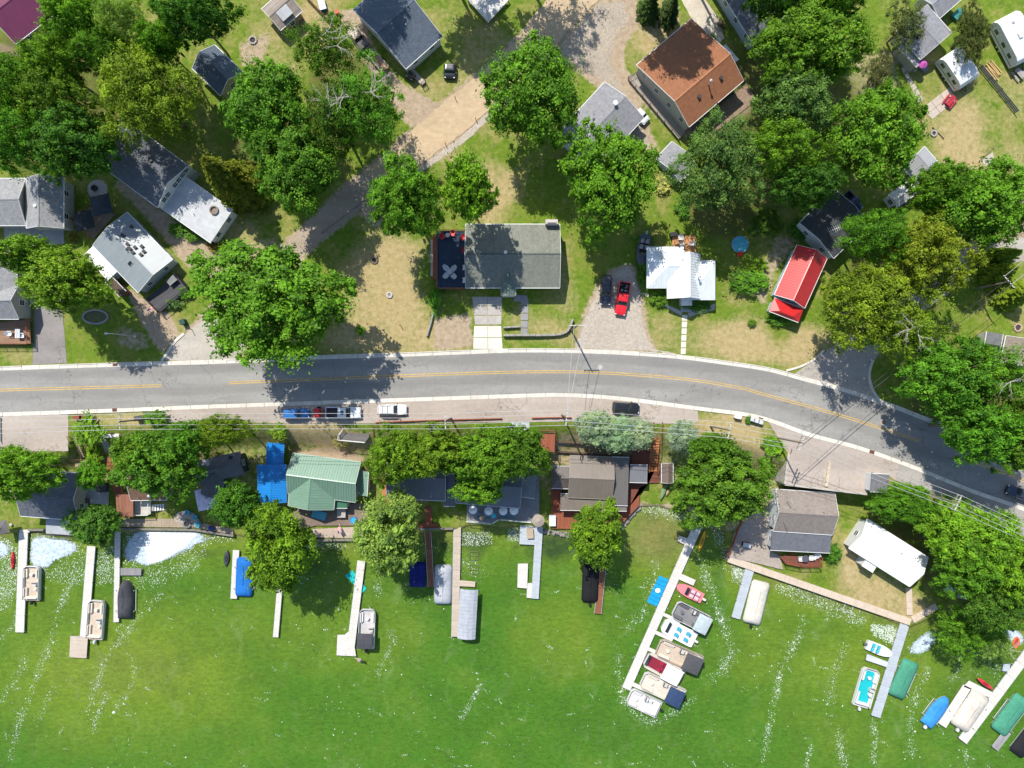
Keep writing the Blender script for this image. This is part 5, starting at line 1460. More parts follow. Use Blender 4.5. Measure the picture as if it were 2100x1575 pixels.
paving('front landing slabs below the green cross gable', [(1054,604),(1082,606),(1082,620),(1054,618)], 2, 1, .12, m_rough((0.30,0.295,0.295),.15,3))
paving('pale path from the white house steps to the road', [(1399,645),(1410,645),(1406,727),(1396,727)], 1, 6, .035, LTC)
paving('curved path arm left of the white house steps', [(1312,600),(1322,600),(1400,640),(1398,648)], 5, 1, .03, m_rough((0.45,0.43,0.40),.12,2))
paving('curved path arm right of the white house steps', [(1410,642),(1412,650),(1466,635),(1468,622)], 4, 1, .03, m_rough((0.42,0.40,0.37),.12,2))
paving('front step slabs of the white metal house', [(1396,622),(1420,622),(1418,640),(1396,640)], 1, 3, .08, m_rough((0.38,0.38,0.38),.12,2))
paving('pink concrete pad with the red picnic table', [(1890,222),(1948,178),(1962,205),(1912,245)], 3, 2, .04, m_rough((0.46,0.39,0.33),.15,2), 'concrete_pad', 'patio')
paving('narrow path leading up to the light grey gabled house', [(1848,140),(1854,134),(1895,205),(1885,212)], 1, 6, .035, m_rough((0.42,0.37,0.31),.15,2))
paving('white slab steps right of the brown-roofed house', [(1478,97),(1488,90),(1516,122),(1506,130)], 1, 3, .06, WHITE)
# timber terraces on the bank
for i, (a, b, z, lab) in enumerate(((( 1142,886),(1230,893),-1.3,'upper dark timber terrace on the bank left of the spruces'),((1142,906),(1290,915),-2.2,'middle dark timber terrace below the blue spruces'),((1142,926),(1290,936),-3.1,'lower dark timber terrace above the brown house'))):
    c = PX(*a, z); t = thing('timber_terrace', lab, 'retaining wall', (c.x, c.y, z-1), 0, 'timber terraces on the bank')
    e = PX(*b, z)-c; n = 5
    for k in range(n):
        for r_ in range(3):
            MB().box(k*e.length/n+.01, (k+1)*e.length/n-.01, -.12, .12, .35+r_*.25, .58+r_*.25).build('timber', m_rough((0.10,0.075,0.055),.3,5), t, (0,0,0), math.atan2(e.y, e.x))
stonewall('long low wooden curb along the parking strip edge', [(770,866),(880,862),(1030,858)], .5, .15, REDW, 'curb_board')
stonewall('red curb board between bridge and spruces', [(1090,857),(1140,856),(1172,856)], .5, .15, REDW, 'curb_board')

# rocks along the shore
def rocks(label, pts, n, smin, smax, spread, seed):
    rs = random.Random(seed); c = gpt(*pts[0]); t = thing('rock_revetment', label, 'rocks', (c.x, c.y, c.z))
    L = resample(pts, 60)
    for k in range(n):
        p = L[rs.randrange(60)]; z = -4.7
        w = PX(p[0]+rs.uniform(-spread, spread), p[1]+rs.uniform(-spread, spread), z)-c
        s = rs.uniform(smin, smax)
        me = bpy.data.meshes.new('rock'); bm = bmesh.new(); bmesh.ops.create_icosphere(bm, subdivisions=1, radius=s)
        for v_ in bm.verts: v_.co = Vector((v_.co.x*rs.uniform(.8,1.2), v_.co.y*rs.uniform(.8,1.2), v_.co.z*rs.uniform(.6,.9)))
        bm.to_mesh(me); bm.free()
        link('rock', me, STONE, t, w, rs.uniform(0, 3))
rocks('grey rocks along the curved edge of the red lake deck', [(1272,1082),(1300,1050),(1314,1032)], 46, .2, .45, 5, 1)
rocks('dark rocks at the shore left of the yellow-green tree', [(1118,1088),(1170,1096)], 36, .2, .4, 6, 2)
rocks('stones at the shore near the head of the long white dock', [(1420,1062),(1470,1082)], 22, .15, .35, 5, 3)

# ================================================================ DOCKS
DK_W = m_plank((0.60, 0.57, 0.52), .14, .08, .010, .8, 3, .12, 1); DK_T = m_plank((0.50, 0.42, 0.34), .14, .12, .012, .8, 3, .2, 1); DK_G = m_plank((0.42, 0.46, 0.50), .15, .08, .012, .6, 3, .12, 1); DK_B = m_plank((0.23, 0.10, 0.055), .14, .2, .012, .8, 3, .3, 1)
def dock(label, p0, p1, wpx, mat, extra=(), name='dock', z=-4.45):
    A = PX(*p0, z); B = PX(*p1, z); d = B-A; L = d.length; ang = math.atan2(d.y, d.x); W = wpx*SP*(HC-z)/HC
    t = thing(name, label, 'dock', (A.x, A.y, ZW), ang)
    n = max(1, round(L/3.0)); zz = z-ZW
    me = MB().box(.012, L/n-.012, -W/2, W/2, zz-.1, zz).mesh('dock_section'); me.materials.append(mat)
    fr = MB().box(0.05, L/n-.05, -W/2-.05, -W/2, zz-.16, zz-.005).box(0.05, L/n-.05, W/2, W/2+.05, zz-.16, zz-.005).mesh('side_rail'); fr.materials.append(ALU)
    pm = MB().tube((0,0,-2.2), (0,0,zz+.18), .04, 6).mesh('post'); pm.materials.append(GALV)
    for i in range(n):
        o = link('dock_section', me, None, t, (i*L/n, 0, R.uniform(-.006,.006)))
        link('side_rail', fr, None, o)
        for s in (-1, 1): link('post', pm, None, t, ((i+.96)*L/n, s*(W/2+.09), 0))
    ca, sa = math.cos(-ang), math.sin(-ang)
    for ex in extra:
        pts, m2 = ex[0], (ex[1] if len(ex) > 1 else mat)
        w = [PX(a, b, z)-A for a, b in pts]
        lp_ = [(p.x*ca-p.y*sa, p.x*sa+p.y*ca) for p in w]
        MB().prism(lp_, zz-.11, zz-.012).build('platform', m2, t)
        for p in lp_: link('post', pm, None, t, (p[0]*.995, p[1]*.995, -.05))
    return t
dock('white dock at the far left with the tan pontoon boat', (48,1092), (40,1297), 17, DK_W, ([[(40,1056),(62,1056),(60,1092),(40,1092)]],))
dock('pale dock ending in a square platform', (187,1120), (172,1306), 16, DK_W, ([[(144,1304),(180,1306),(177,1350),(142,1348)], DK_T],))
dock('narrow dock with a grey side platform beside the foam', (241,1090), (238,1276), 10, DK_W, ([[(247,1165),(290,1166),(289,1180),(247,1180)], m_plank((0.25,0.24,0.24),.14)],))
dock('short white dock with the bright blue covered boat', (484,1128), (479,1228), 12, DK_W)
dock('thin dock standing alone under the leaning tree', (574,1200), (565,1307), 10, DK_W)
dock('white dock under the willow ending in a wide platform', (741,1150), (717,1344), 15, DK_W, ([[(692,1302),(706,1302),(722,1290),(730,1346),(690,1344)]],))
dock('brown wooden dock between two covered boats', (877,1085), (884,1204), 12, DK_B)
dock('long tan dock beside the ribbed boat canopy', (938,1066), (933,1306), 14, DK_T, ([[(943,1190),(975,1193),(974,1204),(943,1202)]],))
dock('grey-blue dock with hooked end platform', (1106,1078), (1097,1228), 14, DK_G, ([[(1067,1076),(1100,1076),(1100,1118),(1065,1116)]], [[(1062,1156),(1083,1156),(1081,1207),(1061,1205)], DK_W], [[(1081,1196),(1092,1196),(1090,1227),(1080,1226)], DK_W]))
dock('brown weathered dock beside the black covered boat', (1238,1140), (1226,1259), 14, DK_B)
dock('very long white dock with a row of boats on finger piers', (1434,1072), (1284,1413), 17, DK_W, ([[(1392,1098),(1412,1105),(1406,1118),(1390,1110)]], [[(1396,1176),(1427,1190),(1422,1201),(1391,1188)]], [[(1360,1256),(1397,1272),(1394,1279),(1357,1262)]], [[(1345,1293),(1381,1310),(1378,1316),(1342,1300)]], [[(1328,1326),(1346,1334),(1343,1341),(1325,1333)]], [[(1296,1398),(1370,1430),(1367,1437),(1293,1406)]]))
dock('grey dock left of the cream covered boat', (1538,1168), (1509,1268), 17, DK_G)
dock('light grey metal dock on the right shore', (1856,1280), (1796,1470), 18, DK_G, ([[(1778,1341),(1822,1358),(1818,1368),(1776,1354)], m_rough((0.5,0.52,0.54),.1)],))
dock('white dock in the lower right corner with a boat slip', (2112,1335), (1974,1520), 20, DK_W, ([[(1988,1396),(2036,1420),(2028,1430),(1976,1408)]], [[(1976,1404),(1992,1412),(1940,1493),(1924,1483)]], [[(2058,1362),(2072,1362),(2070,1378),(2056,1376)], DK_G]))
dock('short grey dock at the bottom right corner', (2068,1500), (2040,1536), 14, m_plank((0.3,0.29,0.29),.14))

# ================================================================ BOATS
def fab(c): return m_rough(c, .16, 1.8, .8, .6, 0, .2, .28)
def motor(t, x, colr=(0.02,0.02,0.022), y=0):
    m = MB().loft([[(x-.75+dx, y+sy*.2, z) for dx, sy, z in ((0,-.7,.35),(.5,-1,.35),(.62,0,.35),(.5,1,.35),(0,.7,.35))], [(x-.8+dx, y+sy*.24, z) for dx, sy, z in ((0,-.8,.75),(.55,-1,.75),(.7,0,.75),(.55,1,.75),(0,.8,.75))], [(x-.7+dx, y+sy*.16, z) for dx, sy, z in ((0,-.8,.95),(.4,-1,.95),(.5,0,.95),(.4,1,.95),(0,.8,.95))]])
    o = m.build('outboard_motor', m_paint(colr, .3), t, bevel=.05, smooth=False)
    MB().box(x-.55, x-.4, y-.06, y+.06, -.6, .4).build('motor_leg', BLACK, o)
def hw_of(t_, W, kind):
    if kind == 'v':
        if t_ < .45: return W/2*(.90+.1*t_/.45)
        return W/2*math.sqrt(max(0, 1-((t_-.45)/.56)**2.3))
    if kind == 'p':
        if t_ > .90: return W/2*(1-.38*((t_-.90)/.10)**2)
        if t_ < .04: return W/2*.93
        return W/2
    if t_ < .08 or t_ > .92:
        e = min(t_, 1-t_)/.08; return W/2*(.72+.28*math.sqrt(max(0, 1-(1-e)**2)))
    return W/2
def boat_root(label, bow, stern, z=-4.6, name='boat', cat='boat', group=None):
    A = PX(*stern, z); B = PX(*bow, z); d = B-A; L = d.length
    return thing(name, label, cat, ((A.x+B.x)/2, (A.y+B.y)/2, ZW), math.atan2(d.y, d.x), group), L
def hull(t, L, W, kind, colr, z=.55, deckc=None, cockpit=None):
    st = [i/14 for i in range(15)]; rings = []
    for s in st:
        x = -L/2+L*s; h = max(hw_of(s, W, kind), .02); k = .55 if kind == 'v' else .85
        rings.append([(x, -h, z), (x, -h*.96, .2), (x, -h*k, -.18), (x, h*k, -.18), (x, h*.96, .2), (x, h, z)])
    MB().loft(rings).build('hull', m_paint(colr, .25, 0, .3), t, smooth=False)
    dk = [( -L/2+L*s, -hw_of(s, W, kind)*.97) for s in st]+[(-L/2+L*s, hw_of(s, W, kind)*.97) for s in st[::-1]]
    MB().prism(dk, z-.02, z+.04).build('deck', m_paint(deckc or colr, .35), t)
def pontoon(label, bow, stern, wpx, deckc=(0.5,0.44,0.36), fence=(0.62,0.6,0.57), seat=(0.62,0.58,0.50), bimini=None, bpos=(.08,.42), mot=(0.02,)*3, carpet=None, group=None):
    t, L = boat_root(label, bow, stern, name='pontoon_boat', group=group); W = wpx*SP*1.04
    for s in (-1, 1):
        m = MB(); m.tube((-L/2+.1, s*W*.33, .12), (L/2-.7, s*W*.33, .12), .33, 12); m.tube((L/2-.7, s*W*.33, .12), (L/2-.05, s*W*.33, .3), .33, 12, .06)
        m.build('pontoon_tube', ALU, t, smooth=False)
    st = [0,.02,.04,.3,.6,.88,.92,.95,.98,1.0]
    out = lambda k: [(-L/2+L*s, -hw_of(s, W, 'p')*k) for s in st]+[(-L/2+L*s, hw_of(s, W, 'p')*k) for s in st[::-1]]
    MB().prism(out(1.0), .46, .56).build('deck', m_rough(deckc, .15, 3), t)
    if carpet: MB().prism([(x*.86, y*.8) for x, y in out(.9)], .56, .575).build('carpet', m_rough(carpet, .1, 4, .95), t)
    o = out(.97); m = MB(); n = len(o)
    for i in range(n):
        a, b = o[i], o[(i+1) % n]
        if math.dist(a, b) < .02 or (a[0] < -L/2+.3 and b[0] < -L/2+.3): continue
        d = Vector((b[0]-a[0], b[1]-a[1])).normalized(); nn = Vector((-d.y, d.x))*.035
        av, bv = Vector(a), Vector(b)
        m.prism([av-nn, bv-nn, bv+nn, av+nn], .56, 1.12)
        m.tube((a[0], a[1], 1.14), (b[0], b[1], 1.14), .045, 5)
    m.build('fence_panel', m_paint(fence, .4), t)
    sm = m_rough(seat, .1, 4, .6, .1, 0, .3, .0)
    wi = W*.40
    def couch(x0, x1, y0, y1, back):
        m = MB().box(x0, x1, y0, y1, .56, .95); o_ = m.build('seat', sm, t, bevel=.05)
        bx0, bx1, by0, by1 = {'l': (x0, x1, y1-.16, y1), 'r': (x0, x1, y0, y0+.16), 'f': (x1-.16, x1, y0, y1), 'b': (x0, x0+.16, y0, y1)}[back]
        MB().box(bx0, bx1, by0, by1, .95, 1.25).build('backrest', sm, o_, bevel=.04)
    couch(L*.18, L*.42, wi-.42, wi+.05, 'l'); couch(L*.18, L*.42, -wi-.05, -wi+.42, 'r'); 
    couch(-L*.36, -L*.12, wi-.42, wi+.05, 'l'); couch(-L*.42, -L*.36, -wi, wi, 'b')
    m = MB().box(-L*.05, L*.05, -wi, -wi+.7, .56, 1.35); o_ = m.build('console', m_paint((0.5,0.48,0.45)), t, bevel=.05)
    MB().box(L*.04, L*.05, -wi, -wi+.7, 1.35, 1.6).build('windscreen', m_glass(), o_)
    MB().box(-L*.16, -L*.09, -wi+.1, -wi+.6, .56, 1.0).box(-L*.17, -L*.155, -wi+.1, -wi+.6, 1.0, 1.4).build('captain_chair', sm, t, bevel=.05)
    MB().lathe([(.25, .0), (.04, .03), (.04, .45), (.32, .46), (.32, .5)], 12, (L*.27, 0, .56)).build('table', sm, t)
    if bimini:
        x0, x1 = -L/2+L*bpos[0], -L/2+L*bpos[1]; k = 6; rings = []
        m = MB(); V_ = []; 
        for i in range(k+1):
            x = x0+(x1-x0)*i/k; zz = 2.45+.16*math.sin(math.pi*i/k)
            V_.append([(x, W*.47*math.cos(a), zz+.12*math.sin(a)-.1) for a in [math.pi*j/6 for j in range(7)]])
        for i in range(k):
            for j in range(6): m.slab([V_[i][j], V_[i+1][j], V_[i+1][j+1], V_[i][j+1]], .02)
        o_ = m.build('bimini_top', fab(bimini), t)
        f = MB()
        for s in (-1, 1):
            for (xa, xb) in ((x0+.1, (x0+x1)/2), (x1-.1, (x0+x1)/2)): f.tube((xa, s*W*.47, 2.35), (xb, s*W*.48, 1.1), .02, 5)
        f.build('bimini_frame', ALU, o_)
    if mot: motor(t, -L/2+.1, mot)
    return t
def runabout(label, bow, stern, wpx, hullc, inner, seatc, kind='v', bimini=None, mot=(0.02,)*3, bpos=(.1,.5), deckc=None, cockpit=(.12,.62), group=None, wind=True):
    t, L = boat_root(label, bow, stern, name='motor_boat', group=group); W = wpx*SP*1.04
    hull(t, L, W, kind, hullc, .6, deckc)
    x0, x1 = -L/2+L*cockpit[0], -L/2+L*cockpit[1]; w2 = W*.36
    o = MB().prism([(x0, -w2), (x1, -w2*.92), (x1, w2*.92), (x0, w2)], .60, .655).build('cockpit_floor', m_rough(inner, .15, 4, .9), t)
    rim = MB()
    for (a, b) in (((x0, -w2), (x1, -w2*.92)), ((x1, -w2*.92), (x1, w2*.92)), ((x1, w2*.92), (x0, w2)), ((x0, w2), (x0, -w2))): rim.tube((*a, .68), (*b, .68), .06, 6)
    rim.build('coaming', m_paint(hullc), o)
    sm = m_rough(seatc, .12, 4, .6, .1, 0, .3, 0)
    for (sx_, sy_) in ((.22, -1), (.22, 1), (.62, -1), (.62, 1)):
        x = x0+(x1-x0)*sx_
        s_ = MB().box(x-.28, x+.28, sy_*w2*.55-.3, sy_*w2*.55+.3, .64, .9).build('seat', sm, t, bevel=.05)
        MB().box(x-.34, x-.22, sy_*w2*.55-.3, sy_*w2*.55+.3, .9, 1.25).build('backrest', sm, s_, bevel=.04)
    if wind:
        xm = x1-.1
        MB().slab([(xm+.25, -w2*.95, .68), (xm+.25, w2*.95, .68), (xm-.1, w2*.85, 1.1), (xm-.1, -w2*.85, 1.1)], .02).build('windscreen', m_glass(), t)
    if deckc:
        pass
    if bimini:
        a, b = -L/2+L*bpos[0], -L/2+L*bpos[1]; m = MB(); k = 5
        for i in range(k):
            xa, xb = a+(b-a)*i/k, a+(b-a)*(i+1)/k; za, zb_ = 2.0+.14*math.sin(math.pi*i/k), 2.0+.14*math.sin(math.pi*(i+1)/k)
            for (ya, yb, da, db) in ((-W*.47, -W*.2, -.12, 0), (-W*.2, W*.2, 0, 0), (W*.2, W*.47, 0, -.12)):
                m.slab([(xa, ya, za+da), (xb, ya, zb_+da), (xb, yb, zb_+db), (xa, yb, za+db)], .02)
        o_ = m.build('bimini_top', fab(bimini), t); f = MB()
        for s in (-1, 1):
            for xx in (a+.1, b-.1): f.tube((xx, s*W*.46, 1.9), ((a+b)/2, s*W*.45, .65), .02, 5)
        f.build('bimini_frame', ALU, o_)
    if mot: motor(t, -L/2+.15, mot)
    return t
def covered(label, bow, stern, wpx, colr, kind='r', hullc=(0.55,0.55,0.54), peak=1.15, mot=None, group=None, name='covered_boat', lift=False):
    t, L = boat_root(label, bow, stern, name=name, group=group); W = wpx*SP*1.04
    hull(t, L, W*.97, kind, hullc, .5)
    rings = []; n = 16; rs = random.Random(int(bow[0]*7+bow[1]))
    for i in range(n+1):
        s = i/n; x = -L/2+(L+.06)*s-.03; h = max(hw_of(min(.995, max(.005, s)), W, kind), .05)
        e = min(1, min(s, 1-s)/.12)**.5; zc = .62+(peak-.62)*e*(.82+.18*math.sin(s*9+rs.uniform(-.4,.4)))
        k = lambda f: .55+(zc-.55)*f+rs.uniform(-.02,.02)
        rings.append([(x, -h, .42), (x, -h*1.01, .56), (x, -h*.72, k(.62)), (x, -h*.36, k(.9)), (x, 0, k(1)+.02), (x, h*.36, k(.9)), (x, h*.72, k(.62)), (x, h*1.01, .56), (x, h, .42)])
    MB().loft(rings).build('cover', fab(colr), t, smooth=True)
    m = MB().tube((-L*.4, 0, peak*.97+.02), (L*.35, 0, peak*.97+.02), .03, 5); m.build('cover_seam', fab(mul(colr, .7)), t)
    if mot: motor(t, -L/2+.1, mot)
    if lift:
        for s in (-1, 1):
            f = MB().tube((-L*.3, s*(W/2+.25), -1.5), (-L*.3, s*(W/2+.25), 1.0), .06, 6); f.tube((L*.25, s*(W/2+.25), -1.5), (L*.25, s*(W/2+.25), 1.0), .06, 6); f.tube((-L*.3, s*(W/2+.25), .3), (L*.25, s*(W/2+.25), .3), .06, 6)
            f.build('boat_lift_frame', ALU, t)
    return t
CREAM = (0.60, 0.54, 0.45); TANC = (0.50, 0.42, 0.33)
pontoon('white pontoon boat with tan seats at the far left dock', (69,1160), (67,1231), 33, TANC, (0.66,0.65,0.63), CREAM)
pontoon('white pontoon boat with pale tan seats at the dock with square end platform', (202,1230), (196,1311), 33, TANC, (0.66,0.65,0.63), CREAM, mot=(0.6,0.6,0.6))
covered('charcoal covered boat beside the narrow dock', (259,1190), (258,1267), 33, (0.055,0.057,0.065), 'v', peak=1.7, lift=True)
covered('bright blue covered pontoon beside the short white dock', (503,1143), (500,1222), 34, (0.015,0.14,0.46), 'r', lift=True)
pontoon('pontoon boat with black bimini at the dock under the willow', (755,1248), (752,1330), 33, (0.45,0.44,0.43), (0.60,0.60,0.60), (0.6,0.59,0.57), bimini=(0.06,0.06,0.07), bpos=(.10,.48))
covered('navy-covered boat left of the brown dock', (857,1152), (856,1203), 33, (0.010,0.015,0.13), 'r', (0.6,0.6,0.6), peak=1.2)
covered('light grey covered pontoon right of the brown dock', (910,1158), (908,1238), 36, (0.37,0.39,0.42), 'r', peak=1.3)
covered('black covered boat beside the weathered brown dock', (1212,1157), (1209,1234), 34, (0.012,0.012,0.014), 'r', (0.3,0.3,0.3), mot=(0.02,)*3)
runabout('pink speedboat nearest the shore on the long white dock', (1388,1201), (1440,1227), 24, (0.62,0.20,0.22), (0.35,0.08,0.14), (0.55,0.42,0.45), mot=(0.6,0.6,0.6))
pontoon('grey fishing pontoon with pale bimini on the long dock', (1382,1246), (1450,1280), 38, (0.20,0.20,0.21), (0.55,0.55,0.56), (0.12,0.12,0.13), bimini=(0.40,0.46,0.48), bpos=(.04,.42), mot=(0.3,0.02,0.02))
runabout('white speedboat with turquoise seats on the long dock', (1360,1280), (1424,1313), 33, (0.68,0.69,0.68), (0.60,0.60,0.58), (0.04,0.32,0.45), kind='p', mot=(0.6,0.6,0.6), cockpit=(.1,.85))
pontoon('tan pontoon with dark bimini on the long dock', (1348,1324), (1436,1362), 38, (0.46,0.38,0.30), (0.42,0.36,0.30), CREAM, bimini=(0.075,0.075,0.08), bpos=(.06,.44))
runabout('red and white boat with white bimini on the long dock', (1324,1350), (1398,1390), 35, (0.50,0.46,0.40), (0.22,0.02,0.04), (0.28,0.02,0.05), kind='p', bimini=(0.72,0.72,0.72), bpos=(.1,.55), mot=None, cockpit=(.1,.95))
pontoon('white pontoon with navy bimini near the end of the long dock', (1316,1390), (1400,1430), 37, (0.56,0.50,0.43), (0.60,0.59,0.57), CREAM, bimini=(0.03,0.055,0.12), bpos=(.08,.44))
pontoon('open white pontoon moored outermost at the long dock', (1289,1424), (1352,1454), 35, (0.56,0.55,0.53), (0.60,0.60,0.60), (0.58,0.58,0.57))
covered('cream covered boat right of the grey dock', (1561,1192), (1540,1278), 38, (0.56,0.53,0.46), 'r', peak=1.35, mot=(0.02,)*3)
pontoon('turquoise-floored open pontoon on the right shore', (1785,1370), (1762,1448), 36, (0.55,0.52,0.50), (0.60,0.60,0.60), (0.58,0.57,0.55), carpet=(0.01,0.40,0.43), mot=(0.55,0.55,0.55))
runabout('small white motorboat with turquoise seats beside the light grey dock', (1828,1342), (1777,1321), 22, (0.62,0.62,0.62), (0.6,0.6,0.6), (0.05,0.42,0.50), mot=(0.1,0.1,0.1), wind=False)
covered('green covered boat right of the light grey dock', (1868,1355), (1836,1428), 36, (0.06,0.25,0.16), 'r', peak=1.2, lift=True)
covered('bright blue covered pointed boat left of the corner slip', (1941,1430), (1898,1486), 31, (0.04,0.24,0.55), 'v', peak=1.0, mot=(0.6,0.6,0.6), lift=True)
covered('large cream covered boat in the corner slip', (2012,1422), (1964,1492), 42, (0.55,0.50,0.43), 'r', peak=1.6, mot=(0.55,0.55,0.55), lift=True)
covered('green covered boat on the right edge', (2098,1430), (2045,1500), 38, (0.06,0.25,0.16), 'r', peak=1.1, lift=True)
covered('black covered boat in the bottom right corner', (2125,1490), (2082,1545), 34, (0.015,0.015,0.017), 'r', peak=1.1)
runabout('dark fishing boat parked on the grass above the gravel drive', (1301,555), (1312,496), 24, (0.06,0.075,0.10), (0.03,0.03,0.035), (0.35,0.34,0.33), mot=(0.35,0.36,0.38), wind=True).location.z = 0.5

def canopy(label, p0, p1, wpx, colr):
    t, L = boat_root(label, p0, p1, z=-2.6, name='boat_lift_canopy', cat='boat lift'); W = wpx*SP*1.02
    m = MB(); k = 14
    for i in range(k):
        xa, xb = -L/2+L*i/k, -L/2+L*(i+1)/k
        for (ya, yb, za, zb_) in ((-W/2, -W*.3, 2.1, 2.45), (-W*.3, 0, 2.45, 2.6), (0, W*.3, 2.6, 2.45), (W*.3, W/2, 2.45, 2.1)):
            m.slab([(xa, ya, za), (xb, ya, za), (xb, yb, zb_), (xa, yb, zb_)], .02)
    m.build('canopy_fabric', fab(colr), t)
    for i in range(k+1):
        x = -L/2+L*i/k
        MB().path([(x, -W/2, 2.13), (x, -W*.3, 2.48), (x, 0, 2.63), (x, W*.3, 2.48), (x, W/2, 2.13)], .014, 5).build('canopy_bow', fab(mul(colr, .8)), t)
    f = MB()
    for sx_ in (-1, 1):
        for sy_ in (-1, 1): f.tube((sx_*L*.42, sy_*W*.48, -2), (sx_*L*.42, sy_*W*.48, 2.1), .06, 6)
    f.build('lift_post', GALV, t)
canopy('long light grey ribbed boat lift canopy beside the tan dock', (962,1209), (956,1311), 37, (0.36, 0.38, 0.42))
def mat_float(label, pts, colr, z=-4.93):
    c = PX(sum(p[0] for p in pts)/4, sum(p[1] for p in pts)/4, z); t = thing('floating_mat', label, 'float', (c.x, c.y, z))
    lp = [PX(a, b, z)-c for a, b in pts]
    n = 7
    for i in range(n):
        a = lp[0].lerp(lp[3], i/n+.004); b = lp[1].lerp(lp[2], i/n+.004); c2 = lp[1].lerp(lp[2], (i+1)/n-.004); d2 = lp[0].lerp(lp[3], (i+1)/n-.004)
        MB().prism([p.xy for p in (a, b, c2, d2)], 0, .1).build('foam_panel', fab(colr), t, bevel=.03)
    return t
mat_float('turquoise floating mat poking out under the white dock', [(707,1180),(723,1169),(752,1207),(744,1216)], (0.02,0.45,0.42))
t = mat_float('blue floating mat moored at the long white dock', [(1352,1180),(1371,1188),(1347,1244),(1326,1234)], (0.01,0.28,0.58))
c = PX(1349, 1211, -4.8)-t.location
MB().add(*(lambda: ([(c.x+.42*math.cos(a)*(1.2 if i % 2 else 1), c.y+.42*math.sin(a), .13) for i, a in enumerate([k*math.pi/6 for k in range(12)])], [tuple(range(12))]))()).build('white_emblem', WHITE, t)
def kayak(label, a, b, wpx, colr, name='kayak', z=ZW+.05, open_=True):
    A = PX(*a, z); B = PX(*b, z); d = B-A; L = d.length; W = wpx*SP
    t = thing(name, label, name if name != 'inflatable_raft' else 'raft', ((A.x+B.x)/2, (A.y+B.y)/2, z), math.atan2(d.y, d.x))
    rings = []
    for i in range(13):
        s = i/12; x = -L/2+L*s; h = max(.02, W/2*math.sin(math.pi*min(.99, max(.01, s)))**.65); zz = .28+.06*abs(2*s-1)**2
        rings.append([(x, -h, .14), (x, -h*.6, -.05), (x, h*.6, -.05), (x, h, .14), (x, h*.55, zz), (x, -h*.55, zz)])
    MB().loft(rings).build('hull', m_paint(colr, .35), t, smooth=True)
    if open_:
        o = MB().lathe([(.34, .27), (.36, .335), (.27, .335)], 14, (0, 0, 0), 1.7, .72).build('cockpit_rim', m_paint(mul(colr, .5)), t)
        MB().lathe([(.26, .2), (.26, .33)], 14, (0, 0, 0), 1.7, .72).build('cockpit', BLACK, t)
    return t
kayak('red kayak floating beside the far left dock', (28,1131), (27,1167), 9, (0.55,0.02,0.03))
kayak('yellow kayak floating right of the long white dock head', (1446,1088), (1433,1130), 10, (0.62,0.34,0.01))
kayak('green canoe lying on the grass below the brown shed', (1366,992), (1354,1024), 11, (0.16,0.24,0.11), 'canoe', -3.9, False)
kayak('tan canoe lying beside the green canoe', (1372,1002), (1366,1016), 6, (0.35,0.24,0.14), 'canoe', -3.95, False)
kayak('red kayak lying on the corner slip dock', (2003,1390), (2035,1413), 9, (0.60,0.03,0.05), z=-4.35)
kayak('dark jet ski beside the short white dock', (467,1128), (464,1161), 13, (0.05,0.055,0.06), 'jet_ski')
c = PX(2082, 1318, ZW)
t = thing('inflatable_raft', 'orange inflatable raft at the right shore', 'raft', (c.x, c.y, ZW), 1.3)
m = MB(); pts = [(math.cos(a)*.95, math.sin(a)*.45, .15) for a in [k*math.pi/8 for k in range(17)]]; m.path(pts, .18, 8); m.build('tube', m_paint((0.60,0.10,0.03)), t)
MB().lathe([(.8, .05), (.8, .1)], 16, (0,0,0), 1, .45).build('floor', m_paint((0.3,0.06,0.03)), t)
# ================================================================ VEHICLES
def wheels(t, xs, W, r=.35, wd=.24):
    me = MB().tube((0,-wd/2,0), (0,wd/2,0), r, 18).mesh('wheel'); me.materials.append(RUBBER)
    rm = MB().tube((0,-wd/2-.012,0), (0,wd/2+.012,0), r*.6, 12).mesh('rim'); rm.materials.append(CHROME)
    for x in xs:
        for s in (-1, 1):
            o = link('wheel', me, None, t, (x, s*(W/2-wd/2-.01), r)); link('rim', rm, None, o)
def body_loft(st):
    rings = []
    for (x, h, zt) in st:
        rings.append([(x, -h*.90, .26), (x, -h, .50), (x, -h, .50+(zt-.5)*.55), (x, -h*.90, zt-.03), (x, -h*.5, zt+.015), (x, h*.5, zt+.015), (x, h*.90, zt-.03), (x, h, .50+(zt-.5)*.55), (x, h, .50), (x, h*.90, .26)])
    return MB().loft(rings)
def rrect(x0, x1, h, c, z, n=3):
    p = []
    for (cx, cy, a0) in ((x1-c, h-c, 0), (x0+c, h-c, math.pi/2), (x0+c, -h+c, math.pi), (x1-c, -h+c, 1.5*math.pi)):
        for k in range(n+1):
            a = a0+math.pi/2*k/n; p.append((cx+c*math.cos(a), cy+c*math.sin(a), z))
    return p
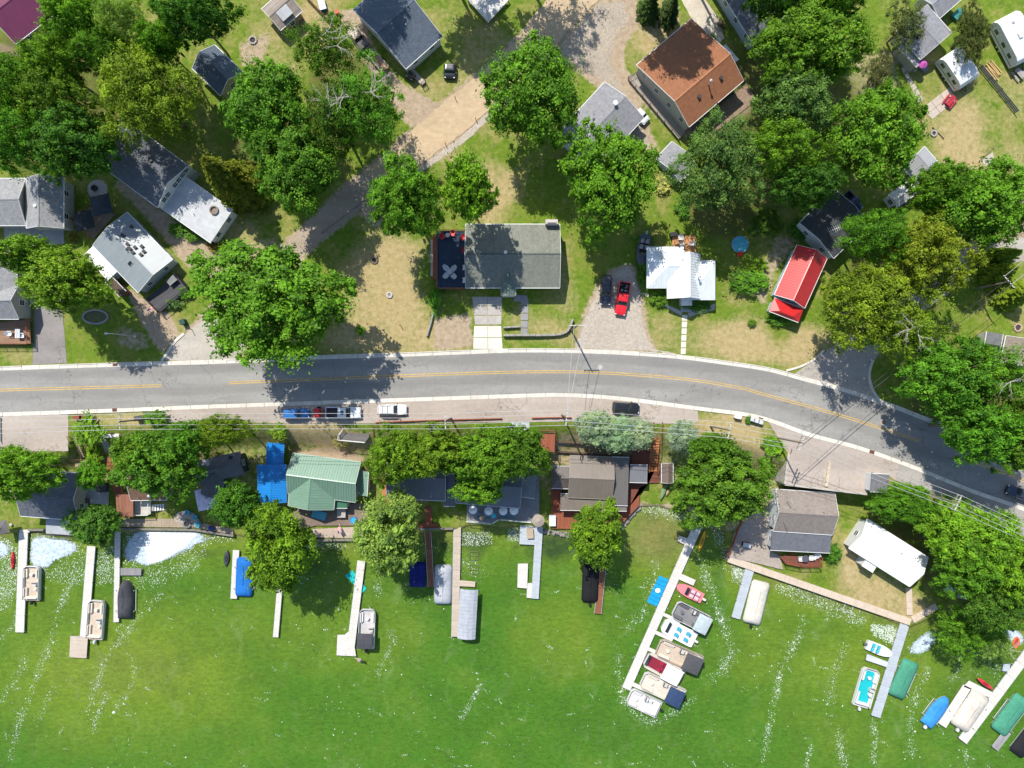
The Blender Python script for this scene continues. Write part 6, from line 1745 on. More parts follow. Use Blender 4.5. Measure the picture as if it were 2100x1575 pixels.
def greenhouse(t, pm, x0, x1, r0, r1, hb, hr, zb, zr):
    """pillars and roof in body colour with separate glass panes"""
    MB().loft([rrect(x0, x1, hb, .12, zb), rrect(r0-.03, r1+.03, hr+.02, .14, zr-.09), rrect(r0+.06, r1-.06, hr-.07, .14, zr-.015), rrect(r0+.3, r1-.3, hr-.3, .1, zr+.01)]).build('roof', pm, t, smooth=False)
    g = m_glass()
    def pane(a, b, c, d, name, k=.10, o=.014):
        a, b, c, d = [Vector(q_) for q_ in (a, b, c, d)]; ctr = (a+b+c+d)/4
        nn = (b-a).cross(d-a).normalized()
        if nn.dot(ctr-Vector(((x0+x1)/2, 0, zb))) < 0: nn = -nn
        q_ = [p.lerp(ctr, k)+nn*o for p in (a, b, c, d)]
        MB().add(q_, [(0,1,2,3)]).build(name, g, t)
    zt = zr-.09
    pane((x1, -hb, zb), (x1, hb, zb), (r1+.03, hr, zt), (r1+.03, -hr, zt), 'windshield')
    pane((x0, -hb, zb), (x0, hb, zb), (r0-.03, hr, zt), (r0-.03, -hr, zt), 'rear_window')
    for s in (-1, 1):
        xm, rm_ = (x0+x1)/2, (r0+r1)/2
        pane((xm+.05, s*hb, zb), (x1-.12, s*hb, zb), (r1-.05, s*(hr+.02), zt), (rm_+.05, s*(hr+.02), zt), 'side_window')
        pane((x0+.12, s*hb, zb), (xm-.05, s*hb, zb), (rm_-.05, s*(hr+.02), zt), (r0+.05, s*(hr+.02), zt), 'side_window')
def lights(t, L, W, z=.72):
    for s in (-1, 1):
        MB().box(L/2-.16, L/2-.02, s*W*.36-.14, s*W*.36+.14, z-.08, z+.08).build('headlight', m_paint((0.7,0.72,0.75), .15), t, bevel=.03)
        MB().box(-L/2+.0, -L/2+.1, s*W*.40-.1, s*W*.40+.1, z-.05, z+.2).build('taillight', m_paint((0.35,0.01,0.01), .2), t)
        MB().box(L*.17, L*.17+.16, s*(W/2+.1)-.1, s*(W/2+.1)+.1, 1.02, 1.18).build('mirror', BLACK, t, bevel=.03)
def veh_root(label, front, rear, name, cat):
    A = PX(*rear, .8); B = PX(*front, .8); d = B-A
    return thing(name, label, cat, ((A.x+B.x)/2, (A.y+B.y)/2, .055), math.atan2(d.y, d.x)), d.length
def suv(label, front, rear, colr, W=1.9, rails=False, H=1.72, name='parked_car', cat='car', sun=False):
    t, L = veh_root(label, front, rear, name, cat); pm = m_paint(colr, .28, 0, .5, .02); h = W/2
    body_loft([(-L/2, h*.60, .80), (-L/2+.07, h*.80, .95), (-L/2+.25, h*.93, 1.02), (-L*.36, h*.99, 1.04), (0, h, 1.04), (L*.18, h*.99, 1.03), (L*.30, h*.97, .99), (L*.40, h*.93, .93), (L/2-.22, h*.84, .88), (L/2-.07, h*.66, .80), (L/2, h*.42, .66)]).build('body', pm, t, smooth=False, bevel=.02)
    greenhouse(t, pm, -L*.47, L*.20, -L*.42, L*.07, h*.90, h*.76, 1.03, H)
    wheels(t, (-L*.30, L*.31), W); lights(t, L, W)
    if rails:
        for s in (-1, 1): MB().tube((-L*.38, s*h*.66, H+.06), (L*.02, s*h*.66, H+.06), .03, 6).build('roof_rail', BLACK, t)
        for x in (-L*.28, -L*.12): MB().box(x-.03, x+.03, -h*.66, h*.66, H+.06, H+.1).build('cross_bar', BLACK, t)
    if sun: MB().box(-L*.12, L*.02, -h*.4, h*.4, H+.0, H+.02).build('sunroof', m_glass(), t)
    return t
def pickup(label, front, rear, colr, W=2.0, bedload=None, sun=False, dark_bed=True):
    t, L = veh_root(label, front, rear, 'pickup_truck', 'pickup'); pm = m_paint(colr, .28, 0, .5, .02); h = W/2; H = 1.88
    body_loft([(-L*.14, h*.98, 1.08), (0, h, 1.08), (L*.15, h*.99, 1.07), (L*.28, h*.97, 1.05), (L*.41, h*.94, 1.0), (L/2-.2, h*.86, .95), (L/2-.06, h*.70, .88), (L/2, h*.48, .72)]).build('body', pm, t, bevel=.02)
    greenhouse(t, pm, -L*.13, L*.21, -L*.11, L*.10, h*.92, h*.78, 1.06, H)
    m = MB().box(-L/2, -L*.142, -h*.97, -h*.82, .35, 1.1).box(-L/2, -L*.142, h*.82, h*.97, .35, 1.1).box(-L*.16, -L*.142, -h*.82, h*.82, .35, 1.1)
    m.build('bed_side', pm, t); MB().box(-L/2-.03, -L/2+.07, -h*.81, h*.81, .45, 1.08).build('tailgate', pm, t)
    MB().box(-L/2+.08, -L*.162, -h*.815, h*.815, .5, .62).build('bed_floor', m_rough((0.03,0.03,0.033), .3, 5), t)
    if bedload == 'cover': MB().box(-L/2+.08, -L*.162, -h*.80, h*.80, 1.02, 1.09).build('bed_cover', m_rough((0.035,0.035,0.04), .2, 3), t, bevel=.02)
    if bedload == 'junk':
        rs = random.Random(4)
        for k in range(7):
            x = rs.uniform(-L/2+.4, -L*.2); y = rs.uniform(-.55, .55); s = rs.uniform(.18, .32)
            MB().lathe([(s*.6, 0), (s, .1), (s*.9, .3), (s*.3, .42)], 9, (x, y, .62)).build('load_item', m_rough(rs.choice([(0.02,)*3, (0.06,0.06,0.07), (0.3,0.3,0.32)]), .2, 5), t)
    if sun: MB().box(-L*.04, L*.05, -h*.35, h*.35, H+.0, H+.02).build('sunroof', m_glass(), t)
    wheels(t, (-L*.31, L*.31), W, .39, .27); lights(t, L, W, .8)
    return t
suv('blue hatchback parked on the strip below the largest tree', (634,848), (580,849), (0.02,0.13,0.36), W=1.85, H=1.55)
suv('white station wagon with roof rails parked on the strip', (834,840), (774,840), (0.72,0.72,0.70), rails=True)
pickup('white pickup with dark bed cover parked on the strip', (740,846), (669,846), (0.66,0.68,0.69), bedload='cover', sun=True)
suv('black car parked above the blue spruces', (1311,838), (1256,834), (0.012,0.013,0.016), H=1.6)
suv('dark navy van on the gravel drive', (1241,625), (1244,564), (0.02,0.025,0.04), H=1.8, rails=True)
pickup('red pickup with loaded bed on the gravel drive', (1271,646), (1282,579), (0.62,0.012,0.02), bedload='junk')
suv('dark blue car driving in at the right edge of the road', (2066,1003), (2122,1022), (0.02,0.03,0.06))
suv('white car at the corner of the lavender-grey garage', (1327,250), (1304,228), (0.70,0.70,0.70), H=1.5, W=1.75)
suv('grey car parked in the shade beside the left edge house', (74,622), (64,572), (0.35,0.37,0.40))
suv('navy car in the shade of the crown beside the blue-grey house', (922,160), (923,132), (0.02,0.025,0.035), H=1.5, W=2.1)
pickup('blue pickup half hidden behind the black garage', (1762,432), (1732,398), (0.01,0.02,0.10))
suv('black car beside the ramp of the blue-grey house', (838,160), (846,150), (0.015,0.015,0.02), W=1.4, H=1.3, name='garden_tractor', cat='tractor')
# old stake truck and trailer in the dirt lane
t, L = veh_root('old tan utility truck parked in the dirt lane', (716,55), (752,102), 'utility_truck', 'truck')
TANP = m_paint((0.40,0.30,0.24), .5); h = 1.0
body_loft([(-L*.1, h*.95, 1.1), (L*.2, h*.95, 1.1), (L*.4, h*.85, 1.0), (L/2, h*.7, .8)]).build('body', TANP, t, bevel=.02)
greenhouse(t, TANP, -L*.1, L*.2, -L*.08, L*.1, .9, .75, 1.08, 1.9)
MB().box(-L/2, -L*.12, -1, 1, .7, .85).build('flatbed', m_plank((0.25,0.2,0.16)), t)
MB().box(-L*.45, -L*.2, -.8, .8, .85, 1.5).build('tool_box', m_rough((0.12,0.11,0.11), .3), t)
wheels(t, (-L*.3, L*.3), 2.0)
def trailer(label, a, b, colr, W=1.8, side=True, load=None):
    t, L = veh_root(label, a, b, 'trailer', 'trailer')
    MB().box(-L/2, L*.32, -W/2+.15, W/2-.15, .45, .55).build('bed', m_plank((0.38,0.24,0.16), .2, .3), t)
    m = MB()
    for s in (-1, 1): m.box(-L/2, L*.32, s*W*.42-.04, s*W*.42+.04, .75, .83); m.box(-L*.5, -L*.48, s*W*.42-.04, s*W*.42+.04, .5, .75); m.box(L*.3, L*.32, s*W*.42-.04, s*W*.42+.04, .5, .75)
    m.box(L*.3, L*.32, -W*.42+.04, W*.42-.04, .75, .83)
    m.build('side_rail', m_paint(colr, .4), t)
    MB().tube((L*.32, -.5, .5), (L/2, 0, .5), .05, 6).tube((L*.32, .5, .5), (L/2, 0, .5), .05, 6).build('drawbar', m_paint(colr), t)
    wheels(t, (-L*.1,), W+.35, .32, .2)
    if load: MB().box(-L*.49, L*.1, -W*.46, W*.46, .5, 1.25).build('load', load, t, bevel=.1)
    return t
trailer('tan utility trailer with plank bed in the dirt lane', (752,98), (790,142), (0.45,0.42,0.4))
t = trailer('small red trailer between blue hatchback and white pickup', (665,846), (645,847), (0.45,0.012,0.02), 1.7, load=m_paint((0.5,0.015,0.02)))
def camper(label, front, rear, wpx, H=2.8, windows=True, name='camper_trailer'):
    t, L = boat_root(label, front, rear, z=H, name=name, cat='camper'); t.location.z = 0; W = wpx*SP*.976
    wm_ = m_rough((0.66,0.67,0.66), .06, 2, .5, 0, 0, .4, .12)
    prof = [(-L/2, .55), (-L/2, H*.72), (-L/2+.5, H*.94), (-L/2+1.1, H), (L/2-1.3, H), (L/2-.5, H*.92), (L/2, H*.68), (L/2-.25, .55)]
    k = len(prof)
    MB().add([(x, -W/2, z) for x, z in prof]+[(x, W/2, z) for x, z in prof], [tuple(range(k)), tuple(range(k, 2*k))[::-1]]+[(i, k+i, k+(i+1) % k, (i+1) % k) for i in range(k)]).build('shell', wm_, t, bevel=.07)
    MB().box(-.45, .45, -.35, .35, H, H+.28).build('air_conditioner', m_paint((0.55,0.56,0.57)), t, bevel=.05)
    MB().box(L*.28, L*.28+.4, -.2, .2, H, H+.12).build('roof_vent', m_paint((0.3,0.31,0.33)), t); MB().box(-L*.32, -L*.32+.4, -.2, .2, H, H+.12).build('roof_vent', m_paint((0.3,0.31,0.33)), t)
    for s in (-1, 1):
        for x in (-L*.3, 0, L*.25):
            MB().box(x-.45, x+.45, s*(W/2)-.02, s*(W/2)+.02, 1.5, 2.1).build('window', m_glass(), t)
        MB().box(-L/2+.3, L/2-.4, s*(W/2)-.012, s*(W/2)+.012, 1.05, 1.2).build('stripe', m_paint((0.12,0.16,0.22)), t)
    MB().box(L*.36, L*.36+.65, W/2-.015, W/2+.025, .6, 2.2).build('door', m_paint((0.6,0.61,0.61)), t)
    MB().tube((L/2-.2, -.5, .5), (L/2+1.0, 0, .5), .06, 6).tube((L/2-.2, .5, .5), (L/2+1.0, 0, .5), .06, 6).build('drawbar', BLACK, t)
    wheels(t, (-.4, .4), W-.1, .33, .22)
    return t
camper('white camper trailer on the dry lawn near the light grey house', (1994,166), (1952,104), 46)
camper('grey-white camper cut off by the right edge at the top', (2115,118), (2068,28), 52, 3.0)

# ================================================================ YARD AND DECK FURNITURE
def put_copy(proto, loc, rz, label=None):
    r = proto.copy(); col.objects.link(r); r.location = loc; r.rotation_euler = (0, 0, rz)
    if label: r['label'] = label
    for ch in list(proto.children):
        c = ch.copy(); col.objects.link(c); c.parent = r
    return r
def chair(loc, rz, colr, label, group=None):
    t = thing('garden_chair', label, 'chair', loc, rz, group); m = m_paint(colr, .5)
    MB().slab([(-.3,-.3,.36), (.32,-.3,.44), (.32,.3,.44), (-.3,.3,.36)], .05).build('seat', m, t)
    MB().slab([(-.62,-.28,.95), (-.28,-.3,.36), (-.28,.3,.36), (-.62,.28,.95)], .05).build('backrest', m, t)
    for s in (-1, 1):
        MB().box(-.35, .35, s*.36-.06, s*.36+.06, .58, .62).build('armrest', m, t)
        MB().box(.24, .31, s*.36-.03, s*.36+.03, 0, .58).build('leg', m, t); MB().box(-.31, -.24, s*.36-.03, s*.36+.03, 0, .58).build('leg', m, t)
    return t
def chairs(spots, z, colr, label, group, words):
    first = None
    for (px, py, a), w_ in zip(spots, words):
        p = PX(px, py, z+.4); loc = (p.x, p.y, z)
        if first is None: first = chair(loc, math.radians(a), colr, w_+' '+label, group)
        else: put_copy(first, loc, math.radians(a), w_+' '+label)
def table(px, py, z, r, colr, label, cat='table', name='round_table'):
    p = PX(px, py, z+.7); t = thing(name, label, cat, (p.x, p.y, z))
    MB().lathe([(r, .68), (r, .73)], 18).build('tabletop', m_paint(colr, .4), t); MB().tube((0,0,0), (0,0,.68), .05, 8).build('leg', BLACK, t); MB().lathe([(.3, 0), (.28, .05)], 12).build('base', BLACK, t)
    return t
chairs([(908,486,-60),(928,480,-100),(948,488,-130),(952,513,180)], 1.6, (0.50,0.02,0.025), 'red cushioned chair on the navy deck', 'red chairs on the navy deck', ('leftmost','second','third','lowest'))
table(918, 482, 1.6, .38, (0.5,0.5,0.5), 'small grey side table between red chairs on the navy deck')
table(922, 557, 1.6, .52, (0.40,0.42,0.43), 'round grey table with four chairs on the navy deck')
chairs([(915,550,-45),(930,551,-135),(915,565,45),(930,566,135)], 1.6, (0.52,0.53,0.53), 'white chair at the round grey deck table', 'chairs round the grey deck table', ('upper left','upper right','lower left','lower right'))
chairs([(953,549,180),(953,575,180)], 1.6, (0.68,0.68,0.66), 'white chair against the wall on the navy deck', 'white chairs on the navy deck', ('upper','lower'))
chairs([(385,1052,-100),(400,1060,160),(405,1074,120)], -4.0, (0.02,0.28,0.40), 'turquoise chair on the rounded stone patio', 'turquoise chairs by the foam', ('topmost','middle','lowest'))
chairs([(982,1055,90),(990,1056,90),(1000,1056,90)], -3.6, (0.16,0.26,0.30), 'grey-blue chair on the left half of the long lake deck', 'chairs on the left half of the lake deck', ('leftmost','middle','rightmost'))
chairs([(1028,1055,90),(1036,1056,90),(1044,1056,90),(1052,1057,90)], -3.6, (0.16,0.26,0.30), 'grey-blue chair on the middle of the long lake deck', 'chairs on the middle of the lake deck', ('leftmost','second from left','third from left','rightmost'))
table(1012, 1058, -3.6, .45, (0.04,0.45,0.50), 'turquoise round table on the long lake deck')
table(988, 1062, -3.6, .42, (0.40,0.22,0.10), 'brown round table on the long lake deck')
def parasol(px, py, z, r, colr, label, h=2.3, n=8, name='parasol', sq=False):
    p = PX(px, py, z+h); t = thing(name, label, 'umbrella', (p.x, p.y, z), math.radians(12)); m = MB()
    n = 4 if sq else n
    for k in range(n):
        a0, a1 = 2*math.pi*k/n+math.pi/4, 2*math.pi*(k+1)/n+math.pi/4
        m.slab([(0,0,h+.45), (r*math.cos(a0), r*math.sin(a0), h-.05), (r*math.cos((a0+a1)/2)*(.72 if sq else .96), r*math.sin((a0+a1)/2)*(.72 if sq else .96), h-.02), (r*math.cos(a1), r*math.sin(a1), h-.05)], .02)
    m.build('canopy', fab(colr), t); MB().tube((0,0,0), (0,0,h+.4), .035, 8).build('pole', ALU, t); MB().lathe([(.3,0),(.25,.1)], 12).build('base', CONC, t)
    if sq: MB().lathe([(.42,h+.36),(.04,h+.62)], 4).build('vent_cap', fab(mul(colr,1.1)), t)
parasol(424, 1023, -4.1, 2.6, (0.62,0.57,0.70), 'large lilac square umbrella beside the navy cottage', sq=True)
parasol(970, 1046, -3.6, .75, (0.70,0.71,0.72), 'small white parasol at the left end of the long lake deck')
parasol(1002, 1048, -3.6, .75, (0.70,0.71,0.72), 'second white parasol from the left on the long lake deck')
parasol(1032, 1048, -3.6, .75, (0.70,0.71,0.72), 'third white parasol from the left on the long lake deck')
parasol(1054, 1047, -3.6, .8, (0.70,0.71,0.72), 'right-hand white parasol on the long lake deck')
parasol(1893, 131, 0, .75, (0.50,0.10,0.38), 'pink parasol on the porch of the light grey house')
parasol(2, 1082, -4.1, 1.6, (0.14,0.13,0.13), 'dark grey umbrella cut off by the left edge at the shore', sq=True)
parasol(172, 452, .6, 2.2, (0.03,0.035,0.04), 'black gazebo top on the brown deck by the mobile home', sq=True, name='gazebo')
parasol(207, 420, .6, 2.3, (0.04,0.05,0.06), 'second darker gazebo top behind the mobile home', sq=True, name='gazebo')
parasol(1104, 1068, -4.0, 1.1, (0.33,0.28,0.23), 'tan thatched parasol at the head of the hooked dock', n=12)
# parasol and table on the little red deck
table(1652, 1146, -3.0, .6, (0.08,0.08,0.10), 'dark round table on the small red deck')
chairs([(1642,1146,0),(1663,1144,180),(1674,1140,200)], -3.0, (0.62,0.62,0.62), 'white chair on the small red lake deck', 'white chairs on the small red deck', ('leftmost','middle','rightmost'))
chairs([(1396,488,-90),(1398,502,-70),(1418,500,180)], .35, (0.62,0.60,0.58), 'white chair on the sunlit orange patio', 'white chairs on the orange patio', ('upper','middle','right-hand'))
chairs([(20,684,0),(46,688,180)], .9, (0.62,0.63,0.66), 'white chair on the left edge deck', 'white chairs on the left edge deck', ('left','right'))
def slab_table(px, py, z, lx, ly, ang, colr, label, benches=False, name='picnic_table'):
    p = PX(px, py, z+.7); t = thing(name, label, 'table', (p.x, p.y, z), math.radians(ang)); m = m_plank(colr, .14, .12)
    for k in range(4): MB().box(-lx/2, lx/2, -ly/2+k*ly/4+.008, -ly/2+(k+1)*ly/4-.008, .7, .75).build('plank', m, t)
    for s in (-1, 1):
        MB().box(s*lx*.35-.05, s*lx*.35+.05, -ly*.45, ly*.45, 0, .7).build('leg', m, t)
        if benches: MB().box(-lx/2, lx/2, s*(ly/2+.35)-.14, s*(ly/2+.35)+.14, .42, .47).build('bench', m, t)
slab_table(1950, 206, 0, 1.9, .85, 50, (0.42,0.03,0.05), 'red picnic table on the pink concrete pad', True)
slab_table(36, 684, .9, 1.5, .8, 90, (0.55,0.57,0.6), 'white table on the left edge deck')
slab_table(352, 575, .9, 1.6, 1.1, 40, (0.22,0.22,0.22), 'grey table on the dark mobile home deck')
slab_table(2092, 150, 0, 1.9, .8, 130, (0.35,0.32,0.3), 'grey picnic table at the right edge near the lumber pile', True)
slab_table(1965, 28, 0, 1.8, 1.3, 45, (0.05,0.25,0.24), 'teal table top behind the light grey gabled house')
def firepit(px, py, r, label, z=0, n=12, fill=(0.06,0.05,0.045), ring=(0.36,0.33,0.3)):
    p = PX(px, py, z); t = thing('fire_pit', label, 'fire pit', (p.x, p.y, z))
    for k in range(n):
        a = 2*math.pi*k/n; s = 2*math.pi*r/n*.46
        MB().box(-.14, .14, -s, s, -.05, .26+R.uniform(-.03,.03)).build('stone', m_rough(ring, .3, 5), t, (r*math.cos(a), r*math.sin(a), 0), a, bevel=.03)
    MB().lathe([(r*.9, 0), (r*.6, .06), (.05, .1)], 14).build('ash_bed', m_rough(fill, .4, 6), t)
firepit(799, 605, .42, 'round white-rimmed fire pit on the dry lawn', ring=(0.5,0.47,0.44), fill=(0.3,0.28,0.27))
firepit(768, 534, .5, 'dark fire hole with ashes on the dry lawn', fill=(0.02,0.02,0.02), ring=(0.16,0.13,0.11), n=9)
firepit(1914, 274, .45, 'fire pit on pale stones below the concrete pad')
firepit(1866, 212, .4, 'small stone fire pit beside the narrow path')
firepit(2086, 672, .6, 'round fire pit on the right edge lawn', ring=(0.4,0.3,0.24))
firepit(519, 83, .6, 'round fire pit near the weathered shed')
patch('fire_patio', [(200+21*math.cos(a), 388+20*math.sin(a)) for a in [k*math.pi/9 for k in range(18)]], .02, m_rough((0.38,0.36,0.33),.3,4), .6)
firepit(194, 386, .4, 'dark fire bowl on the round gravel patio', z=.02, ring=(0.05,0.05,0.05), n=8)
firepit(2082, 666, .01, '', n=1) if False else None
firepit(384, 1074, .6, 'dark fire pit on the rounded stone patio', z=-4.0, ring=(0.2,0.2,0.2))
def stone_ring(px, py, rx, ry, n, label):
    p = PX(px, py, 0); t = thing('stone_planter', label, 'planter', (p.x, p.y, 0))
    for k in range(n):
        a = 2*math.pi*k/n
        MB().box(-.16, .16, -.22, .22, -.05, .3).build('stone', m_rough((0.30,0.29,0.27), .35, 5), t, (rx*SP*math.cos(a), ry*SP*math.sin(a), 0), a, bevel=.04)
    MB().lathe([(1, 0), (.9, .15), (.05, .2)], 20, (0,0,0), rx*SP*.93, ry*SP*.93).build('soil_mound', m_rough((0.10,0.11,0.05), .4, 5), t)
stone_ring(197, 650, 25, 14, 26, 'oval stone-edged planting bed under the spreading tree')
# kiddie pool
p = PX(1518, 501, .5); t = thing('paddling_pool', 'round blue paddling pool with red slide on the lawn', 'pool', (p.x, p.y, 0))
MB().lathe([(1.45, 0), (1.5, .5), (1.42, .52), (1.38, .35)], 20).build('pool_wall', m_paint((0.20,0.24,0.24)), t)
MB().lathe([(1.40, .2), (1.40, .42)], 20).build('pool_water', m_rough((0.10,0.42,0.52), .15, 1.2, .15), t)
MB().slab([(-.5,-2.0,.15), (.5,-2.0,.15), (.45,-1.3,.9), (-.45,-1.3,.9)], .1).build('slide', m_paint((0.6,0.03,0.02)), t)
p = PX(726, 1066, -4); t = thing('water_tub', 'small round blue tub on the patio of the green roof', 'tub', (p.x, p.y, -4.0))
MB().lathe([(.55, 0), (.6, .5), (.52, .5), (.5, .4)], 18).build('tub_wall', m_paint((0.02,0.22,0.5)), t); MB().lathe([(.5, .3), (.5, .42)], 18).build('tub_water', m_paint((0.04,0.33,0.6), .15), t)
def box_thing(name, label, cat, px, py, z, sx, sy, h, ang, colr, lid=None, group=None):
    p = PX(px, py, z+h); t = thing(name, label, cat, (p.x, p.y, z), math.radians(ang), group)
    MB().box(-sx/2, sx/2, -sy/2, sy/2, 0, h).build('body', m_rough(colr, .2, 4, .6), t, bevel=min(.05, sx*.1)); MB().box(-sx/2-.03, sx/2+.03, -sy/2-.03, sy/2+.03, h, h+.06).build('lid', m_rough(lid or mul(colr, 1.2), .15, 4, .5), t)
    return t
box_thing('utility_box', 'white utility cabinet on the verge near the mailboxes', 'cabinet', 1514, 854, 0, 1.1, .7, .9, -12, (0.66,0.64,0.58))
for i, (px, py, lab) in enumerate(((1543,860,'left black trash bin of the three by the right verge'),(1552,863,'middle black trash bin of the three by the right verge'),(1561,866,'right black trash bin of the three by the right verge'))):
    box_thing('trash_bin', lab, 'bin', px, py, 0, .6, .6, 1.0, -15, (0.03,0.03,0.035), (0.5,0.52,0.54), 'bins on the right verge')
box_thing('storage_box', 'dark blue storage box on the shore boardwalk', 'box', 433, 1084, -4.15, .9, .6, .6, -10, (0.02,0.04,0.16))
box_thing('storm_locker', 'white storage locker right of the tan parasol', 'locker', 1133, 1068, -4.0, 1.1, 1.8, .9, 0, (0.5,0.53,0.56))
box_thing('gas_grill', 'black gas grill beside the sunlit orange patio', 'grill', 1382, 480, 0, 1.2, .6, 1.0, 10, (0.03,0.03,0.033))
box_thing('compost_bin', 'dark green bin beside the side street corner', 'bin', 373, 660, 0, .8, .8, 1.1, 20, (0.02,0.06,0.05))
box_thing('rust_crate', 'left rusty planter box on the dry verge', 'planter', 156, 856, 0, 1.0, .6, .7, 0, (0.20,0.06,0.035))
box_thing('rust_crate', 'right rusty planter box on the dry verge', 'planter', 174, 853, 0, 1.0, .6, .7, 0, (0.20,0.06,0.035))
for (px, py, lab) in ((298,846,'left white planter by the left roadside bush'),(312,846,'middle white planter by the left roadside bush'),(326,846,'right white planter by the left roadside bush')):
    box_thing('planter_box', lab, 'planter', px, py, 0, .9, .5, .6, 0, (0.6,0.6,0.58), (0.1,0.14,0.05))
box_thing('parcel_shelf', 'pale cabinet on the verge left of the planters', 'cabinet', 283, 858, 0, 1.3, .8, 1.0, 10, (0.5,0.49,0.46), (0.08,0.08,0.08))
box_thing('hot_tub', 'square hot tub on the side terrace of the dark cottage', 'hot tub', 208, 1000, -3.9, 1.6, 1.6, .8, 0, (0.05,0.05,0.05), (0.07,0.07,0.075))
box_thing('ac_unit', 'white air conditioner beside the dark cottage gable', 'air conditioner', 180, 1027, -4, .8, .8, .7, 0, (0.5,0.5,0.5), (0.12,0.12,0.12))
box_thing('playhouse_box', 'blue tarp-covered heap in front of the green roof', 'tarp', 654, 1056, -4.0, 2.4, 1.3, .5, -15, (0.08,0.32,0.46))
box_thing('wooden_table_box', 'grey wooden bench box on the green house patio', 'bench', 700, 1050, -4.0, 1.4, 1.9, .8, 0, (0.3,0.28,0.26))
box_thing('cushion_box', 'tan cushion box on the blue-grey dock platform', 'box', 1087, 1094, -4.45, 1.1, 1.7, .5, 4, (0.33,0.26,0.18))
box_thing('grill_cart', 'dark grill on the shore patio', 'grill', 1532, 1118, -4.05, 1.3, .7, .9, -10, (0.04,0.04,0.045), (0.5,0.5,0.5))
box_thing('quad_bike', 'blue and white quad bike near the top edge fence', 'quad bike', 660, 8, 0, 1.1, 1.9, .8, 15, (0.04,0.10,0.25), (0.5,0.55,0.6))
box_thing('red_barrel', 'red gas can near the top edge fence', 'can', 690, 24, 0, .5, .6, .5, 15, (0.5,0.04,0.02))
box_thing('yellow_box', 'wooden box near the corner of the blue-grey house', 'box', 722, 62, 0, 1.0, .8, .6, 30, (0.55,0.5,0.45))
# lumber pile
p = PX(2038, 146, .4); t = thing('lumber_pile', 'pile of yellow boards and logs on the right lawn', 'lumber', (p.x, p.y, 0), math.radians(-48))
for k in range(9):
    MB().box(-1.5+R.uniform(-.3,.3), 1.4+R.uniform(-.4,.4), -.9+k*.2, -.74+k*.2, 0, .2+.18*(k % 3)).build('board', m_rough((0.52,0.37,0.16) if k % 3 else (0.30,0.22,0.16), .2, 4), t, (0,0,0), R.uniform(-.08,.08))
# low posts, fences
def fence(label, pts, h, mat, name='fence', z=0.0, step=2.2, slat=True):
    c = PX(*pts[0], z); t = thing(name, label, 'fence', (c.x, c.y, z))
    for i in range(len(pts)-1):
        a, b = PX(*pts[i], z)-c, PX(*pts[i+1], z)-c; L = (b-a).length; n = max(1, int(L/step)); ang = math.atan2(b.y-a.y, b.x-a.x)
        for k in range(n+1): p = a.lerp(b, k/n); MB().box(-.06, .06, -.06, .06, -.2, h+.1).build('post', mat, t, p, ang)
        for k in range(n):
            p = a.lerp(b, k/n); l = L/n
            for r_ in range(3 if slat else 2): MB().box(.07, l-.07, -.02, .02, h*(.12+.31*r_), h*(.36+.31*r_)).build('board', mat, t, p, ang)
    return t
fence('weathered brown fence line beside the weathered shed', [(628,-5),(660,30),(690,62)], 1.3, m_rough((0.30,0.20,0.10),.3,4))
fence('grey lattice fence below the white camper', [(2006,140),(2045,188),(2080,232)], 1.2, m_rough((0.22,0.22,0.22),.3,4))
fence('low timber border right of the stone fire pit', [(1912,262),(1934,284)], .25, WOODGREY, 'garden_border')
fence('low timber sandbox edge on the right lawn', [(2008,330),(2036,304)], .2, WOODGREY, 'garden_border')
fence('white rail along the left end of the parking pad', [(2,856),(3,905)], .6, WHITE, 'guard_rail')
fence('dark railing along the edge of the red side path', [(1492,1138),(1520,1060),(1540,1010)], .9, REDW, 'railing', -4.05)
fence('wood border along the grassy lane below the dirt road', [(660,478),(752,408)], .2, WOODGREY, 'garden_border')
patch('sandbox', [(2014,328),(2036,312),(2040,330),(2020,342)], .02, m_rough((0.46,0.41,0.34),.2,4), .4)
# reflector posts, small signs
def post(label, px, py, h, colr, name='marker_post', cat='post', z=0.0, r=.06):
    p = PX(px, py, z); t = thing(name, label, cat, (p.x, p.y, z))
    MB().tube((0,0,-.2), (0,0,h), r, 8).build('shaft', m_paint(colr), t); MB().lathe([(r*1.4, h), (r*1.2, h+.1), (.01, h+.14)], 8).build('cap', m_paint(mul(colr, .6)), t)
    return t
post('red-brown marker post on the lower edge of the dirt road', 914, 297, .9, (0.35,0.08,0.04))
post('dark marker post on the upper edge of the dirt road', 934, 203, .9, (0.12,0.08,0.06))
post('dark marker post below the lone maple at the dirt road', 976, 246, .9, (0.12,0.08,0.06))
post('short black post on the dry lawn near the road', 822, 668, 1.0, (0.03,0.03,0.03))
post('tall mailbox post at the side street corner', 394, 676, 1.5, (0.03,0.03,0.03), 'mailbox', 'mailbox')
post('thin brown sign post at the corner of the right side road', 1674, 735, 2.0, (0.2,0.12,0.06), 'sign_post', 'sign')
post('white stick lying upright in the shaded lawn by the side street', 743, 317, 1.0, (0.6,0.6,0.6))

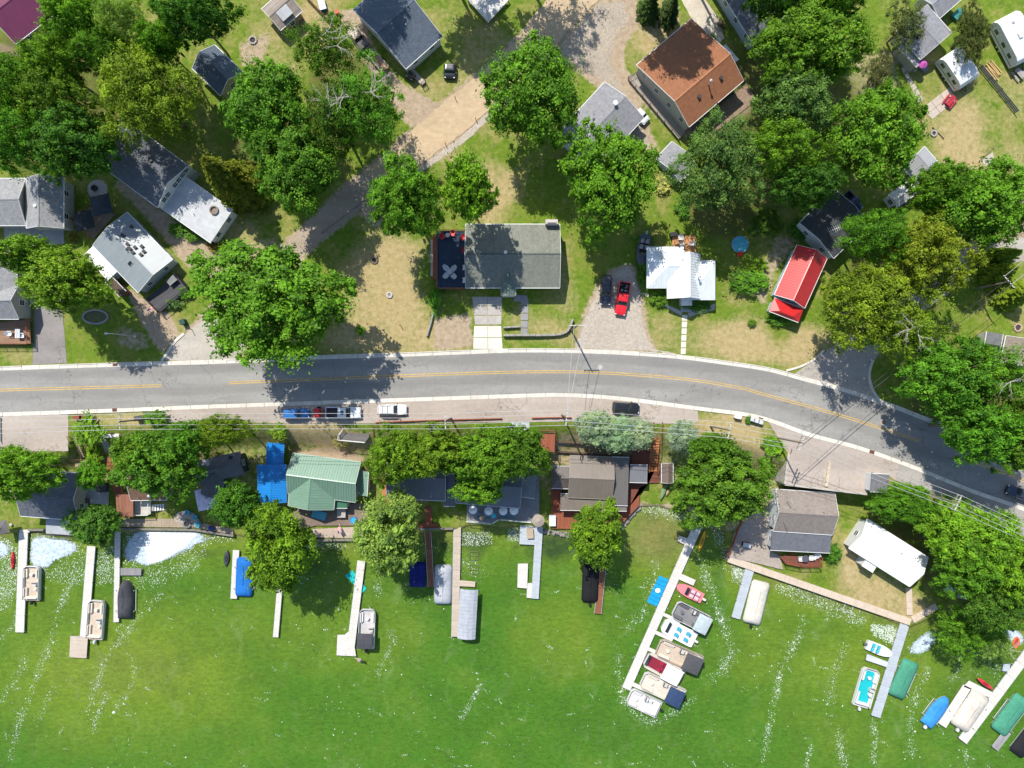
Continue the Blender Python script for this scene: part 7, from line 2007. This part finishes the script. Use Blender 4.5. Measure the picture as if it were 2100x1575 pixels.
# manholes and drains in the road
def disc(label, px, py, r, colr, name='manhole_cover', z=.066):
    p = PX(px, py, z); t = thing(name, label, 'manhole', (p.x, p.y, z))
    MB().lathe([(r*1.35, -.02), (r*1.35, .004)], 20).build('collar', m_rough((0.38,0.35,0.31), .2, 5), t); MB().lathe([(r, 0), (r, .012)], 20).build('lid', m_rough(colr, .4, 8, .6, .5, .4), t)
disc('pale manhole cover in the upper lane of the road', 1231, 753, .34, (0.45,0.43,0.39))
disc('round manhole cover in the road at right', 1812, 866, .36, (0.20,0.12,0.08))
for (px, py, a, lab) in ((235,841,2,'rusty storm drain grate in the left lower gutter'),(1560,860,-18,'rusty storm drain grate near the trash bins'),(1788,927,-18,'rusty storm drain grate by the parking deck'),(236,747,2,'rusty drain grate in the upper left gutter')):
    p = PX(px, py, .07); t = thing('storm_drain', lab, 'drain', (p.x, p.y, .07), math.radians(a))
    MB().box(-.4, .4, -.3, .3, 0, .02).build('frame', m_rough((0.17,0.07,0.05), .3, 6), t)
    for k in range(5): MB().box(-.34, .34, -.24+k*.11, -.19+k*.11, .02, .04).build('bar', m_rough((0.10,0.05,0.04), .3, 6), t)

# ================================================================ UTILITY POLES AND WIRES
WOODP = m_rough((0.23, 0.19, 0.15), .3, 5)
WIRE = m_paint((0.42, 0.42, 0.42), .4); WIREB = m_paint((0.03, 0.03, 0.03), .5)
def pole(px, py, h, ang, label, arms=1, z=None):
    g = gpt(px, py); t = thing('utility_pole', label, 'pole', (g.x, g.y, g.z), math.radians(ang)); hh = h-g.z
    MB().tube((0,0,-.3), (0,0,hh), .17, 10, .11).build('shaft', WOODP, t)
    for k in range(arms):
        z = hh-.35-k*.9
        MB().box(-.06, .06, -1.3, 1.3, z-.07, z+.07).build('crossarm', WOODP if k else m_rough((0.5,0.48,0.45), .2, 5), t)
        for y in (-1.2, -.5, .5, 1.2): MB().lathe([(.05, 0), (.08, .1), (.05, .22)], 8, (0, y, z+.07)).build('insulator', m_paint((0.6,0.6,0.58), .2), t)
    a = math.radians(ang); top = Vector((g.x, g.y, h))
    off_ = [Vector((-math.sin(a)*y, math.cos(a)*y, -.05)) for y in (-1.2, -.5, .5, 1.2)]
    return [top+o_ for o_ in off_]
Pn = pole(1172, 678, 10.5, 90, 'utility pole on the lawn corner above the gravel drive')
Pl = pole(316, 858, 10.5, 3, 'utility pole by the white planters at left')
Pm = pole(925, 857, 10.5, 3, 'utility pole on the bank near the grey plank bridge')
Ps = pole(1152, 850, 10.5, -4, 'utility pole left of the blue spruces', 2)
Pq = pole(1457, 874, 10.5, -12, 'utility pole on the dry bank near the utility cabinet')
Pd = pole(1590, 897, 11.0, -22, 'utility pole at the corner of the parking deck', 2)
Pe = pole(1885, 1010, 10.5, -25, 'utility pole beside the parking lane at right', 2)
Pr = pole(2000, 592, 8.2, 40, 'leaning-looking utility pole between the clipped cedars and olive crown')
def far(p, d): return [q_+Vector(d) for q_ in p]
def span(a, b, label, sag=.5, r=.032, mat=None):
    a, b = Vector(a), Vector(b)
    pts = []
    for i in range(15):
        s = i/14; p = a.lerp(b, s); p.z -= sag*4*s*(1-s); pts.append(p-a)
    o = MB().path(pts, r, 5).build('power_wire', mat or WIRE, None, a); return tag(o, label, 'wire', 'overhead wires')
nm = ('lowest', 'second lowest', 'second highest', 'highest')
for k in range(4):
    span(far(Pl, (-60, -2, 0))[k], Pl[k], f'{nm[k]} of the pale wires left of the pole by the planters')
    span(Pl[k], Pm[k], f'{nm[k]} of the pale wires between planters and grey bridge', .9)
    span(Pm[k], Ps[k], f'{nm[k]} of the pale wires between grey bridge and blue spruces')
    span(Ps[k], Pq[k], f'{nm[k]} of the pale wires over the blue spruces')
    span(Pq[k], Pd[k], f'{nm[k]} of the pale wires over the dry bank', .3)
    span(Pd[k], Pe[k], f'{nm[k]} of the pale wires over the parking deck')
    span(Pe[k], far(Pe, (60, -27, 0))[k], f'{nm[k]} of the pale wires over the lower right trees', .8)
span(Pn[0], Ps[1], 'left pale wire crossing the road above the gravel drive'); span(Pn[2], Ps[2], 'right pale wire crossing the road above the gravel drive')
span(Pr[1], Pd[1], 'black cable from the cedars down to the parking deck pole', .8, .05, WIREB); span(Pr[2], Pd[2], 'second cable from the cedars down to the parking deck pole', .8, .03, WIREB)
span(Pr[1], far(Pr, (20, 16, 0))[1], 'cable leaving the pole by the cedars to the right edge', .3, .03); span(Pr[3], far(Pr, (20, 16, 0))[3], 'outer cable leaving the pole by the cedars to the right edge', .3, .03)
g = PX(277, 690, 0); t = thing('lamp_post', 'thin pale lamp post on the lawn above the left road', 'lamp post', (g.x, g.y, 0))
MB().tube((0,0,0), (0,0,6.6), .09, 8, .06).build('shaft', ALU, t); MB().lathe([(.22,0),(.2,.25),(.1,.4)], 10).build('base', WHITE, t)
MB().path([(0,0,6.6),(-.3,0,6.8),(-.7,0,6.85)], .05, 6).build('arm', ALU, t); MB().box(-1.1,-.6,-.14,.14,6.78,6.9).build('lamp_head', ALU, t)
# tv aerial on the black garage, flags
g = PX(1712, 470, 5.6); t = thing('tv_aerial', 'white television aerial above the black garage roof', 'antenna', (g.x, g.y, 4.0), .4)
MB().tube((0,0,0), (0,0,1.7), .03, 6).build('mast', ALU, t); MB().tube((-1.1,0,1.6), (1.1,0,1.6), .03, 6).build('boom', WHITE, t)
for k in range(7): MB().tube((-1.0+k*.33, -.7+.05*k, 1.62), (-1.0+k*.33, .7-.05*k, 1.62), .02, 5).build('element', WHITE, t)
def flag(px, py, z, ang, label, L=1.6):
    p = PX(px, py, z); t = thing('flag', label, 'flag', (p.x, p.y, z), math.radians(ang))
    MB().tube((0,0,0), (-L*.9, 0, 1.4), .025, 6).build('staff', WHITE, t)
    for k in range(7): MB().slab([(-L*.9+.1, .02+k*.09, 1.3-.02*k), (-L*.25, .02+k*.09, .55-.02*k), (-L*.25, .10+k*.09, .53-.02*k), (-L*.9+.1, .10+k*.09, 1.28-.02*k)], .01).build('stripe', m_paint((0.5,0.03,0.05) if k % 2 == 0 else (0.65,0.65,0.65)), t)
    MB().slab([(-L*.9+.08, .35, 1.27), (-L*.6, .35, .95), (-L*.6, .66, .93), (-L*.9+.08, .66, 1.25)], .012).build('canton', m_paint((0.03,0.05,0.2)), t)
flag(696, 1074, -4.0, 120, 'striped flag on a white staff by the green roof patio')
flag(322, 626, .6, 70, 'striped flag beside the dark mobile home deck')
flag(728, 1350, -4.45, 200, 'striped flag at the end of the dock under the willow')
# broken grey shore frames in shallow water
for (px, py, a, lab) in ((972,1140,3,'upper submerged metal frame right of the tan dock'),(972,1168,0,'lower submerged metal frame right of the tan dock'),(1739,1247,-18,'white metal frame in the foam below the seawall')):
    p = PX(px, py, -4.9); t = thing('shore_frame', lab, 'frame', (p.x, p.y, -5.0), math.radians(a)); s = .75
    MB().path([(-s,-s,.15),(s,-s,.15),(s,s,.15),(-s,s,.15),(-s,-s,.15)], .05, 6).build('ring', m_rough((0.16,0.17,0.10),.3,3) if 'sub' in lab else ALU, t); MB().tube((-s,0,.15), (s,0,.15), .04, 6).build('bar', m_rough((0.16,0.17,0.10),.3,3), t)

# ================================================================ FOAM ON THE LAKE
q = NT('foam'); v = q.coord(False); n1 = q.noise(v, 2.2, 6, .75); n2 = q.noise(v, .5, 4, .6)
fa = q.new('ShaderNodeAttribute', attribute_name='thick')
thin = q.mix(q.ramp(n1, .40, .68), (0.34, 0.43, 0.48), (0.64, 0.70, 0.72)); thickc = q.mix(q.ramp(n1, .3, .65), (0.66, 0.68, 0.68), (0.82, 0.82, 0.81))
fc = q.mix(q.ramp(q.math('ADD', fa.outputs['Fac'], q.math('MULTIPLY', q.math('SUBTRACT', n1, .5), .5)), .35, .65), thin, thickc); q.bump(n1, .8, .12); FOAM = q.fin(fc, .85, 0, .2)
# the froth thins out to single bubbles at its rim
ca = q.new('ShaderNodeAttribute', attribute_name='cover'); n3 = q.noise(v, 5.0, 5, .75)
q.l(q.ramp(q.math('ADD', ca.outputs['Fac'], q.math('MULTIPLY', q.math('SUBTRACT', q.math('ADD', q.math('MULTIPLY', n3, .6), q.math('MULTIPLY', n2, .4)), .5), 2.6)), .35, .62), q.b.inputs['Alpha'])
rsf = np.random.RandomState(3)
def inpoly(x, y, poly):
    r = np.zeros(x.shape, bool); j = len(poly)-1
    for i in range(len(poly)):
        xi, yi = poly[i]; xj, yj = poly[j]
        if yi != yj: r ^= ((yi > y) != (yj > y)) & (x < (xj-xi)*(y-yi)/(yj-yi)+xi)
        j = i
    return r
def blobs(name, px, py, size, mat, z0=.012, hmax=.05, label=None):
    """flat irregular foam flecks floating on the water"""
    n = len(px); k = SP*(HC-ZW)/HC
    cx, cy = (px-1050)*k, (787.5-py)*k
    a = np.linspace(0, 2*np.pi, 7)[:-1][None, :]+rsf.uniform(0, 6, (n, 1))
    r = size[:, None]*rsf.uniform(.45, 1.2, (n, 6)); st = rsf.uniform(.5, 1.0, (n, 1))
    th = rsf.uniform(0, np.pi, (n, 1))
    ux, uy = r*np.cos(a), r*np.sin(a)*st
    x = cx[:, None]+ux*np.cos(th)-uy*np.sin(th); y = cy[:, None]+ux*np.sin(th)+uy*np.cos(th)
    z = np.full_like(x, ZW)+z0+rsf.uniform(0, hmax, (n, 1))
    me = np_mesh(name, np.stack([x, y, z], -1).reshape(-1, 3), np.arange(n*6).reshape(n, 6))
    return link(name, me, mat, kind='stuff')
def fill(poly, n, smin, smax, edge=0.0):
    xs = [p[0] for p in poly]; ys = [p[1] for p in poly]
    x = rsf.uniform(min(xs), max(xs), n*3); y = rsf.uniform(min(ys), max(ys), n*3); k = inpoly(x+rsf.normal(0, edge, n*3), y+rsf.normal(0, edge, n*3), poly)
    x, y = x[k][:n], y[k][:n]; return x, y, rsf.uniform(smin, smax, len(x))
def streak(pts, n, wid, smin, smax, patchy=.5):
    L = resample(pts, 200); t_ = rsf.rand(n); 
    g = .5+.5*np.sin(t_*rsf.uniform(12, 30)+rsf.uniform(0, 6)); keep = rsf.rand(n) < (1-patchy)+patchy*g; t_ = t_[keep]
    x = np.interp(t_, np.linspace(0, 1, 200), [p[0] for p in L])+rsf.normal(0, wid, len(t_)); y = np.interp(t_, np.linspace(0, 1, 200), [p[1] for p in L])+rsf.normal(0, wid, len(t_))
    return x, y, rsf.gamma(2, 1, len(t_))*(smax-smin)*.25+smin
def foam_sheet(poly, seed, h=.22):
    """thick froth heaped against the shore: a lumpy closed sheet with a ragged edge"""
    k = SP*(HC-ZW)/HC; st = .17
    w = [((a-1050)*k, (787.5-b)*k) for a, b in poly]
    xs = np.arange(min(p[0] for p in w), max(p[0] for p in w), st); ys = np.arange(min(p[1] for p in w), max(p[1] for p in w), st)
    X, Y = np.meshgrid(xs, ys); rs = np.random.RandomState(seed)
    def ns(s, a):
        p1, p2 = rs.uniform(0, 6, 2); return a*(np.sin(X*s+p1+1.3*np.sin(Y*s*.7))*np.cos(Y*s*1.1+p2+1.1*np.sin(X*s*.6)))
    wob = ns(2.1, .25)+ns(5.0, .16)+ns(9.0, .08)+rs.normal(0, .05, X.shape)
    ins = inpoly(X+wob, Y+wob[::-1], w)
    d = blur(ins.astype(float), 110)
    Z = ZW+.015+h*np.clip((d-.35)/.65, 0, 1)*(0.55+.45*np.abs(ns(3.5, 1)+ns(8, .6)))+rs.uniform(0, .03, X.shape)
    idx = -np.ones(X.shape, int); use = ins[:-1,:-1] & ins[1:,:-1] & ins[:-1,1:] & ins[1:,1:]
    ids_ = np.arange(X.size).reshape(X.shape)
    F = np.stack([ids_[:-1,:-1], ids_[:-1,1:], ids_[1:,1:], ids_[1:,:-1]], -1)[use]
    u, inv = np.unique(F, return_inverse=True)
    V = np.stack([X, Y, Z], -1).reshape(-1, 3)[u]
    me = np_mesh('shore_foam', V, inv.reshape(F.shape))
    at = me.attributes.new('cover', 'FLOAT', 'POINT'); at.data.foreach_set('value', np.clip((d.reshape(-1)[u]-.34)*2.1, 0, 1).astype(np.float32))
    th = inpoly(V[:, 0]/k+1050, 787.5-V[:, 1]/k, [(296,1080),(395,1080),(402,1098),(380,1120),(345,1142),(318,1156),(304,1158),(300,1120)]).astype(np.float32)
    at = me.attributes.new('thick', 'FLOAT', 'POINT'); at.data.foreach_set('value', th)
    return link('shore_foam', me, FOAM, kind='stuff')
F1 = [(58,1096),(80,1092),(110,1094),(140,1102),(172,1118),(178,1126),(150,1138),(112,1152),(98,1166),(62,1178),(57,1140)]
F2 = [(250,1112),(262,1096),(290,1083),(390,1083),(430,1092),(478,1100),(476,1112),(440,1110),(410,1116),(385,1132),(345,1150),(318,1162),(290,1163),(258,1158),(248,1135)]
F0 = [(-20,1100),(20,1108),(36,1120),(33,1150),(10,1150),(-20,1146)]
F3 = [(1862,1324),(1890,1300),(1928,1276),(1934,1290),(1918,1318),(1900,1342),(1875,1352),(1850,1345)]
F4 = [(1785,1280),(1830,1285),(1848,1300),(1838,1322),(1815,1312),(1790,1300)]
F5 = [(2050,1290),(2100,1290),(2100,1330),(2078,1335),(2058,1315)]
sheets = [foam_sheet(F1, 1), foam_sheet(F2, 2, .3), foam_sheet(F0, 3, .15), foam_sheet(F3, 4, .1), foam_sheet(F5, 5, .12)]
parts = []
for pl, n, a, b in ((F1,500,.05,.16),(F2,600,.05,.16),(F0,300,.05,.16),(F4,900,.04,.14)):
    parts.append(fill(pl, n, a, b, 3))
for pl, n in (([(60,1180),(120,1160),(180,1130),(182,1180),(170,1200),(100,1190)],260),([(192,1140),(236,1120),(236,1190),(200,1200)],260),([(250,1165),(320,1165),(400,1130),(430,1115),(400,1170),(330,1200),(280,1210)],300),([(1585,1190),(1640,1205),(1740,1245),(1780,1270),(1770,1285),(1700,1255),(1600,1215)],600),([(1310,1036),(1360,1040),(1440,1066),(1440,1076),(1350,1052),(1312,1046)],420),([(930,1090),(1010,1095),(1010,1110),(960,1120),(935,1110)],260),([(560,1110),(700,1112),(720,1120),(600,1128),(560,1120)],200),([(1040,1090),(1066,1080),(1066,1110),(1045,1110)],140),([(1460,1085),(1500,1090),(1510,1160),(1490,1150)],200),([(1500,1155),(1530,1170),(1525,1195),(1500,1185)],220),([(0,1150),(40,1150),(30,1220),(0,1260)],350)):
    parts.append(fill(pl, int(n*2.2), .025, .11, 6))
ST = [([(170,1170),(150,1190),(128,1230),(118,1270),(105,1320),(80,1370),(62,1430),(40,1480),(20,1560)],520,3.5),([(330,1215),(310,1240),(280,1270),(250,1310),(220,1340),(200,1400),(180,1460)],380,4),([(110,1410),(90,1450),(75,1490)],60,3),([(220,1420),(205,1450),(190,1500)],120,3),([(40,1250),(20,1290),(0,1310)],80,3),([(60,1340),(40,1380),(15,1420),(0,1440)],90,4),([(280,1370),(262,1420),(240,1450)],60,3),
      ([(800,1290),(812,1310),(795,1340),(775,1380)],110,3),([(990,1400),(965,1440),(945,1475)],130,3),([(1345,1150),(1340,1200),(1325,1250),(1290,1290)],240,6),([(1430,1130),(1450,1190),(1470,1240),(1490,1300),(1500,1340),(1480,1380),(1450,1400)],620,5),([(1270,1420),(1285,1445),(1320,1480),(1350,1478),(1400,1450),(1425,1430)],330,4),([(1270,1330),(1268,1380),(1275,1420)],90,4),
      ([(1650,1260),(1640,1300),(1620,1340),(1600,1380),(1590,1430),(1575,1500),(1565,1560)],520,3.5),([(1735,1320),(1712,1380),(1700,1450)],160,5),([(1720,1500),(1725,1540),(1735,1575)],200,4),([(1790,1475),(1795,1520),(1790,1570)],190,3),([(1905,1370),(1880,1420),(1865,1480),(1870,1550)],260,4),([(1980,1330),(1965,1370),(1950,1400)],100,4),([(2010,1340),(2050,1370),(2040,1400)],60,5),([(1980,1540),(1985,1575)],40,2),([(1665,1530),(1650,1575)],80,2.5),([(770,1195),(780,1220)],50,4),([(940,1150),(990,1180)],90,8),([(1545,1255),(1560,1300)],60,6)]
for pts, n, w_ in ST:
    parts.append(streak(pts, int(n*2.6), w_*1.4, .022, .085, .8)); parts.append(streak(pts, n//5, w_*.9, .04, .15, .8))
x = rsf.uniform(0, 2100, 2600); y = rsf.uniform(1110, 1575, 2600); k_ = (y > np.interp(x, [p[0] for p in SHORE], [p[1] for p in SHORE])+12)
cl = np.sin(x*.021+np.sin(y*.013)*2)*np.cos(y*.027+np.sin(x*.009)*2)+rsf.normal(0, .35, 2600); k_ &= cl > .05
parts.append((x[k_], y[k_], rsf.gamma(1.5, .03, k_.sum())+.02))
# short wind-blown wavelets: little groups of flecks along a slant
for _ in range(150):
    cx = rsf.uniform(0, 2100); cy = rsf.uniform(1150, 1575)
    if cy < np.interp(cx, [p[0] for p in SHORE], [p[1] for p in SHORE])+25: continue
    m_ = rsf.randint(5, 16); a = rsf.normal(.35, .5); tt = rsf.normal(0, 4.5, m_)
    parts.append((cx+tt*np.cos(a)+rsf.normal(0, 1, m_), cy+tt*np.sin(a)+rsf.normal(0, 1, m_), rsf.uniform(.03, .10, m_)))
X = np.concatenate([p[0] for p in parts]); Y = np.concatenate([p[1] for p in parts]); Sz = np.concatenate([p[2] for p in parts])
blobs('foam_flecks', X, Y, Sz*.95, m_rough((0.52, 0.59, 0.50), .25, 2, .8, .1, 0, .3, .0))
